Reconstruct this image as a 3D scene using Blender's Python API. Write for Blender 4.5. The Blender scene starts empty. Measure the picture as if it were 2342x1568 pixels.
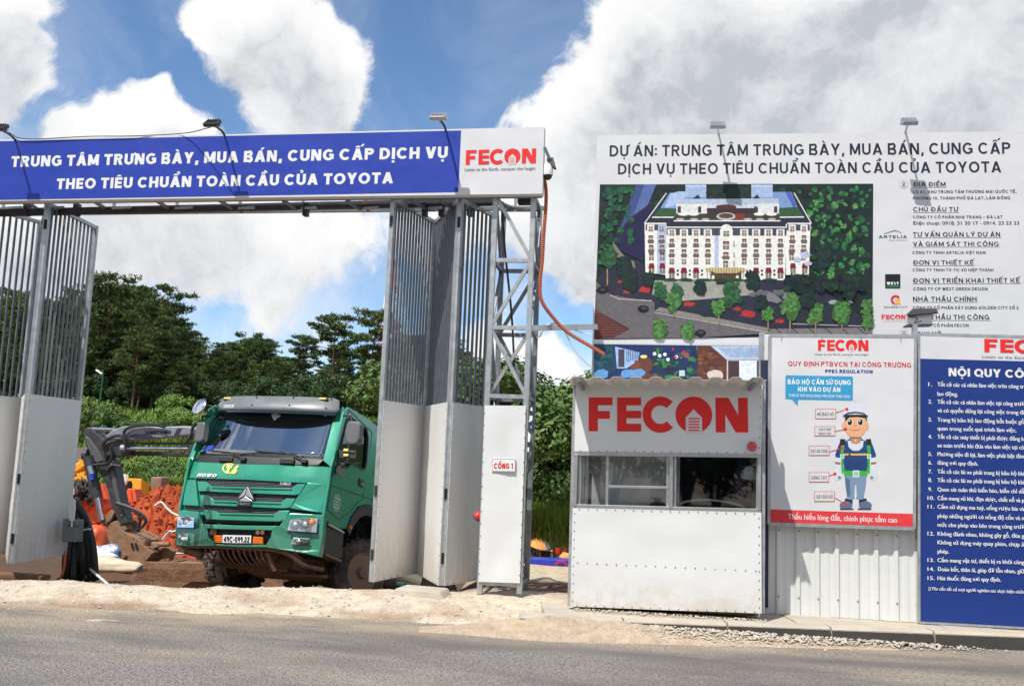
import bpy, bmesh, math, random, unicodedata
from mathutils import Vector, Matrix, noise as mnoise
random.seed(11)
R_ = math.radians
sc = bpy.context.scene
COL = sc.collection
# ------------------------------------------------------------------ camera
FPX, CXU, CYU = 2150.0, 1171.0, 784.0          # photograph measured in a 2342 x 1568 grid
EYE = Vector((0, 0, 1.6))
_th, _rho, _ph = math.atan(.1265), math.atan(.04), R_(-8.7)
_f0 = Vector((math.sin(_ph), math.cos(_ph), 0)); _r0 = Vector((math.cos(_ph), -math.sin(_ph), 0)); _z = Vector((0, 0, 1))
FWD = _f0*math.cos(_th)+_z*math.sin(_th); _up0 = -_f0*math.sin(_th)+_z*math.cos(_th)
RGT = _r0*math.cos(_rho)+_up0*math.sin(_rho); UPV = _up0*math.cos(_rho)-_r0*math.sin(_rho)
cam = bpy.data.objects.new('camera', bpy.data.cameras.new('camera')); COL.objects.link(cam)
cam.data.sensor_fit = 'HORIZONTAL'; cam.data.sensor_width = 36; cam.data.lens = 36*FPX/2342
cam.data.clip_start = .1; cam.data.clip_end = 5000
cam.matrix_world = Matrix(((RGT.x, UPV.x, -FWD.x, EYE.x), (RGT.y, UPV.y, -FWD.y, EYE.y), (RGT.z, UPV.z, -FWD.z, EYE.z), (0, 0, 0, 1)))
sc.camera = cam
# survey helpers: sight line of a measured point, and where it meets a wall, a level or a distance
def ray(u, v): return FWD*FPX+RGT*(u-CXU)-UPV*(v-CYU)
def atY(u, v, Y): d = ray(u, v); return EYE+d*(Y/d.y)
def atZ(u, v, Z): d = ray(u, v); return EYE+d*((Z-1.6)/d.z)
def atD(u, v, D): d = ray(u, v); return EYE+d*(D/math.hypot(d.x, d.y))
def atP(u, v, p0, n): d = ray(u, v); return EYE+d*((p0-EYE).dot(n)/d.dot(n))
def zf(x0, y0, s): return lambda x, y: ((x0+x/s)/1.50897, (y0+y/s)/1.50897)
ZA = zf(0, 380, 2.24); ZB = zf(0, 1250, 1.8443); ZC = zf(560, 1320, 2.0628); ZD = zf(1000, 380, 2.24); ZE = zf(1240, 640, 2.1189)
ZF = zf(1240, 1340, 2.0632); ZG = zf(1940, 1260, 1.7824); ZH = zf(2600, 1120, 1.4518); ZI = zf(2030, 400, 1.5572); ZK = zf(2900, 600, 2.7035)
ZL = zf(2600, 1140, 2.24); ZM = zf(1780, 1780, 5.6); ZN = zf(230, 1530, 3.6465); ZO = zf(2030, 620, 2.272); ZP = zf(1840, 480, 1.9125); ZJ = zf(230, 950, 2.1099)
# ------------------------------------------------------------------ sun, sky and exposure
SUNDIR = Vector((-.29, -.52, 1)).normalized()          # towards the sun: high, in front-left of the boards
sun = bpy.data.objects.new('sun', bpy.data.lights.new('sun', 'SUN')); COL.objects.link(sun)
sun.data.energy = 4.6; sun.data.angle = R_(.5); sun.data.color = (1, .965, .9)
sun.rotation_euler = SUNDIR.to_track_quat('Z', 'Y').to_euler(); sun.location = (0, 0, 60)
sc.view_settings.view_transform = 'Standard'; sc.view_settings.look = 'None'; sc.view_settings.exposure = .2; sc.view_settings.gamma = 1

W = bpy.data.worlds.new('World'); sc.world = W; W.use_nodes = True
nt = W.node_tree; N = nt.nodes; L = nt.links; N.clear()
def node(t, tree=None, **k):
    n = (tree or nt).nodes.new(t)
    for a, b in k.items(): setattr(n, a, b)
    return n
def cloud_group():
    g = bpy.data.node_groups.new('cloud_field', 'ShaderNodeTree')
    g.interface.new_socket('Vector', in_out='INPUT', socket_type='NodeSocketVector')
    g.interface.new_socket('Density', in_out='OUTPUT', socket_type='NodeSocketFloat')
    gi = node('NodeGroupInput', g); go = node('NodeGroupOutput', g); l = g.links
    wn = node('ShaderNodeTexNoise', g); wn.inputs['Scale'].default_value = 5.5; wn.inputs['Detail'].default_value = 4; wn.inputs['Roughness'].default_value = .55
    l.new(gi.outputs[0], wn.inputs['Vector'])
    sub = node('ShaderNodeVectorMath', g, operation='SUBTRACT'); l.new(wn.outputs['Color'], sub.inputs[0]); sub.inputs[1].default_value = (.5, .5, .5)
    scl = node('ShaderNodeVectorMath', g, operation='SCALE'); l.new(sub.outputs[0], scl.inputs[0]); scl.inputs['Scale'].default_value = .17
    add = node('ShaderNodeVectorMath', g, operation='ADD'); l.new(gi.outputs[0], add.inputs[0]); l.new(scl.outputs[0], add.inputs[1])
    acc = None
    for (u, v, r, w) in BLOBS:
        c = ray(u, v).normalized() if isinstance(u, (int, float)) else Vector(u).normalized()
        d = node('ShaderNodeVectorMath', g, operation='DISTANCE'); l.new(add.outputs[0], d.inputs[0]); d.inputs[1].default_value = c
        m = node('ShaderNodeMapRange', g); m.interpolation_type = 'SMOOTHSTEP'; l.new(d.outputs['Value'], m.inputs[0])
        m.inputs[1].default_value = r/2150. if isinstance(u, (int, float)) else r; m.inputs[2].default_value = 0; m.inputs[3].default_value = 0; m.inputs[4].default_value = w
        if acc is None: acc = m.outputs[0]
        else:
            a = node('ShaderNodeMath', g, operation='ADD'); l.new(acc, a.inputs[0]); l.new(m.outputs[0], a.inputs[1]); acc = a.outputs[0]
    lim = node('ShaderNodeMath', g, operation='MINIMUM'); l.new(acc, lim.inputs[0]); lim.inputs[1].default_value = 1.25
    n2 = node('ShaderNodeTexNoise', g); n2.inputs['Scale'].default_value = 15; n2.inputs['Detail'].default_value = 9; n2.inputs['Roughness'].default_value = .7
    l.new(add.outputs[0], n2.inputs['Vector'])
    ma = node('ShaderNodeMath', g, operation='MULTIPLY_ADD'); l.new(n2.outputs[0], ma.inputs[0]); ma.inputs[1].default_value = 1.35; ma.inputs[2].default_value = -.7
    s2 = node('ShaderNodeMath', g, operation='ADD'); l.new(ma.outputs[0], s2.inputs[0]); l.new(lim.outputs[0], s2.inputs[1]); l.new(s2.outputs[0], go.inputs[0])
    return g
# clouds as they stood that day: direction (through the survey grid), angular size, weight; then the rest of the sky
BLOBS = [(-80, 40, 200, 1.2), (0, 190, 130, .8), (-120, 330, 220, 1.0), (285, 262, 85, .7), (250, 335, 140, .7), (400, 345, 110, .45),
         (560, 60, 170, 1.0), (700, 40, 190, 1.0), (640, 190, 170, .95), (500, 160, 120, .7), (770, 170, 130, .8), (760, 290, 120, .6), (620, 320, 130, .5),
         (1170, 270, 90, .6), (1330, 330, 210, 1.0), (1420, 120, 230, 1.1), (1600, 260, 280, 1.1), (1620, 20, 260, 1.1), (1900, 60, 320, 1.1), (1850, 300, 240, 1.0),
         (2150, 20, 300, 1.1), (2400, 60, 330, 1.2), (2080, 190, 200, .7),
         (300, 480, 260, 1.1), (520, 540, 230, .8), (330, 600, 180, .75), (720, 560, 200, .55), (620, 680, 130, .42), (820, 600, 120, .4), (100, 520, 200, .9), (0, 600, 160, .6),
         (960, 540, 170, .7), (1120, 480, 170, .9), (1290, 520, 200, 1.05), (1330, 640, 110, .5), (1080, 790, 120, 1.1), (1230, 830, 110, 1.1), (1330, 880, 90, .8), (60, 830, 300, .5),
         (2900, 500, 500, 1.0), (2700, 100, 500, .9), (-600, 300, 420, .8), (300, -450, 330, .7), (1500, -500, 520, 1.1), (1200, -1300, 600, .6),
         ((.2, -.6, .75), .5, 0, 1), ((-.8, -.3, .5), .6, 0, 1), ((.9, -.4, .35), .55, 0, 1), ((0, -1, .25), .5, 0, .9), ((-.6, -.8, .3), .45, 0, .9), ((.6, -.8, .3), .3, 0, .8), ((.3, -.1, 1), .4, 0, .5), ((-.9, .4, .3), .4, 0, .8), ((.9, .5, .3), .4, 0, .8)]
BLOBS = [(b[0], 0, b[1], b[3]) if isinstance(b[0], tuple) else b for b in BLOBS]
CG = cloud_group()
tc = node('ShaderNodeTexCoord')
sky = node('ShaderNodeTexSky', sky_type='NISHITA', sun_disc=False)
sky.sun_elevation = math.asin(SUNDIR.z); sky.sun_rotation = math.atan2(SUNDIR.x, SUNDIR.y)
sky.altitude = 1500; sky.dust_density = .6; sky.ozone_density = 2.2; sky.air_density = 1.0
g1 = node('ShaderNodeGroup', node_tree=CG); g2 = node('ShaderNodeGroup', node_tree=CG)
L.new(tc.outputs['Generated'], g1.inputs[0])
off = node('ShaderNodeVectorMath', operation='ADD'); L.new(tc.outputs['Generated'], off.inputs[0]); off.inputs[1].default_value = SUNDIR*.035+Vector((0, 0, .012)); L.new(off.outputs[0], g2.inputs[0])
al = node('ShaderNodeMapRange', interpolation_type='SMOOTHSTEP'); L.new(g1.outputs[0], al.inputs[0]); al.inputs[1].default_value = .25; al.inputs[2].default_value = .6
sh = node('ShaderNodeMapRange', interpolation_type='SMOOTHSTEP'); L.new(g2.outputs[0], sh.inputs[0]); sh.inputs[1].default_value = .25; sh.inputs[2].default_value = 1.6
big = node('ShaderNodeTexNoise'); big.inputs['Scale'].default_value = 6.5; big.inputs['Detail'].default_value = 8; big.inputs['Roughness'].default_value = .6; big.inputs['Distortion'].default_value = .4; L.new(tc.outputs['Generated'], big.inputs['Vector'])
bm_ = node('ShaderNodeMapRange'); L.new(big.outputs[0], bm_.inputs[0]); bm_.inputs[1].default_value = .36; bm_.inputs[2].default_value = .62; bm_.inputs[3].default_value = .45; bm_.inputs[4].default_value = 1.3
mu = node('ShaderNodeMath', operation='MULTIPLY', use_clamp=True); L.new(sh.outputs[0], mu.inputs[0]); L.new(bm_.outputs[0], mu.inputs[1])
cr = node('ShaderNodeMix', data_type='RGBA'); fn = node('ShaderNodeTexNoise'); fn.inputs['Scale'].default_value = 24; fn.inputs['Detail'].default_value = 8; fn.inputs['Roughness'].default_value = .62; fn.inputs['Distortion'].default_value = .5; L.new(tc.outputs['Generated'], fn.inputs['Vector'])
fm = node('ShaderNodeMapRange'); L.new(fn.outputs[0], fm.inputs[0]); fm.inputs[1].default_value = .3; fm.inputs[2].default_value = .7; fm.inputs[3].default_value = .72; fm.inputs[4].default_value = 1.35
m2_ = node('ShaderNodeMath', operation='MULTIPLY'); L.new(mu.outputs[0], m2_.inputs[0]); L.new(fm.outputs[0], m2_.inputs[1]); L.new(m2_.outputs[0], cr.inputs['Factor'])
cr.inputs['A'].default_value = (8.3, 8.3, 8.3, 1); cr.inputs['B'].default_value = (4.5, 4.7, 5.15, 1)
tint = node('ShaderNodeMix', data_type='RGBA', blend_type='MULTIPLY'); tint.inputs['Factor'].default_value = 1; L.new(sky.outputs[0], tint.inputs['A']); tint.inputs['B'].default_value = (1.12, 1.3, 1.38, 1)
mx = node('ShaderNodeMix', data_type='RGBA'); L.new(al.outputs[0], mx.inputs['Factor']); L.new(tint.outputs['Result'], mx.inputs['A']); L.new(cr.outputs['Result'], mx.inputs['B'])
vn = node('ShaderNodeTexNoise'); vn.inputs['Scale'].default_value = 5.5; vn.inputs['Detail'].default_value = 8; vn.inputs['Roughness'].default_value = .6; vn.inputs['Distortion'].default_value = .6; L.new(tc.outputs['Generated'], vn.inputs['Vector'])
vm = node('ShaderNodeMapRange', interpolation_type='SMOOTHSTEP'); L.new(vn.outputs[0], vm.inputs[0]); vm.inputs[1].default_value = .36; vm.inputs[2].default_value = .66
sz_ = node('ShaderNodeSeparateXYZ'); L.new(tc.outputs['Generated'], sz_.inputs[0])
ve = node('ShaderNodeMapRange', interpolation_type='SMOOTHSTEP'); L.new(sz_.outputs['Z'], ve.inputs[0]); ve.inputs[1].default_value = .03; ve.inputs[2].default_value = .42; ve.inputs[3].default_value = .8; ve.inputs[4].default_value = .16
vv_ = node('ShaderNodeMath', operation='MULTIPLY'); L.new(vm.outputs[0], vv_.inputs[0]); L.new(ve.outputs[0], vv_.inputs[1])
veil = node('ShaderNodeMix', data_type='RGBA'); L.new(vv_.outputs[0], veil.inputs['Factor']); L.new(tint.outputs['Result'], veil.inputs['A']); veil.inputs['B'].default_value = (7.4, 7.7, 8.1, 1); L.new(veil.outputs['Result'], mx.inputs['A'])
bg = node('ShaderNodeBackground'); bg.inputs['Strength'].default_value = .105; L.new(mx.outputs['Result'], bg.inputs['Color'])
wo = node('ShaderNodeOutputWorld'); L.new(bg.outputs[0], wo.inputs['Surface'])
sc.cycles.max_bounces = 8; sc.cycles.diffuse_bounces = 3; sc.cycles.glossy_bounces = 3; sc.cycles.transmission_bounces = 6; sc.cycles.transparent_max_bounces = 12
# ------------------------------------------------------------------ materials
def S(r, g, b):
    f = lambda c: (c/255/12.92 if c <= 10 else ((c/255+.055)/1.055)**2.4)
    return (f(r), f(g), f(b))
def mat(name, col, rough=.6, metal=0., var=.12, scale=5., bump=0., bscale=40., dirt=None, spec=.5, coat=0., trans=0., stretch=None, soft=0., low=None):
    m = bpy.data.materials.new(name); m.use_nodes = True
    t = m.node_tree; n = t.nodes; l = t.links; b = n['Principled BSDF']
    b.inputs['Roughness'].default_value = rough; b.inputs['Metallic'].default_value = metal; b.inputs['Specular IOR Level'].default_value = spec
    if coat: b.inputs['Coat Weight'].default_value = coat; b.inputs['Coat Roughness'].default_value = .08
    if trans: b.inputs['Transmission Weight'].default_value = trans
    co = n.new('ShaderNodeTexCoord'); vec = co.outputs['Object']
    if stretch:
        mp = n.new('ShaderNodeMapping'); mp.inputs['Scale'].default_value = stretch; l.new(vec, mp.inputs['Vector']); vec = mp.outputs[0]
    no = n.new('ShaderNodeTexNoise'); no.inputs['Scale'].default_value = scale; no.inputs['Detail'].default_value = 5; no.inputs['Roughness'].default_value = .6; l.new(vec, no.inputs['Vector'])
    mr = n.new('ShaderNodeMapRange'); l.new(no.outputs[0], mr.inputs[0]); mr.inputs[1].default_value = .25; mr.inputs[2].default_value = .75; mr.inputs[3].default_value = 1-var; mr.inputs[4].default_value = 1+var
    mi = n.new('ShaderNodeMix'); mi.data_type = 'RGBA'; mi.blend_type = 'MULTIPLY'; mi.inputs['Factor'].default_value = 1; mi.inputs['A'].default_value = (*col, 1); l.new(mr.outputs[0], mi.inputs['B'])
    out = mi.outputs['Result']
    if dirt:
        dc, ds, lo, hi = dirt
        n2 = n.new('ShaderNodeTexNoise'); n2.inputs['Scale'].default_value = ds; n2.inputs['Detail'].default_value = 7; n2.inputs['Roughness'].default_value = .65; l.new(vec, n2.inputs['Vector'])
        m2 = n.new('ShaderNodeMapRange'); l.new(n2.outputs[0], m2.inputs[0]); m2.inputs[1].default_value = lo; m2.inputs[2].default_value = hi
        mi2 = n.new('ShaderNodeMix'); mi2.data_type = 'RGBA'; l.new(m2.outputs[0], mi2.inputs['Factor']); l.new(out, mi2.inputs['A']); mi2.inputs['B'].default_value = (*dc, 1); out = mi2.outputs['Result']
    if low:                                  # mud splashed up from the ground
        lc, z0, z1, k = low; sx = n.new('ShaderNodeSeparateXYZ'); l.new(co.outputs['Object'], sx.inputs[0]); mz = n.new('ShaderNodeMapRange'); l.new(sx.outputs['Z'], mz.inputs[0])
        for i_, q_ in enumerate((z0, z1, 1, 0)): mz.inputs[1+i_].default_value = q_
        n3 = n.new('ShaderNodeTexNoise'); n3.inputs['Scale'].default_value = 9; n3.inputs['Detail'].default_value = 8; n3.inputs['Roughness'].default_value = .7; l.new(vec, n3.inputs['Vector'])
        m3 = n.new('ShaderNodeMapRange'); l.new(n3.outputs[0], m3.inputs[0]); m3.inputs[1].default_value = .35; m3.inputs[2].default_value = .65; m3.inputs[4].default_value = k
        mm = n.new('ShaderNodeMath'); mm.operation = 'MULTIPLY'; l.new(mz.outputs[0], mm.inputs[0]); l.new(m3.outputs[0], mm.inputs[1])
        mi3 = n.new('ShaderNodeMix'); mi3.data_type = 'RGBA'; l.new(mm.outputs[0], mi3.inputs['Factor']); l.new(out, mi3.inputs['A']); mi3.inputs['B'].default_value = (*lc, 1); out = mi3.outputs['Result']
    l.new(out, b.inputs['Base Color'])
    rr = n.new('ShaderNodeMapRange'); l.new(no.outputs[0], rr.inputs[0]); rr.inputs[3].default_value = max(0, rough-.1); rr.inputs[4].default_value = min(1, rough+.1); l.new(rr.outputs[0], b.inputs['Roughness'])
    if bump or soft:
        nb = n.new('ShaderNodeTexNoise'); nb.inputs['Scale'].default_value = bscale; nb.inputs['Detail'].default_value = 4 if bump else 1; l.new(vec, nb.inputs['Vector'])
        bp = n.new('ShaderNodeBump'); bp.inputs['Strength'].default_value = 1; bp.inputs['Distance'].default_value = bump or soft; l.new(nb.outputs[0], bp.inputs['Height']); l.new(bp.outputs[0], b.inputs['Normal'])
    return m
RUST = (.16, .07, .035); MUD = (.33, .2, .12)
M = {}
M['galv_backlit'] = mat('galv_backlit', (.17, .185, .2), .45, .5, var=.25, scale=9, dirt=(RUST, 6, .64, .8))  # steel colour darkened, as the gate bars stand against the light
M['white_sheet'] = mat('white_sheet', (.69, .7, .7), .42, var=.03, scale=2, soft=.02, bscale=1.6, low=((.5, .4, .27), .0, .4, .7), dirt=((.5, .42, .32), 3.5, .66, .9))
M['leaf_sheet'] = mat('leaf_sheet', (.74, .73, .7), .36, var=.04, scale=2, soft=.012, bscale=1.3, stretch=(1.5, 1.5, .35), low=((.5, .36, .23), 0., .7, .5), dirt=((.5, .4, .28), 3.0, .62, .95))
M['canvas'] = mat('canvas', (.63, .63, .645), .6, var=.03, scale=2, soft=.012, bscale=2.5)
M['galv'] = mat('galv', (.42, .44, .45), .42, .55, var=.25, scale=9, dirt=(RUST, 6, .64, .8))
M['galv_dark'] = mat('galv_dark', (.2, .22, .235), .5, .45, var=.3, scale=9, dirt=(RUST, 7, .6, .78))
M['steel_dark'] = mat('steel_dark', (.05, .045, .05), .5, .3, var=.3, dirt=(RUST, 6, .6, .8))
M['black'] = mat('black', (.018, .018, .02), .5, var=.2)
M['rubber'] = mat('rubber', (.035, .03, .028), .85, var=.3, dirt=((.2, .13, .085), 5, .42, .75), bump=.004, bscale=60)
M['rim'] = mat('rim', (.22, .14, .095), .7, var=.3, dirt=((.26, .16, .1), 6, .4, .7))
M['grey_plastic'] = mat('grey_plastic', (.1, .105, .11), .5, var=.12)
M['grey_visor'] = mat('grey_visor', (.17, .18, .185), .42, .2, var=.1, dirt=((.3, .27, .22), 4, .6, .95))
M['green'] = mat('green', (.025, .29, .185), .28, .15, var=.12, scale=2, coat=.6, low=((.2, .14, .085), .35, 1.15, .6), dirt=((.16, .19, .13), 5, .6, .95))
M['green_in'] = mat('green_in', (.008, .10, .058), .45, var=.12)
M['red'] = mat('red', (.62, .03, .025), .35, var=.08)
M['orange_lamp'] = mat('orange_lamp', (.85, .22, .02), .2, var=.1, coat=.5)
M['chrome'] = mat('chrome', (.75, .76, .78), .15, 1, var=.05)
M['alu'] = mat('alu', (.5, .51, .52), .38, .8, var=.1)
M['white_paint'] = mat('white_paint', (.78, .78, .77), .4, var=.05)
M['mudsteel'] = mat('mudsteel', (.25, .13, .072), .75, .1, var=.3, scale=7, dirt=((.33, .2, .12), 5, .45, .7), bump=.01, bscale=25)
M['exc_silver'] = mat('exc_silver', (.27, .285, .32), .42, .3, var=.2, dirt=((.12, .1, .09), 3, .6, .8))
M['exc_mid'] = mat('exc_mid', (.12, .12, .128), .45, .25, var=.25, dirt=((.2, .13, .09), 4, .55, .8))
M['exc_dark'] = mat('exc_dark', (.05, .05, .055), .5, .2, var=.3, dirt=((.2, .15, .11), 4, .55, .8))
M['orange'] = mat('orange', (.72, .11, .03), .5, var=.2, dirt=((.25, .08, .04), 4, .55, .8))
M['orange_hose'] = mat('orange_hose', (.4, .085, .03), .45, var=.12)
M['yellow'] = mat('yellow', (.8, .36, .02), .45, var=.15, dirt=((.3, .15, .05), 4, .6, .85))
M['brown'] = mat('brown', (.16, .08, .04), .8, var=.3)
M['blue'] = mat('blue', (.025, .06, .42), .4, var=.15)
M['wire_white'] = mat('wire_white', (.7, .7, .68), .5, var=.05)
M['sack'] = mat('sack', (.16, .22, .42), .6, var=.4, scale=6, dirt=((.6, .6, .6), 5, .5, .56))
M['darkblue'] = mat('darkblue', (.02, .025, .07), .8, var=.2)
M['skin'] = mat('skin', (.42, .25, .17), .55, var=.08)
M['hair'] = mat('hair', (.012, .01, .009), .45, var=.2)
M['seat'] = mat('seat', (.12, .11, .07), .8, var=.15)
M['corr'] = mat('corr', (.66, .67, .66), .4, var=.05, scale=3, dirt=((.45, .34, .22), 5, .68, .9))
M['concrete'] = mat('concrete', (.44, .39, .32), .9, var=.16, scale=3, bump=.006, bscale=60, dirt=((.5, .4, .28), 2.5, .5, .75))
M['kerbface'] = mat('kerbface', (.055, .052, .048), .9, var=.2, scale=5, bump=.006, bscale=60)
M['stone'] = mat('stone', (.44, .39, .32), .9, var=.3, scale=12)
M['bark'] = mat('bark', (.17, .095, .06), .9, var=.4, scale=4, stretch=(3, 3, 1))
M['needles'] = mat('needles', (.06, .1, .026), .6, var=.7, scale=.45, spec=.3)
M['needles_b'] = mat('needles_b', (.085, .125, .03), .6, var=.7, scale=.5, spec=.3)
M['dark_leaves'] = mat('dark_leaves', (.036, .07, .018), .55, var=.5, scale=.7, spec=.3)  # leaf colour darkened for shade under the pines and for dark reflections
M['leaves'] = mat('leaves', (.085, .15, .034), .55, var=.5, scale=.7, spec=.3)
M['reed'] = mat('reed', (.16, .26, .05), .55, var=.4, scale=.5, spec=.3)
M['tower_red'] = mat('tower_red', (.6, .06, .06), .6, var=.05)
M['tarp_white'] = mat('tarp_white', (.62, .5, .36), .9, var=.25)
def glass(name, tint, refl=.04, rough=.02, top=1.):
    m = bpy.data.materials.new(name); m.use_nodes = True; t = m.node_tree; n = t.nodes; l = t.links; n.clear()
    tr = n.new('ShaderNodeBsdfTransparent'); tr.inputs[0].default_value = (*tint, 1); gl = n.new('ShaderNodeBsdfGlossy'); gl.inputs['Roughness'].default_value = rough; gl.inputs[0].default_value = (.9, .95, 1, 1)
    lw = n.new('ShaderNodeLayerWeight'); lw.inputs[0].default_value = .35
    no = n.new('ShaderNodeTexNoise'); no.inputs['Scale'].default_value = 3
    mr = n.new('ShaderNodeMapRange'); l.new(lw.outputs['Fresnel'], mr.inputs[0]); mr.inputs[3].default_value = refl; mr.inputs[4].default_value = top
    mx = n.new('ShaderNodeMixShader'); l.new(mr.outputs[0], mx.inputs[0]); l.new(tr.outputs[0], mx.inputs[1]); l.new(gl.outputs[0], mx.inputs[2])
    o = n.new('ShaderNodeOutputMaterial'); l.new(mx.outputs[0], o.inputs[0]); return m
M['windshield'] = glass('windshield', (.2, .26, .26), .38)
M['window_glass'] = glass('window_glass', (.78, .82, .82), .04)
M['side_glass'] = glass('side_glass', (.05, .06, .06), .03, .02, .16)
M['lens'] = glass('lens', (.85, .87, .9), .12)
m = bpy.data.materials.new('print_ink'); m.use_nodes = True; _n = m.node_tree.nodes; _l = m.node_tree.links
_a = _n.new('ShaderNodeVertexColor'); _a.layer_name = 'Col'; _b = _n['Principled BSDF']; _b.inputs['Roughness'].default_value = .5; _b.inputs['Specular IOR Level'].default_value = .4
_no = _n.new('ShaderNodeTexNoise'); _no.inputs['Scale'].default_value = 3; _mr = _n.new('ShaderNodeMapRange'); _l.new(_no.outputs[0], _mr.inputs[0]); _mr.inputs[3].default_value = .92; _mr.inputs[4].default_value = 1.05
_tc = _n.new('ShaderNodeTexCoord'); _l.new(_tc.outputs['Object'], _no.inputs['Vector'])
_mi = _n.new('ShaderNodeMix'); _mi.data_type = 'RGBA'; _mi.blend_type = 'MULTIPLY'; _mi.inputs['Factor'].default_value = 1; _l.new(_a.outputs[0], _mi.inputs['A']); _l.new(_mr.outputs[0], _mi.inputs['B']); _l.new(_mi.outputs['Result'], _b.inputs['Base Color'])
_nb = _n.new('ShaderNodeTexNoise'); _nb.inputs['Scale'].default_value = 2.2; _l.new(_tc.outputs['Object'], _nb.inputs['Vector']); _bp = _n.new('ShaderNodeBump'); _bp.inputs['Distance'].default_value = .016; _l.new(_nb.outputs[0], _bp.inputs['Height']); _l.new(_bp.outputs[0], _b.inputs['Normal'])
M['print'] = m
m = m.copy(); m.name = 'print_picture'; M['print_picture'] = m; _n = m.node_tree.nodes; _no = [q for q in _n if q.type == 'TEX_NOISE'][0]; _no.inputs['Scale'].default_value = 26; _no.inputs['Detail'].default_value = 6; _no.inputs['Roughness'].default_value = .75
_mr = [q for q in _n if q.type == 'MAP_RANGE'][0]; _mr.inputs[1].default_value = .3; _mr.inputs[2].default_value = .7; _mr.inputs[3].default_value = .74; _mr.inputs[4].default_value = 1.22
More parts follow.
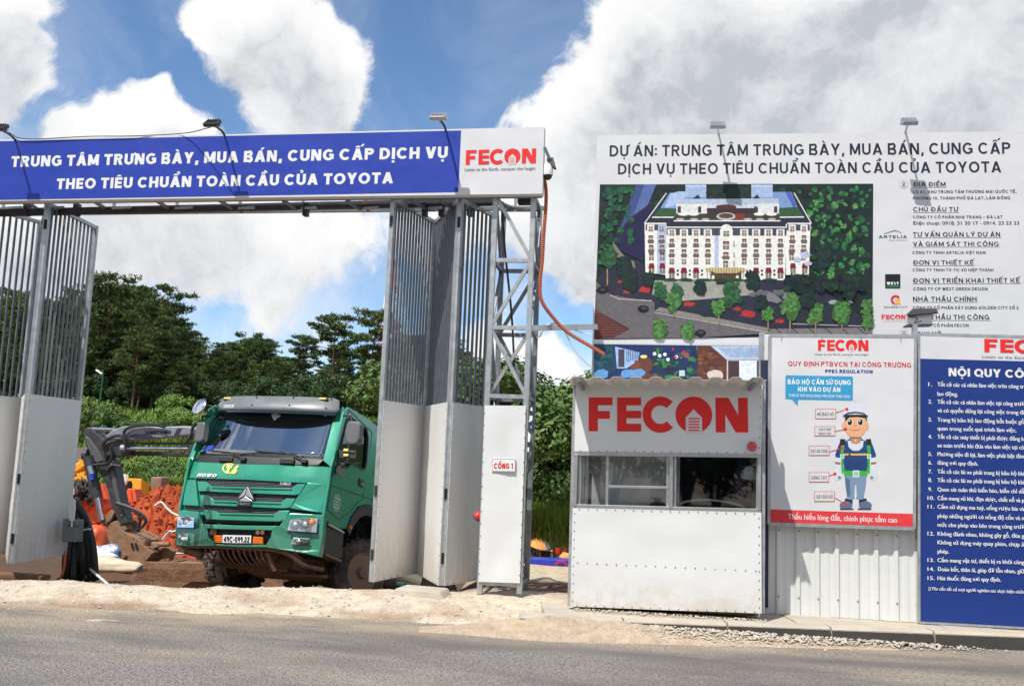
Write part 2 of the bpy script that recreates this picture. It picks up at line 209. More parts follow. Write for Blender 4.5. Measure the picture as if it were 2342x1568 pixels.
# ------------------------------------------------------------------ object helpers
def wm(o):
    mtx = o.matrix_basis.copy()
    while o.parent: o = o.parent; mtx = o.matrix_basis @ mtx
    return mtx
def tag(o, label=None, cat=None, group=None, kind=None):
    if label: o['label'] = label
    if cat: o['category'] = cat
    if group: o['group'] = group
    if kind: o['kind'] = kind
    return o
def thing(name, label, cat, loc=(0, 0, 0), rotz=0, group=None):
    o = bpy.data.objects.new(name, None); COL.objects.link(o); o.location = loc; o.rotation_euler = (0, 0, rotz); o.empty_display_size = .2
    return tag(o, label, cat, group)
def copy_tree(o, parent=None):
    c = o.copy(); COL.objects.link(c); c.parent = parent
    for ch in list(o.children): copy_tree(ch, c)
    return c
V = Vector
class MB:
    def __init__(s): s.v = []; s.f = []; s.m = []; s.mats = []; s.c = []; s.mi = 0; s.col = (1, 1, 1)
    def use(s, mt):
        if isinstance(mt, str): mt = M[mt]
        if mt not in s.mats: s.mats.append(mt)
        s.mi = s.mats.index(mt); return s
    def add(s, vs, fs):
        b = len(s.v); s.v += [V(p) for p in vs]
        for f in fs: s.f.append([b+i for i in f]); s.m.append(s.mi); s.c.append(s.col)
        return s
    def quad(s, *p): return s.add(p, [list(range(len(p)))])
    def hexa(s, a, b):            # two matching loops (front a, back b) closed into a solid
        n = len(a); fs = [list(range(n))[::-1], [n+i for i in range(n)]]+[[i, (i+1) % n, n+(i+1) % n, n+i] for i in range(n)]
        return s.add(list(a)+list(b), fs)
    def box(s, c, d, rot=None):
        c = V(c); h = V(d)/2; P = []
        for k in ((-1, -1, -1), (1, -1, -1), (1, 1, -1), (-1, 1, -1), (-1, -1, 1), (1, -1, 1), (1, 1, 1), (-1, 1, 1)):
            p = V((k[0]*h.x, k[1]*h.y, k[2]*h.z)); P.append(c+(rot @ p if rot else p))
        return s.add(P, [(3, 2, 1, 0), (4, 5, 6, 7), (0, 1, 5, 4), (1, 2, 6, 5), (2, 3, 7, 6), (3, 0, 4, 7)])
    def beam(s, p, q, w, h=None, up=(0, 0, 1)):
        p = V(p); q = V(q); h = h or w; d = (q-p).normalized(); up = V(up)
        if abs(d.dot(up)) > .95: up = V((0, 1, 0)) if abs(d.y) < .9 else V((1, 0, 0))
        x = d.cross(up).normalized(); y = x.cross(d).normalized()
        A = [p+x*w/2*i+y*h/2*j for i, j in ((-1, -1), (1, -1), (1, 1), (-1, 1))]; B = [a+(q-p) for a in A]
        return s.hexa(A, B)
    def tube(s, pts, r, n=8, cap=True):
        pts = [V(p) for p in pts]; rings = []; prev = None
        for i, p in enumerate(pts):
            d = (pts[min(i+1, len(pts)-1)]-pts[max(i-1, 0)])
            d = d.normalized() if d.length > 1e-9 else V((0, 0, 1))
            if prev is None: a = d.orthogonal().normalized()
            else:
                a = prev-d*prev.dot(d); a = a.normalized() if a.length > 1e-6 else d.orthogonal().normalized()
            prev = a; b = d.cross(a); rr = r[i] if isinstance(r, (list, tuple)) else r
            rings.append([p+a*math.cos(2*math.pi*k/n)*rr+b*math.sin(2*math.pi*k/n)*rr for k in range(n)])
        vs = [q for ring in rings for q in ring]; fs = []
        for i in range(len(rings)-1):
            for k in range(n): fs.append((i*n+k, i*n+(k+1) % n, (i+1)*n+(k+1) % n, (i+1)*n+k))
        if cap: fs.append(list(range(n))[::-1]); fs.append([(len(rings)-1)*n+k for k in range(n)])
        return s.add(vs, fs)
    def cyl(s, p, q, r, r2=None, n=16): return s.tube([p, q], [r, r if r2 is None else r2], n)
    def lathe(s, c, axis, prof, n=24, cap=True):      # prof = [(along, radius)]
        ax = V(axis).normalized(); a = ax.orthogonal().normalized(); b = ax.cross(a); c = V(c); vs = []; fs = []
        for t, r in prof: vs += [c+ax*t+(a*math.cos(2*math.pi*k/n)+b*math.sin(2*math.pi*k/n))*r for k in range(n)]
        for i in range(len(prof)-1):
            for k in range(n): fs.append((i*n+k, i*n+(k+1) % n, (i+1)*n+(k+1) % n, (i+1)*n+k))
        if cap: fs.append(list(range(n))[::-1]); fs.append([(len(prof)-1)*n+k for k in range(n)])
        return s.add(vs, fs)
    def prism(s, poly, d):                  # poly of 3D points, solid along vector d
        d = V(d); return s.hexa([V(p) for p in poly], [V(p)+d for p in poly])
    def build(s, name, parent=None, local=False, smooth=False, bevel=0, label=None, auto=None):
        me = bpy.data.meshes.new(name); vs = s.v
        if parent and not local:
            inv = wm(parent).inverted(); vs = [inv @ p for p in vs]
        me.from_pydata([tuple(p) for p in vs], [], s.f)
        for mt in s.mats: me.materials.append(mt)
        if s.mats: me.polygons.foreach_set('material_index', s.m)
        if M['print'] in s.mats or M['print_picture'] in s.mats:
            ca = me.color_attributes.new('Col', 'FLOAT_COLOR', 'CORNER'); buf = []
            for f, c in zip(s.f, s.c): buf += [c[0], c[1], c[2], 1.0]*len(f)
            ca.data.foreach_set('color', buf)
        if smooth: me.polygons.foreach_set('use_smooth', [True]*len(me.polygons))
        me.validate(); me.update()
        if auto is not None: me.set_sharp_from_angle(angle=R_(auto))
        o = bpy.data.objects.new(name, me); COL.objects.link(o)
        if parent: o.parent = parent
        if bevel:
            b = o.modifiers.new('bevel', 'BEVEL'); b.width = bevel; b.segments = 2; b.limit_method = 'ANGLE'; b.angle_limit = R_(40)
        if label: o['label'] = label
        return o
def bez(pts, n=24):                          # smooth curve through points (Catmull-Rom)
    pts = [V(p) for p in pts]; P = [pts[0]*2-pts[1]]+pts+[pts[-1]*2-pts[-2]]; out = []
    seg = len(pts)-1
    for i in range(n+1):
        t = i/n*seg; k = min(int(t), seg-1); t -= k; a, b, c, d = P[k:k+4]
        out.append(.5*((2*b)+(c-a)*t+(2*a-5*b+4*c-d)*t*t+(3*b-a-3*c+d)*t**3))
    return out
# ------------------------------------------------------------------ lettering
def _arc(cx, cy, rx, ry, a0, a1, w, n=14):
    out = []
    for i in range(n):
        p = [];
        for t, k in ((i/n, 1), ((i+1)/n, 1), ((i+1)/n, -1), (i/n, -1)):
            a = R_(a0+(a1-a0)*t); p.append((cx+(rx+k*w/2)*math.cos(a), cy+(ry+k*w/2)*math.sin(a)))
        out.append(p)
    return out
def _bar(x0, y0, x1, y1): return [[(x0, y0), (x1, y0), (x1, y1), (x0, y1)]]
def _dia(x0, y0, x1, y1, wx): return [[(x0, y0), (x0+wx, y0), (x1+wx, y1), (x1, y1)]]
def glyph(ch, w):
    s = w/2
    def stem(x, a=0, b=1): return _bar(x, a, x+w, b)
    dw = w*1.12
    if ch == 'A': W_ = .80; return _dia(0, 0, W_/2-dw/2, 1, dw)+_dia(W_-dw, 0, W_/2-dw/2, 1, dw)+_bar(.2, .2, W_-.2, .2+w*.85), W_
    if ch == 'B': return stem(0)+_bar(w, 0, .4, w)+_bar(w, 1-w, .38, 1)+_bar(w, .5-s, .4, .5+s)+_arc(.38, .75, .27-s, .25-s+s/2, -90, 90, w)+_arc(.4, .26, .29-s, .26-s+s/2, -90, 90, w), .7
    if ch in 'CG':
        p = _arc(.42, .5, .42-s, .5-s, 42, 318, w, 22)
        if ch == 'G': p += _bar(.46, .38, .8, .38+w*.9)+_bar(.8-w, .12, .8, .38)
        return p, .80
    if ch in 'DĐ':
        p = stem(0)+_bar(w, 0, .32, w)+_bar(w, 1-w, .32, 1)+_arc(.32, .5, .43-s, .5-s, -90, 90, w, 18)
        if ch == 'Đ': p += _bar(-.12, .5-s*.8, .36, .5+s*.8)
        return p, .76
    if ch == 'E': return stem(0)+_bar(w, 0, .58, w)+_bar(w, 1-w, .58, 1)+_bar(w, .5-s, .54, .5+s), .6
    if ch == 'F': return stem(0)+_bar(w, 1-w, .58, 1)+_bar(w, .47-s, .52, .47+s), .58
    if ch == 'H': return stem(0)+stem(.72-w)+_bar(w, .5-s, .72-w, .5+s), .72
    if ch == 'I': return stem(0), w
    if ch == 'J': return stem(.5-w, .28)+_arc(.25, .27, .25-s, .27-s, 180, 360, w), .5
    if ch == 'K': return stem(0)+_dia(w, .36, .72-dw, 1, dw*1.15)+_dia(.74-dw, 0, .24, .5, dw*1.1), .76
    if ch == 'L': return stem(0)+_bar(w, 0, .54, w), .55
    if ch == 'M': return stem(0)+stem(.86-w)+_dia(.43-s, .1, w*.1, 1, w)+_dia(.43-s, .1, .86-w*1.1, 1, w), .86
    if ch == 'N': return stem(0)+stem(.74-w)+_dia(.74-w*1.2, 0, 0, 1, w*1.2), .74
    if ch in 'OQƠ0':
        W_ = .86 if ch != '0' else .58
        p = _arc(W_/2, .5, W_/2-s, .5-s, 0, 360, w, 28)
        if ch == 'Q': p += _dia(W_-w, -.06, W_*.55, .26, w)
        return p, W_
    if ch == 'P': return stem(0)+_bar(w, 1-w, .38, 1)+_bar(w, .42, .38, .42+w)+_arc(.38, .71, .29-s, .29-s, -90, 90, w), .67
    if ch == 'R': return stem(0)+_bar(w, 1-w, .38, 1)+_bar(w, .42, .38, .42+w)+_arc(.38, .71, .29-s, .29-s, -90, 90, w)+_dia(.7-dw, 0, .28, .44, dw), .71
    if ch == 'S': return _arc(.31, .74, .29-s, .26-s, 35, 270, w)+_arc(.31, .26+.0, .31-s, .26-s+.0, -145, 90, w)+_bar(.28, .5-s*.9, .34, .5+s*.9), .63
    if ch == 'T': return _bar(0, 1-w, .66, 1)+_bar(.33-s, 0, .33+s, 1-w), .66
    if ch == 'U': return stem(0, .34)+stem(.70-w, .34)+_arc(.35, .34, .35-s, .34-s, 180, 360, w), .70
    if ch == 'V': return _dia(.38-dw/2, 0, 0, 1, dw)+_dia(.38-dw/2, 0, .76-dw, 1, dw), .76
    if ch == 'W': return _dia(.22, 0, 0, 1, dw)+_dia(.22, 0, .5-dw/2, 1, dw)+_dia(.78-dw, 0, .5-dw/2, 1, dw)+_dia(.78-dw, 0, 1-dw, 1, dw), 1.0
    if ch == 'X': return _dia(0, 0, .72-dw, 1, dw)+_dia(.72-dw, 0, 0, 1, dw), .72
    if ch == 'Y': return _dia(.37-dw/2, .4, 0, 1, dw)+_dia(.37-dw/2, .4, .74-dw, 1, dw)+_bar(.37-s, 0, .37+s, .42), .74
    if ch == 'Z': return _bar(0, 0, .62, w)+_bar(0, 1-w, .62, 1)+_dia(0, w, .62-dw*1.2, 1-w, dw*1.2), .62
    if ch == '1': return stem(.16)+_dia(0, .74, .16, 1, w*.8), .16+w+.06
    if ch == '2': return _bar(0, 0, .56, w)+_dia(0, w, .34, .62, w*1.2)+_arc(.28, .72, .27-s, .28-s, -25, 165, w), .58
    if ch == '3': return _arc(.27, .74, .26-s, .26-s, -90, 150, w)+_arc(.27, .27, .28-s, .27-s+.0, -150, 90, w)+_bar(.18, .5-s*.8, .3, .5+s*.8), .56
    if ch == '4': return stem(.34)+_bar(0, .2, .6, .2+w)+_dia(0, .2+w, .34, 1, w), .6
    if ch == '5': return _arc(.27, .32, .28-s, .32-s, -150, 130, w)+_bar(.08, 1-w, .52, 1)+_bar(.08, .48, .08+w, 1-w), .56
    if ch == '6': return _arc(.28, .31, .28-s, .31-s, 0, 360, w, 20)+_dia(0.0, .36, .26, 1, w*1.1), .57
    if ch == '7': return _bar(0, 1-w, .54, 1)+_dia(.1, 0, .54-w, 1-w, w*1.1), .54
    if ch == '8': return _arc(.28, .74, .25-s, .26-s, 0, 360, w, 18)+_arc(.28, .27, .28-s, .27-s, 0, 360, w, 18), .57
    if ch == '9': return _arc(.28, .69, .28-s, .31-s, 0, 360, w, 20)+_dia(.26, 0, .57-w*1.1, .64, w*1.1), .57
    if ch == ',': return _dia(0, -.16, .05, w, w), w+.05
    if ch == '.': return _bar(0, 0, w, w), w
    if ch == ':': return _bar(0, .08, w, .08+w)+_bar(0, .55, w, .55+w), w
    if ch in '-–': return _bar(0, .36, .32 if ch == '-' else .5, .36+w*.8), .32 if ch == '-' else .5
    if ch == '!': return _bar(0, .3, w, 1)+_bar(0, 0, w, w), w
    if ch == '&': return _arc(.3, .74, .2-s, .26-s, 0, 360, w)+_arc(.3, .28, .3-s, .28-s, 0, 360, w), .62
    return [], .3
def mark(cp, W_, w, lift):
    c = W_/2; t = w*.62; b = 1.08+lift
    if cp == '\u0301': return _dia(c-.02, b, c+.12, b+.2, t*1.3)
    if cp == '\u0300': return _dia(c-.04, b, c-.2, b+.2, t*1.3)
    if cp == '\u0309': return _arc(c, b+.14, .07, .07, -70, 170, t, 8)+_bar(c-t/2, b-.01, c+t/2, b+.07)
    if cp == '\u0303': return _arc(c-.1, b+.06, .09, .07, 10, 170, t, 8)+_arc(c+.1, b+.1, .09, .07, 190, 350, t, 8)
    if cp == '\u0302': return _dia(c-.2, b, c-t/2, b+.16, t*1.2)+_dia(c+.2-t*1.2, b, c-t/2, b+.16, t*1.2)
    if cp == '\u0306': return _arc(c, b+.14, .15, .12, 190, 350, t, 10)
    if cp == '\u0323': return _bar(c-w*.42, -.12-w*.8, c+w*.42, -.12)
    if cp == '\u031b': return _arc(W_-.03, 1.03, .11, .13, -80, 20, t*1.1, 8)
    return []
def layout(txt, w=.2, gap=.13):
    x = 0; out = []
    for ch in txt:
        if ch == ' ': x += .3; continue
        if ch in 'Đ': base, marks = 'Đ', []
        else: d = unicodedata.normalize('NFD', ch); base, marks = d[0], list(d[1:])
        P, W_ = glyph(base, w); off = .1 if base == 'Đ' else 0
        polys = list(P); top = [k for k in marks if k in '\u0302\u0306']; tone = [k for k in marks if k in '\u0301\u0300\u0309\u0303']
        if top: polys += mark(top[0], W_, w, 0)
        if tone: polys += [[(px+(.2 if top else 0), py) for px, py in q] for q in mark(tone[0], W_, w, .1 if top else 0)]
        for k in marks:
            if k in '\u0323\u031b': polys += mark(k, W_, w, 0)
        for i, q in enumerate(polys): out.append(([(px+x+off, py) for px, py in q], i % 5))
        x += W_+gap+off
    return out, x-gap
class Sheet(MB):
    """flat print on a board: outlines measured on the board's own plane, each ink a hair in front of the one below"""
    def __init__(s, p0, n, z=None, lift=.003):
        super().__init__(); s.p0 = V(p0); s.n = V(n).normalized(); s.z = z or (lambda a, b: (a, b)); s.k = 0; s.base = lift; s.sp = None; s.use('print')
    def P(s, x, y, lift=0): return atP(*s.z(x, y), s.p0, s.n)+s.n*lift
    def lay(s, d=1): s.k += d; return s.base+s.k*.000008
    def poly(s, pts, col, lay=True):
        s.col = col; h = s.lay() if lay else s.base+s.k*.000008; return s.add([s.P(x, y)+s.n*h for x, y in pts], [list(range(len(pts)))])
    def rect(s, x0, y0, x1, y1, col): return s.poly([(x0, y1), (x1, y1), (x1, y0), (x0, y0)], col)
    def blob(s, x, y, rx, ry, col, n=10, j=.25, rnd=random):
        a0 = rnd.random()*6; return s.poly([(x+rx*math.cos(a0+6.2832*k/n)*(1+j*(rnd.random()-.5)*2), y+ry*math.sin(a0+6.2832*k/n)*(1+j*(rnd.random()-.5)*2)) for k in range(n)], col)
    def line(s, x0, y0, x1, y1, w, col):
        d = math.hypot(x1-x0, y1-y0); a, b = -(y1-y0)/d*w/2, (x1-x0)/d*w/2
        return s.poly([(x0+a, y0+b), (x1+a, y1+b), (x1-a, y1-b), (x0-a, y0-b)], col)
    def frame(s, a, b, cap, z=None):
        z = z or s.z; f = lambda p: atP(*z(*p), s.p0, s.n); A = f(a); B = f(b); C_ = f((a[0], a[1]-cap)); up = C_-A; X = B-A; up -= X*up.dot(X)/X.length_squared; return A, X, up
    def part(s): t = Sheet(s.p0, s.n, s.z, s.base+s.k*.000008); s.k += 24; return t
    def text(s, txt, a, b, cap, col, w=.2, z=None, gap=.13):
        if s.sp: s.part().text(txt, a, b, cap, col, w, z, gap).build('lettering', s.sp); return s
        A, X, up = s.frame(a, b, cap, z); P, Wd = layout(txt, w, gap); s.col = col; s.lay(); h0 = s.base+s.k*.000008
        for q, i in P: s.add([A+X*(px/Wd)+up*py+s.n*(h0+i*.00004) for px, py in q], [list(range(len(q)))])
        s.k += 24; return s
    def btext(s, txt, a, b, cap, col, bold=0, z=None, shear=0):
        if s.sp: s.part().btext(txt, a, b, cap, col, bold, z, shear).build('lettering', s.sp); return s
        A, X, up = s.frame(a, b, cap, z); vs, fs, x0, x1 = font_mesh(txt, shear); s.col = col; s.lay(); h0 = s.base+s.k*.000008
        Xl = X.length; xn = X/Xl
        for r, dx in enumerate(([0] if not bold else [-bold, 0, bold])):
            s.add([A+X*((p[0]-x0)/(x1-x0))+xn*dx*up.length+up*(p[1]/.70)+s.n*(h0+r*.0001+p[2]*.2) for p in vs], fs)
        s.k += 40; return s
def font_mesh(txt, shear=0):
    c = bpy.data.curves.new('lettering', 'FONT'); c.body = txt; c.size = 1; c.shear = shear; c.resolution_u = 3
    o = bpy.data.objects.new('lettering', c); COL.objects.link(o); dg = bpy.context.evaluated_depsgraph_get()
    me = bpy.data.meshes.new_from_object(o.evaluated_get(dg)); bm = bmesh.new(); bm.from_mesh(me)
    bm.verts.ensure_lookup_table(); seen = {}; isl = 0
    for v in bm.verts:
        if v.index in seen: continue
        st = [v]; seen[v.index] = isl
        while st:
            q = st.pop()
            for e in q.link_edges:
                t = e.other_vert(q)
                if t.index not in seen: seen[t.index] = isl; st.append(t)
        isl += 1
    vs = [(v.co.x, v.co.y, (seen[v.index] % 4)*.0001) for v in bm.verts]; fs = [[v.index for v in f.verts] for f in bm.faces]; bm.free()
    bpy.data.objects.remove(o); bpy.data.curves.remove(c); bpy.data.meshes.remove(me)
    xs = [p[0] for p in vs]; return vs, fs, min(xs), max(xs)
LOGO_RED = S(222, 40, 38); WHITE = (.64, .64, .645)
def logo(s, a, b, cap, z=None, red=LOGO_RED, ground=WHITE):
    """five heavy letters, the fourth a disc with a small house in it"""
    A, X, up = s.frame(a, b, cap, z); Wd = 4.72; s.lay(); h0 = s.base+s.k*.000008; s.k += 26
    def put(polys, col, k):
        s.col = col
        for q in polys: s.add([A+X*(px/Wd)+up*py+s.n*(h0+k*.00006) for px, py in q], [list(range(len(q)))])
    put(_bar(0, 0, .28, 1)+_bar(.28, .77, .72, 1)+_bar(.28, .37, .64, .6), red, 0)
    put(_bar(.86, 0, 1.14, 1)+_bar(1.14, .77, 1.58, 1)+_bar(1.14, .39, 1.58, .61)+_bar(1.14, 0, 1.58, .23), red, 0)
    put(_arc(2.15, .5, .4, .4, 45, 315, .26, 24), red, 0)
    put([[(3.14+.54*math.cos(6.2832*k/40), .5+.53*math.sin(6.2832*k/40)) for k in range(40)]], red, 1)
    put([[(2.9, -.04), (3.38, -.04), (3.38, .42), (3.14, .66), (2.9, .42)]], ground, 2)
    put([q for k in range(5) for q in _bar(2.98, .03+k*.085, 3.3, .07+k*.085)], red, 3)
    put(_bar(3.78, 0, 4.06, 1)+_bar(4.44, 0, 4.72, 1), red, 0); put([[(4.36, 0), (4.72, 0), (4.16, 1), (3.78, 1)]], red, 1)
    return s
# ------------------------------------------------------------------ ground, road, kerb
def sm(a, b, x):
    t = max(0., min(1., (x-a)/(b-a))); return t*t*(3-2*t)
def lerp_tab(tab, x):
    if x <= tab[0][0]: return tab[0][1]
    for (a, p), (b, q) in zip(tab, tab[1:]):
        if x <= b: return p+(q-p)*(x-a)/(b-a)
    return tab[-1][1]
EDGE = [(-40, 6.5), (-9, 8.1), (-6.3, 8.7), (-3.85, 9.22), (-1.2, 9.5), (.6, 9.62), (1.5, 9.72), (2.4, 10.0), (3.3, 10.35), (6, 11.5), (40, 26)]
CREST = [(-40, 8.3), (-9, 8.9), (-6.9, 9.45), (-4.2, 10.0), (-2.4, 10.67), (-1.4, 10.85), (0, 10.9), (40, 12)]
def nz(x, y, s, o=0): return mnoise.noise(V((x*s, y*s, o)))
def ground_h(x, y):
    e = lerp_tab(EDGE, x); c = lerp_tab(CREST, x)
    t = y-e+.22*nz(x, y, 1.3)+.1*nz(x, y, 5, 3)
    if t < 0: z = max(-.06, t*.25)
    else: z = .135*sm(-.25, 1.0, t)
    if t > -.2 and y < c+.5: z += .018*nz(x, y, 2.5, 7)+.01*nz(x, y, 9, 2)
    if y > c:
        d = y-c; lf = sm(-.165, -.235, x/y)
        zl = -.235*d+.03*d*0; fl = -1.75+.6*sm(-7.4, -9, x)
        zl = max(zl, fl)-.0*(d) if d < 9 else max(-.235*d, fl)-.035*max(0, y-20)
        zr = lerp_tab([(10.8, 0), (12.2, -.04), (13.1, -.16), (13.5, -.19), (15.3, -.15), (16, -.3), (19, -.9), (30, -2.4), (45, -4.5), (52, -4.75)], y)
        z += lf*zl+(1-lf)*zr+.05*nz(x, y, .9, 1)+.02*nz(x, y, 4, 1)
    if y > 57:
        b = sm(57, 78, y)*7.2+max(0, min(y, 150)-80)*.13+.5*nz(x, y, .12, 4)*sm(57, 62, y); z += b
    return z
def ground_c(x, y):
    e = lerp_tab(EDGE, x); c = lerp_tab(CREST, x)
    pale = V((.57, .485, .375)); soil = V((.13, .07, .042)); red = V((.34, .085, .04)); sand = V((.52, .42, .29)); turf = V((.05, .085, .022)); mud = V((.1, .065, .045))  # soil darkened to carry the shade behind the crest and under the truck
    k = pale.lerp(V((.45, .33, .23)), sm(.15, .45, nz(x, y, 1.6, 11))*.7)
    k = k.lerp(V((.27, .16, .1)), (1-sm(.0, .3, y-e+.1*nz(x, y, 6, 4)))*.8*sm(-.25, .2, nz(x*.5, y, 2, 3)))
    k = k.lerp(soil.lerp(mud, sm(-.2, .3, nz(x, y, .8, 5))), sm(c-.05, c+.5, y))
    k = k.lerp(sand, sm(13.2, 13.8, y)*(1-sm(19, 21, y))*sm(-.22, -.18, x/y))
    k = k.lerp(red, sm(-6.5, -8, x)*sm(21, 25, y)); k = k.lerp(turf, sm(56, 60, y))
    return k
def axis(spans):
    out = []
    for a, b, d in spans:
        n = max(1, round((b-a)/d)); out += [a+(b-a)*i/n for i in range(n)]
    return out+[spans[-1][1]]
GX = axis([(-1500, -300, 300), (-300, -80, 40), (-80, -20, 4), (-20, -9.5, .6), (-9.5, 4.5, .11), (4.5, 12, .5), (12, 60, 5), (60, 300, 40), (300, 1500, 300)])
GY = axis([(-300, -20, 60), (-20, 7.4, 2.5), (7.4, 12, .09), (12, 24, .35), (24, 60, 1.5), (60, 120, 3), (120, 400, 30), (400, 2500, 300)])
vs = [(x, y, ground_h(x, y)) for y in GY for x in GX]; nx = len(GX)
fs = [(j*nx+i, j*nx+i+1, (j+1)*nx+i+1, (j+1)*nx+i) for j in range(len(GY)-1) for i in range(nx-1)]
me = bpy.data.meshes.new('ground'); me.from_pydata(vs, [], fs); me.polygons.foreach_set('use_smooth', [True]*len(fs))
ca = me.color_attributes.new('Col', 'FLOAT_COLOR', 'POINT'); buf = []
for x, y, z in vs: buf += [*ground_c(x, y), 1.]
ca.data.foreach_set('color', buf)
def earth_material():
    m = bpy.data.materials.new('earth'); m.use_nodes = True; t = m.node_tree; n = t.nodes; l = t.links; b = n['Principled BSDF']; b.inputs['Roughness'].default_value = .95; b.inputs['Specular IOR Level'].default_value = .15
    a = n.new('ShaderNodeVertexColor'); a.layer_name = 'Col'; co = n.new('ShaderNodeTexCoord')
    no = n.new('ShaderNodeTexNoise'); no.inputs['Scale'].default_value = 7; no.inputs['Detail'].default_value = 10; no.inputs['Roughness'].default_value = .72; l.new(co.outputs['Object'], no.inputs['Vector'])
    mr = n.new('ShaderNodeMapRange'); l.new(no.outputs[0], mr.inputs[0]); mr.inputs[1].default_value = .3; mr.inputs[2].default_value = .7; mr.inputs[3].default_value = .68; mr.inputs[4].default_value = 1.22
    mi = n.new('ShaderNodeMix'); mi.data_type = 'RGBA'; mi.blend_type = 'MULTIPLY'; mi.inputs['Factor'].default_value = 1; l.new(a.outputs[0], mi.inputs['A']); l.new(mr.outputs[0], mi.inputs['B'])
    vo = n.new('ShaderNodeTexVoronoi'); vo.inputs['Scale'].default_value = 28; l.new(co.outputs['Object'], vo.inputs['Vector'])
    ad = n.new('ShaderNodeMath'); ad.operation = 'MULTIPLY_ADD'; l.new(vo.outputs['Distance'], ad.inputs[0]); ad.inputs[1].default_value = .35; l.new(no.outputs[0], ad.inputs[2])
    bp = n.new('ShaderNodeBump'); bp.inputs['Distance'].default_value = .03; bp.inputs['Strength'].default_value = .9; l.new(ad.outputs[0], bp.inputs['Height']); l.new(bp.outputs[0], b.inputs['Normal']); l.new(mi.outputs['Result'], b.inputs['Base Color']); return m
M['earth'] = earth_material(); me.materials.append(M['earth'])
g = bpy.data.objects.new('ground', me); COL.objects.link(g); tag(g, kind='structure')
def asphalt():
    m = bpy.data.materials.new('asphalt'); m.use_nodes = True; t = m.node_tree; n = t.nodes; l = t.links; b = n['Principled BSDF']; b.inputs['Roughness'].default_value = .85; b.inputs['Specular IOR Level'].default_value = .3
    co = n.new('ShaderNodeTexCoord')
    def noi(s, d=6, r=.6, st=None):
        v = co.outputs['Object']
        if st: mp = n.new('ShaderNodeMapping'); mp.inputs['Scale'].default_value = st; l.new(v, mp.inputs['Vector']); v = mp.outputs[0]
        q = n.new('ShaderNodeTexNoise'); q.inputs['Scale'].default_value = s; q.inputs['Detail'].default_value = d; q.inputs['Roughness'].default_value = r; l.new(v, q.inputs['Vector']); return q.outputs[0]
    def rng(s, a, b_, c=0, d=1):
        q = n.new('ShaderNodeMapRange'); l.new(s, q.inputs[0])
        for i, k in enumerate((a, b_, c, d)): q.inputs[1+i].default_value = k
        return q.outputs[0]
    def mix(f, a, b_):
        q = n.new('ShaderNodeMix'); q.data_type = 'RGBA'; l.new(f, q.inputs['Factor'])
        for k, s in (('A', a), ('B', b_)):
            if isinstance(s, tuple): q.inputs[k].default_value = (*s, 1)
            else: l.new(s, q.inputs[k])
        return q.outputs['Result']
    def mul(a, b_):
        q = n.new('ShaderNodeMath'); q.operation = 'MULTIPLY'; l.new(a, q.inputs[0]); l.new(b_, q.inputs[1]); return q.outputs[0]
    vo = n.new('ShaderNodeTexVoronoi'); vo.inputs['Scale'].default_value = 58; l.new(co.outputs['Object'], vo.inputs['Vector'])
    c = mix(rng(vo.outputs['Distance'], .1, .7), (.37, .335, .295), (.145, .132, .12))
    c = mix(rng(noi(1.1, 6, .6, (.35, 1, 1)), .42, .62), c, (.145, .132, .122))
    c = mix(rng(noi(.32, 4, .55, (.5, 1, 1)), .46, .6, 0, .55), c, (.1, .093, .087))
    c = mix(mul(rng(noi(.7, 8, .65, (.3, 1, 1)), .46, .66), rng(noi(30, 3), .35, .6)), c, (.44, .36, .27))
    sx = n.new('ShaderNodeSeparateXYZ'); l.new(co.outputs['Object'], sx.inputs[0])
    ed = n.new('ShaderNodeMath'); ed.operation = 'MULTIPLY_ADD'; l.new(sx.outputs['X'], ed.inputs[0]); ed.inputs[1].default_value = -.16; l.new(sx.outputs['Y'], ed.inputs[2])
    c = mix(mul(rng(ed.outputs[0], 8.5, 9.75), rng(noi(2.2, 8, .7, (.4, 1, 1)), .38, .58)), c, (.42, .33, .23))
    c = mix(rng(noi(1.6, 5, .5, (.45, 1, 1)), .69, .71), c, (.5, .42, .3))
    l.new(c, b.inputs['Base Color'])
    bp = n.new('ShaderNodeBump'); bp.inputs['Distance'].default_value = .012; bp.inputs['Strength'].default_value = 1; l.new(vo.outputs['Distance'], bp.inputs['Height']); bp.invert = True; l.new(bp.outputs[0], b.inputs['Normal']); return m
M['asphalt'] = asphalt()
b = MB().use('asphalt'); xs = axis([(-400, -20, 95), (-20, 12, .5), (12, 400, 97)])
for x0, x1 in zip(xs, xs[1:]):
    ys = [-9, 0, 5, 13.5 if x0 > -2 else 11]
    ys = [-9, 0, 5, lerp_tab(EDGE, x0)+.5 if x0 < 0 else 10.4]; y2 = lerp_tab(EDGE, x1)+.5 if x0 < 0 else 10.4
    for i in range(3): b.quad((x0, ys[i], 0), (x1, ys[i], 0), (x1, ys[i+1] if i < 2 else y2, 0), (x0, ys[i+1], 0))
tag(b.build('road'), kind='structure')
K0 = atZ(1321, 1412, .15); K1 = atZ(2342, 1450, .15); kd = (K1-K0).normalized(); kn = V((-kd.y, kd.x, 0))
b = MB().use('concrete'); s = -.55
while s < 26:
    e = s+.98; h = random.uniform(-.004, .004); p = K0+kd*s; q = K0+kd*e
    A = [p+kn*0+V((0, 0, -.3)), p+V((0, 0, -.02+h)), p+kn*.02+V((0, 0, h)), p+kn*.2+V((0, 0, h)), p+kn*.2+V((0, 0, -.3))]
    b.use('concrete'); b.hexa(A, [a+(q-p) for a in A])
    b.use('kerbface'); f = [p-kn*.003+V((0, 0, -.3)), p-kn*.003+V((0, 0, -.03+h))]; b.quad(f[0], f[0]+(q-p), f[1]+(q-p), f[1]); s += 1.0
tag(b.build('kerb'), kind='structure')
b = MB().use('concrete')
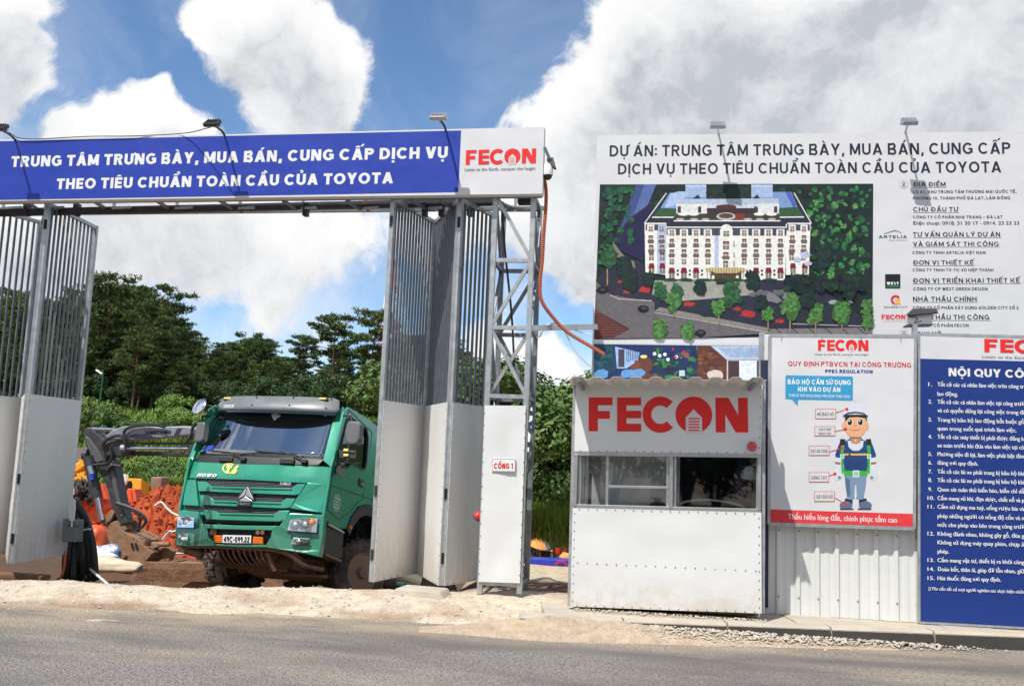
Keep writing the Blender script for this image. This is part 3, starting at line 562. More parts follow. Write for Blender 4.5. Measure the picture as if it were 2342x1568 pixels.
for i in range(40):
    for j in range(4):
        p = K0+kd*(i*.5-.3)+kn*(.205+j*.36)
        if p.y > 11.2 or (i < 3 and j > 1): continue
        z = -.004-.012*random.random(); b.hexa([p+V((0, 0, -.2)), p+kd*.494+V((0, 0, -.2)), p+kd*.494+kn*.354+V((0, 0, -.2)), p+kn*.354+V((0, 0, -.2))], [p+V((0, 0, z)), p+kd*.494+V((0, 0, z)), p+kd*.494+kn*.354+V((0, 0, z)), p+kn*.354+V((0, 0, z))])
tag(b.build('pavement'), kind='structure')
# loose stones
def stone(b, p, r):
    vs = []; k = [(0, 0, 1), (.9, 0, .2), (.3, .85, .25), (-.75, .5, .2), (-.7, -.55, .25), (.3, -.9, .2), (0, 0, -.6)]
    a = random.random()*6.3; ca_, sa_ = math.cos(a), math.sin(a)
    for x, y, z in k: q = r*random.uniform(.7, 1.2); vs.append(p+V(((x*ca_-y*sa_)*q, (x*sa_+y*ca_)*q, z*q*.75)))
    b.add(vs, [(0, 1, 2), (0, 2, 3), (0, 3, 4), (0, 4, 5), (0, 5, 1), (6, 2, 1), (6, 3, 2), (6, 4, 3), (6, 5, 4), (6, 1, 5)])
b = MB().use('stone')
for i in range(1700):
    x = random.uniform(-9, 2.6); e = lerp_tab(EDGE, x); c = lerp_tab(CREST, x); y = random.uniform(e-.25, c+.25)
    stone(b, V((x, y, max(0, ground_h(x, y)))), random.choice((.006, .008, .01, .012, .02)))
for i in range(1500):
    t = random.betavariate(2.0, 2.6); x = -.7+t*4.2; w = .32*(1-t*.55); k = K0+kd*((x-K0.x)/kd.x); p = k-kn*abs(random.gauss(0, w*.5)); hgt = .13*max(0, 1-(k-p).length/w/1.3)*(1-t)*1.0
    stone(b, V((p.x, p.y, max(.0, hgt))), random.choice((.008, .012, .016, .022)))
for i in range(500):
    x = random.uniform(-.75, 1.15); p = V((x, random.uniform(9.68, 9.85)+.12*x*0, .155)); stone(b, p, random.choice((.006, .01, .014)))
tag(b.build('gravel'), kind='stuff')
b = MB().use('earth')                      # dirt heaped against the kerb
n1 = 40; P = []
for i in range(n1+1):
    t = i/n1; k = K0+kd*(-1.5+t*4.5); hh = .15*(1-sm(.25, .95, t))*sm(-.02, .3, t)
    for j in range(7): u = j/6; P.append(k+kn*(.03-u*.6*(1-.5*t)*(.45+.55*sm(0, .3, t)))+V((0, 0, -.15+hh*(1-u)**1.3*(1+.2*nz(k.x*3, u*5, 2))+(.008 if j < 6 else -.03)+.01*nz(k.x, u, 9))))
b.add(P, [(i*7+j, i*7+j+1, (i+1)*7+j+1, (i+1)*7+j) for i in range(n1) for j in range(6)])
o = b.build('dirt', smooth=True); ca = o.data.color_attributes.new('Col', 'FLOAT_COLOR', 'POINT'); ca.data.foreach_set('color', [c for v in o.data.vertices for c in (.46, .36, .26, 1)]); tag(o, kind='structure')
b = MB().use('concrete'); c = atZ(958, 1352, .16); b.hexa([c+V(p) for p in ((-.3, -.12, -.06), (.32, -.16, -.06), (.36, .16, -.06), (-.24, .2, -.06))], [c+V(p) for p in ((-.24, -.1, .035), (.26, -.12, .03), (.3, .12, .045), (-.18, .16, .05))])
tag(b.build('concrete_lump', bevel=.02), 'broken pale lump of concrete lying before the folded gate', 'rubble')
b = MB().use('black'); pts = [atZ(*zf(1760, 1950, 1.3202)(x, y), .012) for x, y in ((1720, 335), (1770, 343), (1830, 350), (1865, 352))]
b.tube(bez(pts, 10), .018, 6); tag(b.build('rubber_strip'), 'torn black rubber strip lying in the gutter', 'debris')
# ------------------------------------------------------------------ gate portal: tower, beam, banner
YG = 10.5
def poly_plane(pts, Y): return [atY(u, v, Y) for u, v in pts]
gp = thing('gate_portal', 'tall galvanised steel lattice portal with a truss beam over the site entrance', 'gate frame', (-1.6, 10.8, 0))
tw = .058; YR = YG+.6
def post(a, bb, Y, name='post', w=tw, m='galv'):
    MB().use(m).beam(atY(*a, Y), atY(*bb, Y), w).build(name, gp, bevel=.004)
FT = dict(l0=ZE(1000, 55), l1=ZF(857, 1460), r0=ZE(1277, 50), r1=ZF(1140, 1460))
post(FT['l0'], FT['l1'], YG); post(FT['r0'], FT['r1'], YG)
PL0 = atY(*FT['l0'], YG); PL1 = atY(*FT['l1'], YG); PR0 = atY(*FT['r0'], YG); PR1 = atY(*FT['r1'], YG); back = V((0, .6, 0))
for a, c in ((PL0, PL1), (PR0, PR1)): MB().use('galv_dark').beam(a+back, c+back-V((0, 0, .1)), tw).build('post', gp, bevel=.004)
def onl(P, Q, z): return P+(Q-P)*((z-P.z)/(Q.z-P.z))
LV = [atY(*ZE(1110, 548), YG).z, atY(*ZE(1100, 1040), YG).z, atY(*ZE(1080, 1540), YG).z, atY(*ZF(1000, 1375), YG).z-.02, atY(*ZE(1100, 75), YG).z]
for z in LV:
    a = onl(PL0, PL1, z); c = onl(PR0, PR1, z)
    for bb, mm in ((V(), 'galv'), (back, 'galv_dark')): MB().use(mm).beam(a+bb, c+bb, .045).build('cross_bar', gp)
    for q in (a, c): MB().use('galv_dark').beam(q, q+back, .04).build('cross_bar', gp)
zs = [LV[4], LV[0], LV[1], LV[2], (LV[2]+LV[3])/2, LV[3]]
for i in range(5):
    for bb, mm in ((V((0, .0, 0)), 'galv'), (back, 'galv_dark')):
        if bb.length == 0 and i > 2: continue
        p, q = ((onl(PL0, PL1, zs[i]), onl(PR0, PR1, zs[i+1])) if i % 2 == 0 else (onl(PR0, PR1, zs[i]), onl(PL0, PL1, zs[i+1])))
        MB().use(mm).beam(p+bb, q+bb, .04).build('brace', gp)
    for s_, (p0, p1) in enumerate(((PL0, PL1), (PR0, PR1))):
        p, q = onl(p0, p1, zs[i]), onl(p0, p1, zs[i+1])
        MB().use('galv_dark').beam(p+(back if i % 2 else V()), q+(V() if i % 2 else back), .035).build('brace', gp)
p, q = onl(PL0, PL1, LV[1]), onl(PR0, PR1, LV[2]); MB().use('galv').beam(onl(PR0, PR1, LV[1]-.03)+V((0, .05, 0)), onl(PL0, PL1, LV[2])+V((0, .05, 0)), .038).build('brace', gp)
# side leg to billboard
MB().use('galv').beam(onl(PR0, PR1, atY(*ZP(0, 1247), YG).z), atY(1364, 747, YG+.55), .05, .06).build('tie_beam', gp)
# far post of the portal, just outside the view
for yy in (YG, YG+.6): MB().use('galv').beam((-9.35, yy, 4.65), (-9.35, yy, -.1), tw).build('post', gp)
# beam under the banner
yb = YG+.38
TB0, TB1 = atY(0, 487, yb), atY(1130, 462, yb); TB0 = TB1+(TB0-TB1)*1.28
MB().use('steel_dark').beam(TB0, TB1, .07, .085).build('gate_track', gp)
T0, T1 = atY(0, 462, YG-.02), atY(1240, 447, YG-.02); T0 = T1+(T0-T1)*1.14
MB().use('galv_dark').beam(T0, T1, .05, .05).build('beam_chord', gp)
U0, U1 = T0+V((0, .55, .0)), T1+V((0, .55, 0)); MB().use('galv_dark').beam(U0, U1, .045).build('beam_chord', gp)
for du in (-20, 78, 235, 380, 525, 670, 815, 965, 1030, 1160):
    a = atY(du-22, 459, YG); m_ = atY(du+8, 478, yb); c = atY(du+34, 459, YG)
    MB().use('galv_dark').beam(a, V((m_.x, m_.y, m_.z)), .035).build('strut', gp); MB().use('galv').beam(c+V((0, .3, 0)), m_, .03).build('strut', gp)
    MB().use('galv').beam(V((m_.x+.04, yb+.1, m_.z)), V((m_.x+.04, yb+.1, m_.z+.16)), .03).build('strut', gp)
for u in (62, 176, 700, 972, 1010, 1075): p = atY(u, 480, yb); MB().use('steel_dark').box(p+V((0, 0, .0)), (.06, .1, .16)).build('roller', gp, bevel=.005)
# cladding of the tower foot
cl = poly_plane([ZF(848, 1375), ZF(1143, 1385), ZF(1187, 122), ZF(893, 120)], YG-.05)
def sheet_panel(q, thick, div=(6, 14), dent=.006, seed=0, m='white_sheet', riv=None):
    """thin sheet on four corners (bl, br, tr, tl) with slight buckles, and rows of rivets"""
    b = MB().use(m); n = (q[1]-q[0]).cross(q[3]-q[0]).normalized(); a, c = div; f = []
    for k in range(c+1):
        for i in range(a+1):
            s, t = i/a, k/c; p = (q[0]*(1-s)+q[1]*s)*(1-t)+(q[3]*(1-s)+q[2]*s)*t; e = 4*s*(1-s); f.append(p+n*dent*mnoise.noise(V((s*3+seed, t*7, seed*1.7)))*min(1, e*2+.2))
    m_ = len(f); b.add(f, [(k*(a+1)+i, k*(a+1)+i+1, (k+1)*(a+1)+i+1, (k+1)*(a+1)+i) for k in range(c) for i in range(a)])
    rim = [i for i in range(a+1)]+[k*(a+1)+a for k in range(1, c+1)]+[c*(a+1)+i for i in range(a-1, -1, -1)]+[k*(a+1) for k in range(c-1, 0, -1)]
    R0 = [f[i] for i in rim]; R1 = [p-n*thick for p in R0]; nn = len(rim); b.add(R0+R1, [(i, nn+i, nn+(i+1) % nn, (i+1) % nn) for i in range(nn)]); b.quad(*[p-n*thick for p in (q[0], q[3], q[2], q[1])])
    for (p0, p1, num) in (riv or []):
        b.use('galv_dark')
        for i in range(num): p = p0+(p1-p0)*(i+.5)/num; b.cyl(p-n*.004, p+n*.004, .007, n=6)
        b.use(m)
    return b
def inset(q, d=.02): c = (q[0]+q[1]+q[2]+q[3])/4; return [p+(c-p).normalized()*d for p in q]
ci = inset(cl)
o = sheet_panel(cl, .012, dent=.02, seed=2, riv=[(ci[0], ci[3], 14), (ci[1], ci[2], 14)]).build('cladding_panel', gp, smooth=True, auto=30)
b = MB().use('black').box(atY(*ZE(1222, 100), YG+.3), (.2, .12, .13)); b.build('transformer_box', gp, bevel=.006)
b = MB().use('wire_white')
for pts in ([(1060, 130), (1110, 150), (1160, 155), (1230, 160), (1300, 150)], [(1275, 170), (1300, 240), (1330, 235), (1332, 150), (1325, 330)], [(1325, 150), (1335, 220), (1320, 330), (1310, 450)]): b.tube(bez([atY(*ZE(*p), YG+.02) for p in pts], 14), .008, 5)
b.build('cable', gp); MB().use('black').tube(bez([atY(*ZE(*p), YG+.3) for p in ((1045, 180), (1065, 470), (1110, 900), (1128, 1200), (1130, 1320))], 14), .014, 6).build('cable', gp)
# gate number plate
pz = [ZF(942, 590), ZF(1110, 594), ZF(1113, 497), ZF(944, 492)]; q = poly_plane(pz, YG-.066)
gs = thing('gate_sign', 'small white plate with red gate number screwed to the tower cladding', 'sign', tuple(q[0])); gs.location.z -= .01
MB().use('white_paint').prism(q, (0, .008, 0)).build('plate', gs, bevel=.002)
s = Sheet(q[0], (0, -1, 0), ZF, .002)
for a, c in (((948, 499), (1108, 503)), ((947, 585), (1107, 589))): s.line(*a, *c, 2.2, S(150, 150, 150))
s.line(948, 499, 947, 585, 2.2, S(150, 150, 150)); s.line(1108, 503, 1107, 589, 2.2, S(150, 150, 150))
s.text('CỔNG 1', (958, 570), (1095, 572), 40, S(205, 45, 40), .25, gap=.1).build('lettering', gs)
# banner over the gate
YB = YG-.16; bp0 = V((0, YB, 0)); ny = V((0, -1, 0))
BU = lambda x, y: (x, y)
bt = poly_plane([(0, 459.5), (1240.5, 443), (1245, 290.5), (0, 319.5)], YB); d0 = (bt[0]-bt[1]); d1 = (bt[3]-bt[2]); bt[0] = bt[1]+d0*1.1; bt[3] = bt[2]+d1*1.1
bn = thing('entrance_banner', 'long blue and white banner carried across the top of the entrance gate', 'banner', tuple((bt[0]+bt[1])/2))
sheet_panel(bt, .12, (40, 5), .0015, 4, 'canvas').build('canvas_box', bn, smooth=True, auto=40)
s = Sheet(bp0, ny, BU, .002); blue = (.012, .042, .36)
tl = lambda t, p, q_: (p[0]+(q_[0]-p[0])*t, p[1]+(q_[1]-p[1])*t)
TLb, TRb, BRb, BLb = (-80, 325), ZD(1325, 158), ZD(1303, 635), (-80, 458.5)
top = [tl(i/16, TLb, TRb) for i in range(17)]; bot = [tl(i/16, BLb, BRb) for i in range(17)]; s.lay()
for i in range(16): s.poly([bot[i], bot[i+1], top[i+1], top[i]], blue, False)
s.build('blue_print', bn)
s = Sheet(bp0, ny, BU, .0028); s.sp = bn
s.text('TRUNG TÂM TRƯNG BÀY, MUA BÁN, CUNG CẤP DỊCH VỤ', (25, 382.3), (1023.6, 361.6), 24.5, (.75, .75, .75), .23, gap=.12)
s.text('THEO TIÊU CHUẨN TOÀN CẦU CỦA TOYOTA', (128.7, 433), (898.8, 419.5), 24.2, (.75, .75, .75), .23, gap=.12)
s = Sheet(bp0, ny, BU, .0028); logo(s, (1065, 377.5), (1225.7, 373.6), 33.8)
s.btext('Listen to the Earth, conquer the height', (1062.7, 391.6), (1224.8, 388.6), 7.2, S(95, 100, 112), .012).build('logo', bn, label='red company lettering with a grey motto line')
# floodlights on the boards
def floodlight(base, head, label, group, kind=0, arm='steel_dark'):
    base = V(base); head = V(head); t = thing('floodlight', label, 'floodlight', tuple(base), 0, group)
    MB().use(arm).tube(bez([base+V((0, .05, -.12)), base, (base+head)/2+V((0, 0, .02)), head], 8), .014, 6).build('arm', t)
    rot = Matrix.Rotation(R_(38), 3, 'X'); h = MB().use('alu' if kind else 'steel_dark'); h.box(head+V((0, -.02, .02)), (.17, .14, .045), rot); 
    for i in range(5): h.box(head+rot @ V((-.06+i*.03, 0, .028))+V((0, -.02, .02)), (.008, .12, .016), rot)
    h.build('housing', t, bevel=.004)
    MB().use('white_paint' if kind else 'alu').box(head+V((0, -.02, .02))+rot @ V((0, 0, -.026)), (.15, .12, .006), rot).build('glass', t)
    MB().use('alu').beam(head+V((-.1, 0, .0)), head+V((.1, 0, 0)), .02, .03).build('bracket', t)
    return t
def onb(u, v, Y): return atY(u, v, Y)
for (bu, hu, lab, kd_) in (((35, 321), (1, 297), 'dark floodlight on a bent arm at the left end of the blue banner', 0), ((513, 308), (487, 287), 'dark floodlight on a short arm over the middle of the blue banner', 0), ((1019, 296), (1003, 272), 'silver floodlight on an arm where the blue banner meets its white end', 1)):
    p = atY(*bu, YB); floodlight(p, atY(*hu, YB-.42), lab, 'floodlights on the entrance banner', kd_)
c = MB().use('black'); c.tube(bez([atY(*p, YB-.02 if i not in (0,) else YB-.4) for i, p in enumerate([(482, 291), (420, 305), (300, 311), (200, 312), (60, 318), (20, 303)])], 24), .006, 5)
tag(c.build('cable'), 'thin black cable strung along the top edge of the blue banner', 'cable')
# dome camera
p = atY(1243, 335, YB+.05); cc = thing('security_camera', 'beige dome security camera on a bracket beside the white banner end', 'camera', tuple(p)); A = lambda x, y, Y=YB: atY(*ZD(x, y), Y)
MB().use('grey_plastic').beam(A(1970, 290), A(2010, 380), .03, .035).build('bracket', cc)
b = MB().use('grey_plastic'); b.prism([A(1985, 368), A(2035, 362), A(2056, 440), A(2045, 445), A(1988, 400)], (0, .1, 0)); b.build('housing', cc, bevel=.006)
c0 = A(1998, 440, YB+.05); b = MB().use('white_paint').lathe(c0+V((0, 0, .05)), (0, 0, -1), [(0, .035), (.03, .055), (.12, .06), (.15, .056)]); b.build('body', cc, smooth=True, auto=40)
MB().use('black').lathe(c0+V((0, 0, -.1)), (0, 0, -1), [(0, .05), (.02, .047), (.04, .035), (.055, .012)]).build('dome', cc, smooth=True)
# orange corrugated conduit
hp = bez([atY(*ZP(x, y), YG-.03+.0015*max(0, y-1100)*.6) for x, y in ((70, 250), (84, 330), (84, 440), (70, 620), (60, 800), (45, 950), (58, 1070), (150, 1198), (240, 1282), (372, 1362), (470, 1420))], 260)
b = MB().use('orange_hose').tube(hp, [.024 if i % 2 else .018 for i in range(len(hp))], 8); tag(b.build('corrugated_hose'), 'orange corrugated conduit hanging from the tower across to the billboard', 'hose')
b = MB().use('wire_white')
for pts in ([(0, 1260), (60, 1240), (140, 1212), (185, 1215), (225, 1300), (280, 1400), (340, 1465), (385, 1500)], [(20, 1305), (45, 1300), (60, 1270), (110, 1225), (150, 1215)], [(140, 1215), (180, 1222), (300, 1270), (378, 1290)]): b.tube(bez([atY(*ZP(x, y), YG+.1+.001*x) for x, y in pts], 20), .01, 5)
tag(b.build('cable'), 'white cables tied along the beam between tower and billboard', 'cable')
# ------------------------------------------------------------------ folding gate leaves
def leaf(root, A, B, zt, zm, zb, label=None, nb=12, side=-1, seed=0):
    """one leaf of the folding gate between plan points A and B"""
    A = V((A[0], A[1], 0)); B = V((B[0], B[1], 0)); d = (B-A).normalized(); n = V((d.y, -d.x, 0)); Z = lambda p, z: V((p.x, p.y, z)); t = .055
    f = MB().use('galv')
    a, c = A+d*.03, B-d*.03
    f.beam(Z(a, zb), Z(a, zt), t, t, d); f.beam(Z(c, zb), Z(c, zt), t, t, d)
    for z in (zt-.03, zm, zb+.05): f.beam(Z(a+d*.03, z), Z(c-d*.03, z), .04, .05)
    o = f.build('gate_leaf', root, bevel=.003, label=label); o2 = MB().use('galv_backlit')
    for i in range(nb): p = a+(c-a)*((i+1)/(nb+1)); o2.beam(Z(p, zm+.025), Z(p, zt-.055), .022, .024, n)
    g_ = o2.build('bar_grille'); g_.parent = o; g_.data.transform(wm(o).inverted())
    q = [Z(A+d*.012, zb), Z(B-d*.012, zb), Z(B-d*.012, zm+.02), Z(A+d*.012, zm+.02)]; off = n*side*.034
    if side > 0: q = [q[1], q[0], q[3], q[2]]
    q = [p-off*-1 for p in q] if False else [p+n*.034 for p in q] if side < 0 else [p-n*.034 for p in q]
    qi = inset(q, .02); sp = sheet_panel(q, .006, (5, 10), .014, seed, 'leaf_sheet', riv=[(qi[0], qi[3], 16), (qi[1], qi[2], 16), (qi[0], qi[1], 7)])
    s_ = sp.build('sheet_panel', smooth=True, auto=30); s_.parent = o; s_.data.transform(wm(o).inverted())
    for z in (zb+.3, (zb+zm)/2, zt-.3):
        h = MB().use('steel_dark').cyl(Z(A, z-.06), Z(A, z+.06), .018, n=8).build('hinge'); h.parent = o; h.data.transform(wm(o).inverted())
    return o
ztR = atY(893, 449, YG).z; zbR = atY(*ZF(110, 1378), YG).z; zmR = atY(*ZF(180, 95), YG).z
F1 = atY(872, 900, YG); F1 = (F1.x, YG); B1 = atZ(995, 504, ztR); F2 = atZ(1052, 451, ztR); B2 = atZ(1134, 490, ztR)
fg = thing('folding_gate', 'folding gate leaves of steel bars over white sheets pushed back beside the truck', 'gate', (F1[0]+.5, YG+.3, zbR), 0, 'folding gates of the entrance')
leaf(fg, F1, B1, ztR, zmR, zbR, seed=1, nb=13); leaf(fg, F2, B1, ztR, zmR, zbR, seed=2, side=1, nb=13); leaf(fg, F2, B2, ztR, zmR, zbR, seed=3, nb=7)
ztL = ztR-.02; Fl = atZ(109, 460, ztL); Bl = atZ(222, 517, ztL); Bd = atZ(97, 505, ztL); Fd0 = atZ(0, 478, ztL); Fd = Bd+(Fd0-Bd).normalized()*1.13
zbL = atY(16, 1288, Fl.y).z; zmL = atY(*ZB(195, 212), Fl.y).z
fl = thing('folding_gate', 'folding gate leaves of steel bars over white sheets at the left edge', 'gate', (Fl.x, Fl.y, zbL), 0, 'folding gates of the entrance')
leaf(fl, Fl, Bl, ztL, zmL, zbL, seed=5, nb=11); leaf(fl, Fl, Bd, ztL, zmL, zbL, seed=6, side=1, nb=11); leaf(fl, Fd, Bd, ztL, zmL, zbL, seed=7, nb=11)
b = MB().use('red'); c = atY(1092, 1181, YG+.05); b.lathe(c, (.6, -.3, .6), [(0, .055), (.03, .05), (.055, .03), (.062, .005)], 14); b.use('darkblue').lathe(c, (-.6, .3, -.6), [(0, .055), (.015, .056), (.02, .04)], 14)
tag(b.build('cap', smooth=True, auto=40), 'red and dark blue cap peeping out behind the tower cladding', 'cap')
# ------------------------------------------------------------------ project billboard
bb_ = R_(2.5); BN = V((math.sin(bb_), -math.cos(bb_), 0)); BP = V((-.77, 11.4, 0)); BD = V((math.cos(bb_), math.sin(bb_), 0))
def onB(u, v): return atP(u, v, BP, BN)
c_tl, c_tr = onB(1365.5, 309.7), onB(2342, 300.5); c_bl = onB(1352.5, 880); c_tr = c_tl+(c_tr-c_tl)*1.06; zb_ = 1.9
c_bl = c_tl+(c_bl-c_tl)*((zb_-c_tl.z)/(c_bl.z-c_tl.z)); c_br = V((c_tr.x, c_tr.y, zb_))
bl = thing('project_billboard', 'huge white project billboard with a hotel picture and dark lettering behind the booth', 'billboard', tuple(c_bl.lerp(c_br, .5)))
sheet_panel([c_bl, c_br, c_tr, c_tl], .1, (30, 20), .0015, 8, 'canvas').build('canvas_panel', bl, smooth=True, auto=40)
f = MB().use('galv_dark')
for t in (.02, .27, .5, .73, .98):
    p = c_bl.lerp(c_br, t)-BN*.16; MB().use('galv_dark').beam(V((p.x, p.y, 0)), V((p.x, p.y, c_tl.z-.1)), .07).build('post', bl)
    p2 = p-BN*1.2; MB().use('galv_dark').beam(V((p2.x, p2.y, 0)), V((p.x, p.y, 4.6)), .05).build('brace', bl)
INK = S(30, 34, 52)
s = Sheet(BP, BN, ZI, .002); s.text('DỰ ÁN: TRUNG TÂM TRƯNG BÀY, MUA BÁN, CUNG CẤP', (115, 218), (2270, 204), 59, INK, .17, gap=.15).build('lettering', bl, label='upper row of large dark title capitals')
s = Sheet(BP, BN, ZI, .002); s.text('DỊCH VỤ THEO TIÊU CHUẨN TOÀN CẦU CỦA TOYOTA', (160, 314), (2220, 304), 57, INK, .17, gap=.15).build('lettering', bl, label='lower row of large dark title capitals')
s = Sheet(BP, BN, ZK, .002)
for tx, x0, y0, x1, y1, cap in (('ĐỊA ĐIỂM', 682, 118, 982, 118, 41), ('CHỦ ĐẦU TƯ', 680, 352, 1098, 352, 41), ('TƯ VẤN QUẢN LÝ DỰ ÁN', 678, 587, 1492, 586, 42), ('VÀ GIÁM SÁT THI CÔNG', 678, 675, 1478, 674, 41),
        ('ĐƠN VỊ THIẾT KẾ', 678, 848, 1245, 848, 41), ('ĐƠN VỊ TRIỂN KHAI THIẾT KẾ', 678, 1017, 1675, 1015, 43), ('NHÀ THẦU CHÍNH', 678, 1188, 1272, 1188, 42), ('NHÀ THẦU THI CÔNG', 678, 1358, 1390, 1358, 44), ('QUY MÔ', 715, 1512, 945, 1512, 42)):
    s = Sheet(BP, BN, ZK, .002); s.text(tx, (x0, y0), (x1, y1), cap, INK, .17, gap=.16); s.line(x0, y0+9, x1+12, y1+9, 3, INK); s.build('lettering', bl)
for tx, x0, y0, x1, y1, cap in (('LÔ A1, KHU TRUNG TÂM THƯƠNG MẠI QUỐC TẾ,', 678, 183, 1643, 178, 28), ('PHƯỜNG 10, THÀNH PHỐ ĐÀ LẠT, LÂM ĐỒNG', 678, 242, 1585, 238, 28), ('CÔNG TY CỔ PHẦN NHA TRANG – ĐÀ LẠT', 678, 417, 1515, 415, 26),
        ('CÔNG TY TNHH ARTELIA VIỆT NAM', 672, 748, 1355, 748, 27), ('CÔNG TY TNHH TV-TK-XD HIỆP THÀNH', 675, 910, 1430, 910, 27), ('CÔNG TY CP WEST GREEN DESIGN', 682, 1087, 1375, 1087, 28), ('CÔNG TY CỔ PHẦN XÂY DỰNG GOLDEN CITY SỐ 2', 678, 1262, 1663, 1262, 28), ('CÔNG TY CỔ PHẦN FECON', 678, 1427, 1198, 1427, 28)):
    s = Sheet(BP, BN, ZK, .002); s.text(tx, (x0, y0), (x1, y1), cap, S(52, 56, 72), .18, gap=.17); s.build('lettering', bl)
s = Sheet(BP, BN, ZK, .002); s.btext('Điện thoại: 0918. 31 30 17 - 0914. 23 23 23', (678, 476), (1668, 474), 32, S(52, 56, 72), .02)
s.build('lettering', bl)
s = Sheet(BP, BN, ZK, .002)
for cx, cy in ((592, 98), (593, 1480)):
    s.blob(cx, cy, 40, 40, S(120, 122, 132), 28, 0); s.blob(cx, cy, 37, 37, (.63, .63, .645), 28, 0)
s.blob(592, 90, 15, 15, INK, 16, 0); s.blob(592, 90, 8, 8, (.63, .63, .645), 14, 0); s.poly([(582, 98), (592, 114), (602, 98)], INK); s.poly([(570, 120), (614, 120), (608, 112), (576, 112)], INK)
s.rect(572, 1466, 614, 1496, INK)
for i in range(3): s.rect(576+i*13, 1472, 585+i*13, 1492, (.63, .63, .645))
s.build('logo', bl); s = Sheet(BP, BN, ZK, .002); s.text('ARTELIA', (358, 600), (622, 600), 26, S(50, 60, 90), .18, gap=.2); s.poly([(400, 560), (510, 524), (512, 532), (405, 562)], S(60, 66, 90)); s.poly([(510, 524), (572, 550), (570, 553), (510, 531)], S(60, 66, 90))
s.btext('Passion & Solutions', (455, 624), (625, 624), 11, S(110, 112, 122), 0)
s.build('logo', bl); s = Sheet(BP, BN, ZK, .002); s.rect(418, 935, 560, 1068, S(22, 24, 38)); s.text('WEST', (432, 1033), (547, 1033), 25, (.74, .74, .74), .26); s.rect(432, 1043, 550, 1057, S(40, 120, 80))
s.build('logo', bl); s = Sheet(BP, BN, ZK, .002); s.col = S(200, 45, 60); s.poly([(515+r*math.cos(R_(a)), 1175-r*math.sin(R_(a))) for r, A_ in ((46, range(30, 301, 15)), (24, range(300, 29, -15))) for a in A_], S(200, 45, 60))
s.poly([(515, 1165), (558, 1165), (558, 1218), (500, 1218), (512, 1200), (534, 1200), (534, 1184), (515, 1184)], S(230, 165, 70))
s.text('GOLDEN CITY', (405, 1250), (625, 1250), 17, S(110, 112, 120), .2, gap=.2)
s.build('logo', bl); s = Sheet(BP, BN, ZK, .002); logo(s, (385, 1357), (612, 1357), 44, ground=(.63, .63, .645)); s.line(392, 1373, 606, 1373, 3, S(220, 150, 150))
s.build('logo', bl)
# the printed pictures, drawn as flat inks
rnd = random.Random(5)
s = Sheet(BP, BN, ZO, .002); s.use('print_picture'); s.mats = [M['print_picture']]; s.mi = 0; G0 = S(18, 40, 34)
s.poly([(45, 1252), (2228, 1222), (2235, 32), (92, 38)], S(20, 38, 36))
inside = lambda x, y: 60+(1-(y-38)/1200)*35 < x < 2225 and 45 < y < 1215
def trees(x0, y0, x1, y1, n, r, cols):
    k0 = s.k
    for i_ in range(n):
        s.k = k0+(i_*7) % 210; x, y = rnd.uniform(x0, x1), rnd.uniform(y0, y1); q = r*rnd.uniform(.6, 1.3)
        if inside(x-q, y-q) and inside(x+q, y+q):
            cc = rnd.choice(cols); s.blob(x, y, q*.8, q*.8, tuple(k*.6 for k in cc), 9, .35, rnd)
            for _k in range(5): s.blob(x+rnd.uniform(-.7, .6)*q, y+rnd.uniform(-.8, .6)*q, q*.34, q*.3, tuple(k*rnd.uniform(.75, 1.4) for k in cc), 7, .45, rnd)
    s.k = k0+220
dk = [S(14, 34, 28), S(22, 50, 36), S(28, 62, 42), S(12, 28, 30)]; lt = [S(44, 112, 62), S(58, 132, 70), S(40, 96, 58), S(84, 140, 76), S(30, 70, 48)]
trees(100, 50, 620, 560, 60, 42, dk); trees(1500, 50, 2220, 1150, 110, 46, dk); trees(1640, 55, 2220, 760, 170, 24, lt); trees(940, 50, 1270, 165, 24, 26, dk)
s.poly([(375, 40), (535, 40), (470, 200), (300, 420), (190, 480), (250, 380)], S(62, 74, 132)); s.poly([(440, 40), (535, 40), (470, 190), (340, 330)], S(82, 104, 158)); s.poly([(470, 200), (520, 260), (430, 640), (250, 560), (190, 470), (330, 300)], S(28, 26, 66))
trees(95, 60, 340, 480, 60, 30, [S(30, 86, 60), S(36, 98, 62), S(22, 64, 48)])
# forecourt and road
s.poly([(62, 1240), (62, 780), (200, 640), (400, 640), (500, 790), (1250, 800), (1700, 780), (2225, 1130), (2225, 1215), (1420, 1205), (900, 1240)], S(40, 40, 58))
s.poly([(520, 790), (1250, 790), (1330, 900), (1000, 930), (620, 960), (500, 900)], S(150, 150, 140)); s.poly([(360, 640), (200, 600), (190, 480), (250, 560), (370, 700)], S(120, 116, 104))
s.poly([(62, 800), (170, 900), (330, 930), (520, 960), (520, 1040), (1420, 1205), (850, 1238), (62, 1245)], S(98, 94, 98)); s.poly([(55, 1020), (330, 1170), (200, 1240), (50, 1245)], S(82, 40, 40))
for i in range(9): s.line(60+i*4, 1040+i*22, 130+i*26, 1060+i*20, 4, S(120, 74, 66))
s.poly([(520, 1030), (560, 1000), (1400, 1160), (1420, 1200)], S(128, 124, 118)); s.line(170, 905, 240, 935, 8, S(170, 166, 156)); s.line(240, 935, 500, 950, 8, S(170, 166, 156)); s.line(520, 1040, 1420, 1200, 7, S(170, 166, 156))
s.poly([(1420, 1170), (2225, 1160), (2225, 1215), (1420, 1210)], S(120, 114, 114)); s.line(1600, 1130, 2200, 1150, 8, S(150, 160, 150))
for x0 in range(1450, 2220, 130): s.line(x0, 1150, x0+70, 1212, 6, S(36, 36, 44))
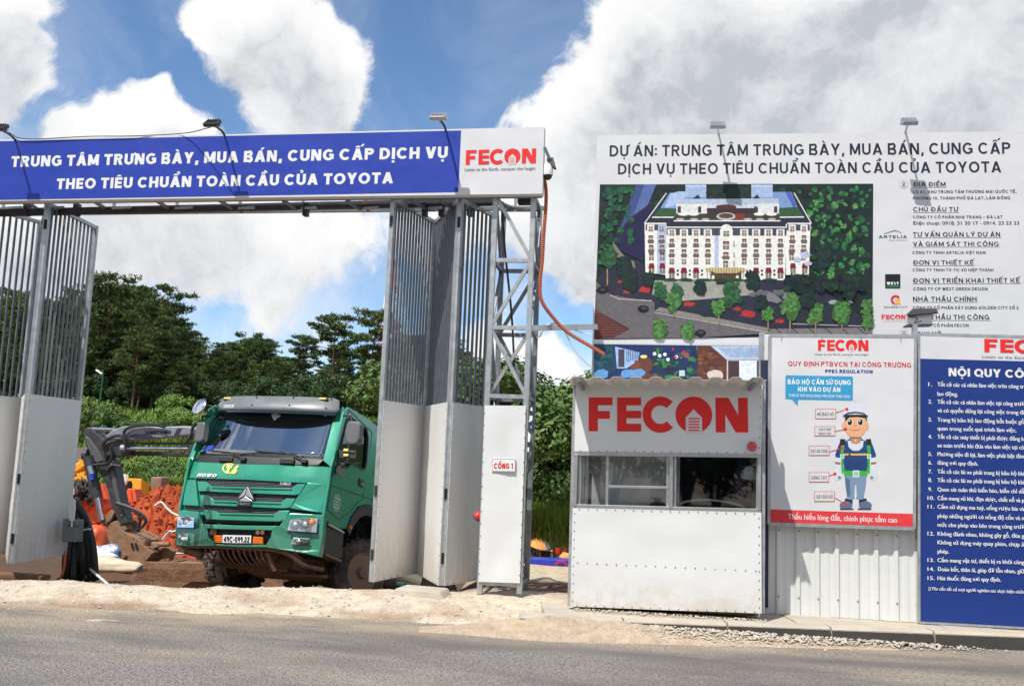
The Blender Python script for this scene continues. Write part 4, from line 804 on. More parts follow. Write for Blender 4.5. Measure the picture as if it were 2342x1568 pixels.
for _ in range(16): s.blob(rnd.uniform(700, 1900), rnd.uniform(930, 1090), rnd.uniform(30, 90), rnd.uniform(10, 24), rnd.choice([S(36, 40, 86), S(24, 48, 40), S(30, 34, 60), S(20, 44, 36)]), 12, .2, rnd)
for x, y, q in ((790, 975, 42), (255, 800, 26), (300, 880, 30), (440, 865, 52), (1170, 1015, 30), (1250, 1055, 60), (1100, 1000, 26), (1500, 1110, 36)): s.blob(x, y, q, q*.45, S(170, 48, 40), 10, .3, rnd)
for x, y in ((110, 870), (435, 1015), (880, 1205)): s.blob(x, y, 46, 30, S(16, 16, 20), 10, .15, rnd); s.blob(x+4, y-8, 24, 12, S(60, 62, 70), 8, .1, rnd)
for k in range(5): s.blob(1330+k*60, 880+rnd.uniform(-20, 50), 60, 34, rnd.choice([S(98, 96, 108), S(50, 48, 70), S(120, 120, 124)]), 10, .4, rnd)
s.poly([(2030, 900), (2045, 775), (2052, 880), (2070, 970), (2040, 960), (2015, 930)], S(180, 190, 205)); s.blob(1920, 960, 40, 16, S(150, 160, 160), 9, .3, rnd)
# roof
RB, RP = S(122, 148, 198), S(166, 188, 220); DKR = S(38, 40, 58)
s.poly([(440, 350), (610, 110), (1610, 100), (1745, 345), (1560, 350), (1560, 380), (615, 378), (615, 350)], DKR)
s.poly([(560, 235), (640, 105), (1590, 98), (1640, 215), (1500, 240), (700, 240)], RB); s.poly([(705, 95), (770, 95), (770, 130), (690, 200), (600, 225), (645, 112)], RP)
s.poly([(1440, 130), (1545, 100), (1600, 210), (1500, 230)], S(120, 146, 196)); s.poly([(1545, 100), (1585, 98), (1635, 205), (1605, 220)], S(72, 96, 170))
for x0, x1 in ((762, 925), (1278, 1445)): s.rect(x0, 45, x1, 140, S(158, 178, 212)); s.rect(x0, 42, x1, 58, S(180, 200, 228))
s.rect(925, 60, 1278, 168, S(22, 44, 38)); trees(935, 60, 1268, 160, 16, 22, dk)
for x0, x1 in ((820, 920), (1285, 1360)): s.poly([(x0, 150), (x0+40, 118), (x0+60, 150)], DKR)
s.poly([(690, 155), (1495, 150), (1495, 195), (690, 195)], S(172, 186, 206)); s.rect(690, 192, 930, 268, S(214, 214, 212)); s.rect(1330, 190, 1495, 268, S(214, 214, 212)); s.rect(930, 195, 1330, 225, S(198, 204, 214)); s.rect(930, 225, 1330, 300, S(54, 38, 44))
for x0 in (700, 860, 1300, 1455): s.rect(x0, 212, x0+26, 262, S(60, 56, 64))
s.poly([(510, 292), (560, 225), (690, 228), (690, 300)], S(48, 84, 54)); s.poly([(1495, 300), (1495, 225), (1640, 215), (1690, 298)], S(48, 84, 54)); s.poly([(670, 330), (700, 268), (1490, 268), (1505, 330)], S(58, 50, 54))
s.blob(1080, 216, 84, 20, S(84, 42, 40), 18, .05, rnd); s.blob(1080, 290, 76, 30, S(190, 184, 176), 20, .04, rnd); s.blob(1080, 286, 58, 20, S(90, 60, 56), 18, .04, rnd); s.poly([(1150, 268), (1230, 268), (1215, 315), (1150, 315)], S(120, 48, 46))
for x in (745, 825, 1340, 1435): s.blob(x, 272, 44, 13, S(226, 226, 220), 12, .05, rnd)
for x in (720, 830, 920, 1250, 1345, 1440): s.blob(x, 312, 32, 9, S(176, 174, 168), 10, .1, rnd)
for a, c in (((440, 345), (612, 345)), ((612, 375), (1560, 375)), ((1560, 345), (1748, 345)), ((670, 325), (1505, 325)), ((500, 297), (670, 297)), ((1500, 297), (1690, 295))): s.line(*a, *c, 9, S(226, 226, 222))
s.line(440, 345, 612, 108, 8, S(216, 218, 222)); s.line(1748, 345, 1612, 105, 8, S(216, 218, 222))
# facade
WL, WS = S(228, 226, 220), S(170, 184, 214)
s.poly([(442, 350), (612, 350), (612, 740), (448, 735)], WL); s.poly([(540, 400), (610, 390), (610, 750), (540, 738)], WS); s.poly([(1548, 350), (1742, 350), (1728, 745), (1548, 748)], WL)
s.poly([(610, 380), (1556, 380), (1540, 790), (1180, 790), (1160, 720), (990, 720), (980, 790), (606, 778)], WL); s.rect(990, 440, 1022, 700, WS)
s.poly([(614, 380), (1556, 380), (1552, 442), (614, 438)], S(66, 68, 84)); s.rect(450, 352, 606, 400, S(66, 68, 84)); s.rect(1556, 352, 1736, 402, S(66, 68, 84))
s.rect(1032, 392, 1132, 445, WL); s.blob(1082, 392, 44, 40, WL, 20, 0, rnd)
GLS = S(120, 112, 100); MAR = S(120, 24, 36)
def win(x, y, w, h, aw=0, bal=0):
    s.rect(x-w/2, y-h/2, x+w/2, y+h/2, GLS); s.rect(x-1.5, y-h/2, x+1.5, y+h/2, S(225, 222, 214)); s.rect(x-w/2, y-h*.12, x+w/2, y-h*.05, S(225, 222, 214))
    if aw == 1: s.rect(x-w*.5, y-h*.62, x+w*.5, y-h*.4, MAR)
    if aw == 2: s.poly([(x-w*.62, y-h*.05), (x+w*.62, y-h*.05), (x+w*.42, y-h*.62), (x-w*.42, y-h*.62)], MAR)
    if bal: s.poly([(x-w*.72, y+h*.18), (x+w*.72, y+h*.18), (x+w*.6, y+h*.62), (x-w*.6, y+h*.62)], S(104, 98, 92)); s.line(x-w*.72, y+h*.18, x+w*.72, y+h*.18, 4, S(58, 54, 56))
cols_ = [655, 750, 845, 937, 1222, 1315, 1412, 1506]
for x in cols_:
    s.rect(x-32, 390, x+32, 446, WL); win(x, 420, 36, 46)
    win(x, 500, 36, 56, 1, 1); win(x, 580, 36, 52, 1, 1); win(x, 645, 36, 44, 1 if x > 1200 else 0)
    if x not in (937, 1222): win(x, 738, 44, 76, 2)
for x in cols_[:-1]: s.blob(x+46, 715, 9, 10, S(34, 34, 34), 8, .1, rnd); s.blob(x+46, 745, 9, 10, S(34, 34, 34), 8, .1, rnd)
win(1082, 425, 46, 42); win(1080, 520, 50, 58, 1); win(1078, 598, 44, 46, 1, 1); win(1076, 668, 40, 48, 1)
for y in (505, 592, 662): win(1142, y, 12, 44)
for x, a in ((490, 0), (575, 1), (1598, 0), (1690, 1)):
    s.rect(x-28, 356, x+28, 405, WS if x == 575 else WL); win(x, 388, 32, 40)
    for y, k in ((470, 1), (545, 1), (608, 0)): win(x+(y-470)*.04*(1 if x < 1000 else -1), y, 36, 50, 1, k)
    win(x+6, 700, 40, 70, 2)
s.poly([(1560, 660), (1740, 560), (1735, 748), (1548, 748)], S(120, 122, 134)) if False else None
for x, y, q in ((1700, 590, 40), (1640, 630, 34), (1720, 660, 30)): s.blob(x, y, q, q*.7, S(176, 184, 206), 9, .35, rnd)
s.poly([(915, 700), (960, 690), (1200, 690), (1240, 700), (1230, 720), (1160, 735), (1000, 735), (925, 720)], S(196, 176, 130)); s.poly([(960, 716), (1010, 740), (1155, 740), (1200, 716), (1200, 790), (960, 790)], S(84, 66, 50))
for x in range(930, 1235, 22): s.line(x, 695, x+(4 if x < 1080 else -4), 780, 4, S(50, 42, 40))
s.blob(978, 770, 12, 20, S(230, 222, 196), 10, 0, rnd); s.blob(1168, 770, 12, 20, S(230, 222, 196), 10, 0, rnd); s.poly([(1010, 790), (1130, 790), (1120, 820), (1000, 820)], S(30, 30, 40))
for x0 in range(640, 1540, 130): s.blob(x0, 786, 60, 12, S(34, 60, 40), 10, .2, rnd)
# planted trees in front
def ptree(x, y, r, col, trunk=0):
    if trunk: s.rect(x-5, y, x+5, y+trunk, S(150, 132, 92))
    b1 = tuple(k*.55 for k in col)
    for _ in range(7): s.blob(x+rnd.uniform(-.35, .35)*r, y+rnd.uniform(-.6, .7)*r, r*.55, r*.55, b1, 10, .35, rnd)
    for _ in range(34): s.blob(x+rnd.uniform(-.75, .6)*r, y+rnd.uniform(-1, .75)*r, r*.16, r*.14, tuple(k*rnd.uniform(.7, 1.35) for k in col), 8, .4, rnd)
LG, MG, DG_ = S(76, 124, 62), S(44, 92, 56), S(20, 46, 42)
for a in ((150, 600, 90, MG, 230), (280, 690, 75, DG_, 0), (330, 790, 80, DG_, 0), (470, 770, 60, DG_, 0), (568, 865, 66, MG, 60), (700, 870, 60, MG, 50), (875, 850, 58, DG_, 50), (1285, 790, 70, DG_, 0), (1640, 800, 80, DG_, 0), (1130, 900, 90, MG, 60), (1840, 620, 90, DG_, 0),
          (672, 960, 68, LG, 110), (1022, 1000, 66, LG, 130), (1408, 1060, 58, LG, 120), (1580, 990, 96, LG, 210), (1780, 1060, 82, LG, 150), (1985, 1050, 84, LG, 160), (2180, 1000, 60, LG, 200), (2195, 1110, 60, LG, 60), (1360, 970, 60, DG_, 0), (1720, 940, 70, DG_, 0), (2060, 840, 90, DG_, 0),
          (570, 1170, 74, LG, 0), (775, 1185, 66, LG, 0)): ptree(*a)
for _ in range(40): s.blob(rnd.uniform(1500, 2150), rnd.uniform(780, 900), 30, 22, rnd.choice(dk), 9, .35, rnd)
# second and third pictures
s.poly([(45, 1700), (850, 1700), (850, 1300), (45, 1290)], S(26, 44, 92)); s.poly([(45, 1700), (45, 1290), (210, 1292), (225, 1480), (110, 1580)], S(26, 62, 86))
for _ in range(26): s.blob(rnd.uniform(70, 190), rnd.uniform(1320, 1460), 22, 18, rnd.choice([S(30, 76, 92), S(22, 54, 72), S(40, 92, 98)]), 8, .4, rnd)
s.poly([(210, 1310), (400, 1355), (390, 1420), (300, 1480), (225, 1480)], S(150, 180, 220))
for i in range(7): s.rect(300+i*14, 1335+i*3, 306+i*14, 1430-i*4, S(50, 62, 110))
s.rect(236, 1330, 284, 1470, S(70, 62, 76)); s.poly([(350, 1700), (410, 1400), (470, 1390), (700, 1700)], S(96, 58, 48)); s.poly([(470, 1385), (850, 1700), (850, 1560), (520, 1390)], S(34, 38, 50)); s.blob(435, 1388, 30, 12, S(236, 210, 130), 10, .2, rnd)
for x in (380, 360): s.blob(x, 1450+(380-x)*2, 30, 40, S(120, 66, 48), 9, .25, rnd)
for x0 in (35, 250, 320): s.blob(x0+70, 1520, 62, 36, S(96, 146, 200), 9, .25, rnd)
for _ in range(60): s.blob(rnd.uniform(500, 835), rnd.uniform(1330, 1560), rnd.uniform(14, 34), rnd.uniform(10, 26), rnd.choice([S(30, 78, 66), S(22, 54, 60), S(52, 116, 72), S(24, 40, 76)]), 8, .4, rnd)
for x, y in ((560, 1380), (625, 1410), (600, 1370), (690, 1390), (520, 1365)): s.blob(x, y, 14, 14, S(226, 236, 236), 10, .1, rnd)
for _ in range(9): s.blob(rnd.uniform(640, 800), rnd.uniform(1320, 1400), 11, 9, S(190, 40, 84), 7, .3, rnd)
s.rect(712, 1495, 756, 1540, S(180, 200, 210))
s.poly([(852, 1700), (1800, 1700), (1800, 1305), (852, 1300)], S(120, 82, 62)); s.poly([(852, 1300), (960, 1305), (1080, 1420), (1080, 1700), (852, 1700)], S(88, 52, 42))
for _ in range(30): s.blob(rnd.uniform(870, 1050), rnd.uniform(1330, 1540), 24, 12, rnd.choice([S(108, 64, 46), S(74, 44, 38), S(124, 78, 52)]), 8, .4, rnd)
s.poly([(960, 1305), (1800, 1305), (1800, 1410), (1085, 1412)], S(176, 192, 214)); s.poly([(1010, 1318), (1410, 1318), (1410, 1390), (1110, 1396)], S(150, 170, 200))
s.rect(1085, 1415, 1800, 1700, S(190, 186, 180)); s.rect(1095, 1420, 1182, 1600, S(62, 44, 48)); s.rect(1320, 1420, 1405, 1600, S(62, 44, 48)); s.rect(1182, 1418, 1320, 1600, S(222, 230, 238)); s.blob(995, 1530, 66, 40, S(200, 190, 176), 14, .1, rnd)
for k in range(8): s.line(1102+k*11, 1420, 1102+k*11, 1600, 3, S(90, 66, 66)); s.line(1327+k*11, 1420, 1327+k*11, 1600, 3, S(90, 66, 66))
s.build('picture_print', bl, label='printed pictures of a white hotel, a terrace and a bedroom')
for (bu, hu, lab) in (((1643, 306), (1641, 291), 'grey floodlight on a short arm over the middle of the project billboard'), ((2071, 303), (2079, 283), 'grey floodlight on a short arm over the right half of the project billboard')):
    p = onB(*bu); q = atP(*hu, BP+BN*.36, BN); floodlight(p, q, lab, 'floodlights on the project billboard', 1, 'alu')
# ------------------------------------------------------------------ guard booth
YO = 9.8; bo = thing('guard_booth', 'small white sheet metal guard booth with sliding windows and red lettering', 'booth', (.16, 10.5, .16))
Bq = lambda *p: [atY(*ZG(x, y), YO) for x, y in p]
dep = V((0, 1.55, 0))
lo = Bq((50, 1482), (1228, 1525), (1225, 905), (65, 877)); up_ = Bq((75, 528), (1225, 543), (1235, 100), (85, 96))
li, ui = inset(lo, .025), inset(up_, .02); mid = Bq((66, 1212), (1222, 1266))
sheet_panel(lo, .025, (14, 10), .009, 3, riv=[(li[0], li[1], 20), (li[3], li[2], 20), (li[0], li[3], 11), (li[1], li[2], 11), (mid[0], mid[1], 19)]).build('lower_panel', bo, smooth=True, auto=30)
sheet_panel(up_, .025, (12, 6), .0015, 6, riv=[(ui[0], ui[1], 20), (ui[1], ui[2], 7)]).build('upper_panel', bo, smooth=True, auto=30)
# side and back walls, floor and the posts of the frame
BLo, BRo = lo[0], lo[1]; TLo, TRo = up_[3], up_[2]
for nm, p0, p1, zt in (('side_wall', BLo, BLo+dep, TLo.z), ('side_wall', BRo, BRo+dep, TRo.z)):
    sgn = 1 if p0 is BLo else -1; w = MB().use('white_sheet'); off = V((.012*sgn, .03, 0))
    w.hexa([V((p.x, p.y, .18))+off for p in (p0, p1)]+[V((p.x, p.y, 1.15))+off for p in (p1, p0)], [V((p.x, p.y, .18))+off+V((.02*sgn, 0, 0)) for p in (p0, p1)]+[V((p.x, p.y, 1.15))+off+V((.02*sgn, 0, 0)) for p in (p1, p0)])
    w.hexa([V((p.x, p.y, 1.75))+off for p in (p0, p1)]+[V((p.x, p.y, zt-.03))+off for p in (p1, p0)], [V((p.x, p.y, 1.75))+off+V((.02*sgn, 0, 0)) for p in (p0, p1)]+[V((p.x, p.y, zt-.03))+off+V((.02*sgn, 0, 0)) for p in (p1, p0)])
    if sgn < 0: w.hexa([V((p.x, p.y, 1.15))+off for p in (p0, p1)]+[V((p.x, p.y, 1.75))+off for p in (p1, p0)], [V((p.x, p.y, 1.15))+off+V((.02*sgn, 0, 0)) for p in (p0, p1)]+[V((p.x, p.y, 1.75))+off+V((.02*sgn, 0, 0)) for p in (p1, p0)])
    w.build(nm, bo)
    if sgn > 0:
        MB().use('window_glass').quad(*[V((BLo.x+.03, y, z)) for y, z in ((YO+.06, 1.15), (YO+1.5, 1.15), (YO+1.5, 1.75), (YO+.06, 1.75))]).build('window_pane', bo)
        f = MB().use('alu')
        for y in (YO+.08, YO+.5, YO+.8, YO+1.5): f.beam((BLo.x+.03, y, 1.15), (BLo.x+.03, y, 1.75), .04)
        f.build('window_frame', bo)
MB().use('canvas').box(((BLo.x+BRo.x)/2, YO+1.56, 1.3), (BRo.x-BLo.x-.06, .03, 2.3)).build('back_wall', bo)
MB().use('brown').box(((BLo.x+BRo.x)/2, YO+.8, .2), (BRo.x-BLo.x-.1, 1.4, .05)).build('booth_floor', bo)
for x, z in ((TLo, TLo.z), (TRo, TRo.z)):
    s_ = .012 if x is TLo else -.012
    MB().use('galv').beam((BLo if x is TLo else BRo)+V((-s_*1.2, .045, 0)), x+V((-s_*1.2, .045, 0)), .035).build('corner_post', bo)
wz = lambda x, y, k=0: atY(*ZG(x, y), YO+.02+k)
f = MB().use('alu')
for a, c in (((72, 540), (1222, 553)), ((66, 868), (1222, 897)), ((88, 545), (78, 865)), ((1213, 555), (1210, 890)), ((672, 550), (668, 880))): f.beam(wz(*a), wz(*c), .035, .05)
f.build('window_frame', bo, bevel=.003)
f = MB().use('alu')
for a, c in (((280, 545), (275, 868)), ((650, 548), (648, 875)), ((695, 552), (692, 880)), ((1205, 555), (1200, 888)), ((285, 745), (650, 752)), ((112, 545), (105, 862))): f.beam(wz(*a, .035), wz(*c, .035), .028 if a[1] < 700 else .035, .025)
f.build('sash_frame', bo, bevel=.002)
MB().use('window_glass').quad(*[wz(*p, .045) for p in ((95, 862), (665, 876), (665, 548), (98, 543))]).build('window_pane', bo)
MB().use('window_glass').quad(*[wz(*p, .055) for p in ((692, 880), (1208, 888), (1210, 556), (692, 552))]).build('window_pane', bo)
MB().use('white_paint').box(((BLo.x+BRo.x)/2-.28, YO+.62, 1.4), (.85, .03, 1.2)).build('inner_partition', bo)
MB().use('brown').box(((BLo.x+BRo.x)/2+.48, YO+.35, 1.02), (.85, .4, .03)).build('counter', bo)
MB().use('darkblue').box(((BLo.x+BRo.x)/2+.45, YO+1.5, 1.45), (.95, .05, 1.2)).build('inner_board', bo)
s = Sheet((0, YO-.001, 0), ny, ZG, .002); logo(s, (163, 405), (1145, 413), 208, red=S(224, 36, 34)); s.build('logo', bo, label='big red company lettering on the upper panel')
c = atY(*ZG(1170, 497), YO-.02); MB().use('grey_plastic').lathe(c+V((0, .02, 0)), (0, -1, 0), [(0, .05), (.012, .05)]).build('siren_base', bo); M['siren'] = mat('siren', (.6, .01, .02), .12, var=.1, coat=1); MB().use('siren').lathe(c+V((0, .01, 0)), (0, -1, 0), [(0, .046), (.03, .046), (.06, .036), (.075, .018), (.079, .003)]).build('siren_light', bo, smooth=True, auto=50)
# roof sheet
r0, r1 = atY(*ZG(38, 88), YO-.44), atY(*ZG(1258, 92), YO-.44); n = 132; b = MB().use('corr'); prof = []
for i in range(n+1):
    t = i/n; ph_ = (t*10.0) % 1; k = max(0, min(1, (abs(ph_-.5)-.22)/.13)); prof.append(r0.lerp(r1, t)+V((0, .004*math.sin(t*40), (1-k)*.028+.006*nz(t*9, 1, 1))))
bk = V((0, 2.1, -.1)); b.add(prof+[p+bk for p in prof]+[p+V((0, 0, .003)) for p in prof]+[p+bk+V((0, 0, .003)) for p in prof], [(i, n+1+i, n+2+i, i+1) for i in range(n)]+[(2*n+2+i, 2*n+3+i, 3*n+4+i, 3*n+3+i) for i in range(n)]+[(i, i+1, 2*n+3+i, 2*n+2+i) for i in range(n)]+[(n+1+i, 3*n+3+i, 3*n+4+i, n+2+i) for i in range(n)])
b.build('roof', bo)
f = MB().use('galv_dark')
for t in (.06, .94): p = r0.lerp(r1, t); f.beam(p+V((0, .06, -.03)), p+V((0, 1.9, -.13)), .035)
f.build('roof_rail', bo)
b = MB().use('black'); c = wz(1150, 600, .5)
# things inside the booth
j = MB().use('darkblue'); p = wz(1118, 560, .28); j.add([p+V(k) for k in ((-.07, 0, 0), (.07, 0, 0), (.11, .05, -.3), (.08, .07, -.62), (-.08, .07, -.62), (-.11, .05, -.3), (-.05, .1, 0), (.05, .1, 0), (.09, .14, -.3), (.07, .14, -.62), (-.07, .14, -.62), (-.09, .14, -.3))], [(0, 1, 2, 5), (5, 2, 3, 4), (6, 11, 8, 7), (11, 10, 9, 8), (0, 6, 7, 1), (1, 7, 8, 2), (2, 8, 9, 3), (3, 9, 10, 4), (4, 10, 11, 5), (5, 11, 6, 0)])
tag(j.build('jacket', bevel=.02), 'dark blue jacket hanging inside the right booth window', 'jacket')
h = MB().use('white_paint').lathe(wz(1155, 655, .2), (0, -.25, 1), [(-.06, .1), (-.055, .085), (0, .078), (.05, .05), (.068, .012)], 18); tag(h.build('helmet', smooth=True, auto=50), 'white helmet hanging on the jacket inside the booth window', 'helmet')
b = MB().use('wire_white').tube(bez([wz(*p, .12) for p in ((705, 868), (760, 838), (880, 826), (1000, 838), (1090, 858), (1120, 880))], 20), .012, 6); tag(b.build('hose'), 'pale looped hose lying behind the right booth window', 'hose')
def skin_body(name, joints, bones, m, parent=None, sub=2):
    me = bpy.data.meshes.new(name); me.from_pydata([j[0] for j in joints], bones, []); o = bpy.data.objects.new(name, me); COL.objects.link(o); me.materials.append(M[m])
    sk = o.modifiers.new('skin', 'SKIN'); sk.use_smooth_shade = True; o.modifiers.new('sub', 'SUBSURF').levels = sub; o.modifiers['sub'].render_levels = sub
    lay = me.skin_vertices[0] if me.skin_vertices else None
    if lay is None:
        bm = bmesh.new(); bm.from_mesh(me); bm.verts.layers.skin.verify(); bm.to_mesh(me); bm.free(); lay = me.skin_vertices[0]
    for i, j in enumerate(joints): r = j[1]; lay.data[i].radius = r if isinstance(r, tuple) else (r, r); lay.data[i].use_root = (i == 0)
    if parent: o.parent = parent
    return o
pc = atY(*ZG(588, 838), YO+.2); hd = V((pc.x, pc.y, pc.z-.105))          # top of the head shows over the sill
pr = thing('person', 'dark haired person sitting low behind the left booth window, only the crown showing', 'person', (hd.x, hd.y+.1, .25))
q = hd-V((hd.x, hd.y+.1, .25))
J = [((0, .1, q.z-.74), (.15, .12)), ((0, .1, q.z-.55), (.135, .1)), ((0, .06, q.z-.36), (.155, .1)), ((0, .04, q.z-.24), (.1, .08)), ((0, .02, q.z-.15), (.05, .055)), ((0, 0, q.z-.06), (.062, .075)), ((0, 0, q.z+.02), (.074, .09)), ((0, .01, q.z+.075), (.05, .062)),
     ((.17, .05, q.z-.27), .055), ((.22, .02, q.z-.5), .045), ((.1, -.06, q.z-.62), .035), ((-.17, .05, q.z-.27), .055), ((-.22, .02, q.z-.5), .045), ((-.24, .0, q.z-.66), .035),
     ((-.3, .05, q.z-.74), .07), ((-.34, .05, q.z-1.1), .05), ((-.28, .2, q.z-.74), .07), ((-.32, .2, q.z-1.1), .05)]
BN_ = []
for wi, sx in ((10, 1), (13, -1)):
    w_ = V(J[wi][0]); J.append((tuple(w_+V((-.03*sx, -.03, -.06))), (.034, .016))); pi = len(J)-1; BN_.append((wi, pi))
    for k in range(5): d_ = V((-.026+.013*k, -.012, -.05-.012*(2-abs(k-2)))) if k < 4 else V((.05*sx, -.02, -.02)); J.append((tuple(V(J[pi][0])+d_*.7), .0095)); J.append((tuple(V(J[pi][0])+d_*1.35+V((0, -.012, .004))), .008)); BN_ += [(pi, len(J)-2), (len(J)-2, len(J)-1)]
bd = skin_body('body', J, BN_+[(0, 1), (1, 2), (2, 3), (3, 4), (4, 5), (5, 6), (6, 7), (3, 8), (8, 9), (9, 10), (3, 11), (11, 12), (12, 13), (0, 14), (14, 15), (0, 16), (16, 17)], 'skin', pr)
b = MB().use('hair').lathe((0, .015, q.z-.0), (0, .1, 1), [(-.02, .095), (.02, .1), (.06, .092), (.09, .068), (.112, .03), (.116, .004)], 20)
for k in range(9): a = .5+k*.16; b.tube([V((.03*math.cos(a*3), .02, q.z+.1)), V((.05*math.cos(a*3)+.01, 0, q.z+.135)), V((.09*math.cos(a*2), -.01, q.z+.125+.01*(k % 3)))], [.006, .004, .001], 5)
b.build('hair', pr, local=True, smooth=True)
sw = MB().use('blue'); sw.lathe((0, .06, q.z-.6), (0, -.03, 1), [(-.16, .16), (0, .165), (.2, .185), (.31, .14), (.37, .075)], 18); sw.build('shirt', pr, local=True, smooth=True)
st = MB().use('red'); c = V((hd.x, hd.y+.14, 0)); st.box(c+V((0, 0, .62-.0)), (.34, .34, .03))
for a, d in ((-1, -1), (1, -1), (1, 1), (-1, 1)): st.beam(c+V((a*.17, d*.17, .2)), c+V((a*.12, d*.12, .61)), .03)
tag(st.build('stool', bevel=.008), 'red stool under the person inside the booth', 'stool')
# ------------------------------------------------------------------ fence and the two notice boards
YF = 10.42; x0 = atY(1747, 1000, YF).x; zt, zb0 = atY(1762, 764, YF).z, .14
fe = thing('corrugated_fence', 'white trapezoid sheet metal fence standing along the pavement right of the booth', 'fence', (x0+2, YF, .14))
b = MB().use('corr'); P = []; x = x0; k = 0; ribs = [atY(*ZH(xx, 1300), YF).x for xx in (125, 225, 322, 421, 520, 619, 716, 815)]; pitch = (ribs[-1]-ribs[0])/7
prof = []; rx = ribs[0]
while rx-pitch > x0: rx -= pitch
prof.append((x0, 0))
while rx < x0+7:
    prof += [(rx-.035, 0), (rx-.017, -.03), (rx+.017, -.03), (rx+.035, 0), (rx+pitch*.5-.03, 0), (rx+pitch*.5-.022, -.004), (rx+pitch*.5+.022, -.004), (rx+pitch*.5+.03, 0)]; rx += pitch
prof = [p for p in prof if p[0] >= x0]
vv = [(a, YF+d, zb0) for a, d in prof]+[(a, YF+d, zt) for a, d in prof]; n = len(prof)
b.add(vv+[(p[0], p[1]+.004, p[2]) for p in vv], [(i, i+1, n+i+1, n+i) for i in range(n-1)]+[(2*n+i, 3*n+i, 3*n+i+1, 2*n+i+1) for i in range(n-1)]+[(n+i, n+i+1, 3*n+i+1, 3*n+i) for i in range(n-1)])
for rx in ribs:
    b.use('rim')
    for z in (.32, 1.0): b.cyl((rx+.0, YF-.03, z), (rx, YF-.037, z), .009, n=6)
b.build('corrugated_sheet', fe)
for x in (x0-.02, atY(2095, 1000, YF).x, atY(2095, 1000, YF).x+1.9, x0+6.9): MB().use('galv').beam((x, YF+.06, 0), (x, YF+.06, zt+.02), .06).build('post', fe, bevel=.003)
for z in (.6, 1.7, zt-.15): MB().use('galv_dark').beam((x0, YF+.04, z), (x0+6.9, YF+.04, z), .035).build('rail', fe)
# strip of dark sheeting in the slot beside the booth
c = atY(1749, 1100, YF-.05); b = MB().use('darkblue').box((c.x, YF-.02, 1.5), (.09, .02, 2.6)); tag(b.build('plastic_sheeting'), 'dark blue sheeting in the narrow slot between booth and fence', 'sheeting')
YPb = YF-.14; pq = [atY(*ZL(x, y), YPb) for x, y in ((120, 1494), (1244, 1530), (1252, 45), (128, 38))]
pb = thing('safety_poster', 'white poster board with a worker in safety gear and a red foot strip', 'poster', tuple((pq[0]+pq[1])/2))
sheet_panel(pq, .03, (4, 5), .0012, 3, 'canvas').build('poster_panel', pb, smooth=True, auto=40)
f = MB().use('galv')
for i in range(4): a, c = pq[i], pq[(i+1) % 4]; f.beam(a+V((0, .012, 0)), c+V((0, .012, 0)), .03, .036)
for t in (.08, .36, .63, .9): p = pq[3].lerp(pq[2], t); f.beam(p+V((0, -.008, 0)), p+V((0, -.008, -.05)), .006)
f.build('poster_frame', pb)
for t in (.1, .9):
    for z in (pq[0].z+.2, pq[2].z-.2): p = pq[0].lerp(pq[1], t); MB().use('galv').beam((p.x, YPb+.03, z), (p.x, YF, z), .03).build('bracket', pb)
PP = V((0, YPb, 0)); s = Sheet(PP, ny, ZL, .002); s.sp = pb; PW = (.63, .63, .625); RD = S(205, 30, 48)
logo(s, (500, 157), (890, 160), 85, ground=PW); s.btext('Listen to the Earth, conquer the height', (475, 191), (890, 193), 15, S(100, 102, 112), .012)
s.text('QUY ĐỊNH PTBVCN TẠI CÔNG TRƯỜNG', (268, 273), (1220, 286), 36, RD, .17, gap=.15); s.text('PPEs REGULATION'.replace('s', 'S'), (555, 328), (922, 331), 26, S(30, 44, 140), .22)
s.poly([(247, 528), (298, 532), (342, 582), (345, 533), (768, 540), (769, 362), (762, 355), (254, 346), (248, 352)], S(52, 150, 196))
s.text('BẢO HỘ CẦN SỬ DỤNG', (265, 414), (752, 420), 36, (.8, .8, .8), .2); s.text('KHI VÀO DỰ ÁN', (345, 470), (672, 475), 35, (.8, .8, .8), .2); s.btext('THIS IS THE REQUIRED PPE FOR THIS SITE!', (272, 510), (746, 520), 20, (.8, .8, .8), .008)
s.poly([(118, 1480), (1245, 1515), (1246, 1416), (125, 1381)], S(214, 58, 62)); s.btext('Thấu hiểu lòng đất, chinh phục tầm cao', (268, 1455), (1112, 1483), 42, (.72, .7, .7), .02)
for (x0_, y0_, x1_, y1_), lines, (dx, dy) in (((478, 605, 637, 682), ['MŨ BẢO HỘ'], (722, 608)), ((472, 740, 632, 815), ['DÂY MŨ', 'BẢO HỘ'], (712, 762)), ((428, 890, 587, 965), ['DÂY AN TOÀN'], (684, 908)), ((428, 1095, 585, 1170), ['GĂNG TAY'], (630, 1108)), ((470, 1242, 628, 1320), ['GIÀY BẢO HỘ'], (706, 1337))):
    s.rect(x0_, y0_, x1_, y1_, S(196, 70, 84)); s.rect(x0_+4, y0_+4, x1_-4, y1_-4, PW)
    for i, t_ in enumerate(lines):
        if len(lines) == 1: s.text(t_, (x0_+16, y0_+56), (x1_-14, y0_+56), 28, S(50, 50, 56), .17)
        else: s.text(t_, (x0_+34, y0_+33+i*32), (x1_-32, y0_+33+i*32), 17, S(50, 50, 56), .18)
s.build('caption_print', pb, label='red logo, blue speech bubble, red strip and caption boxes')
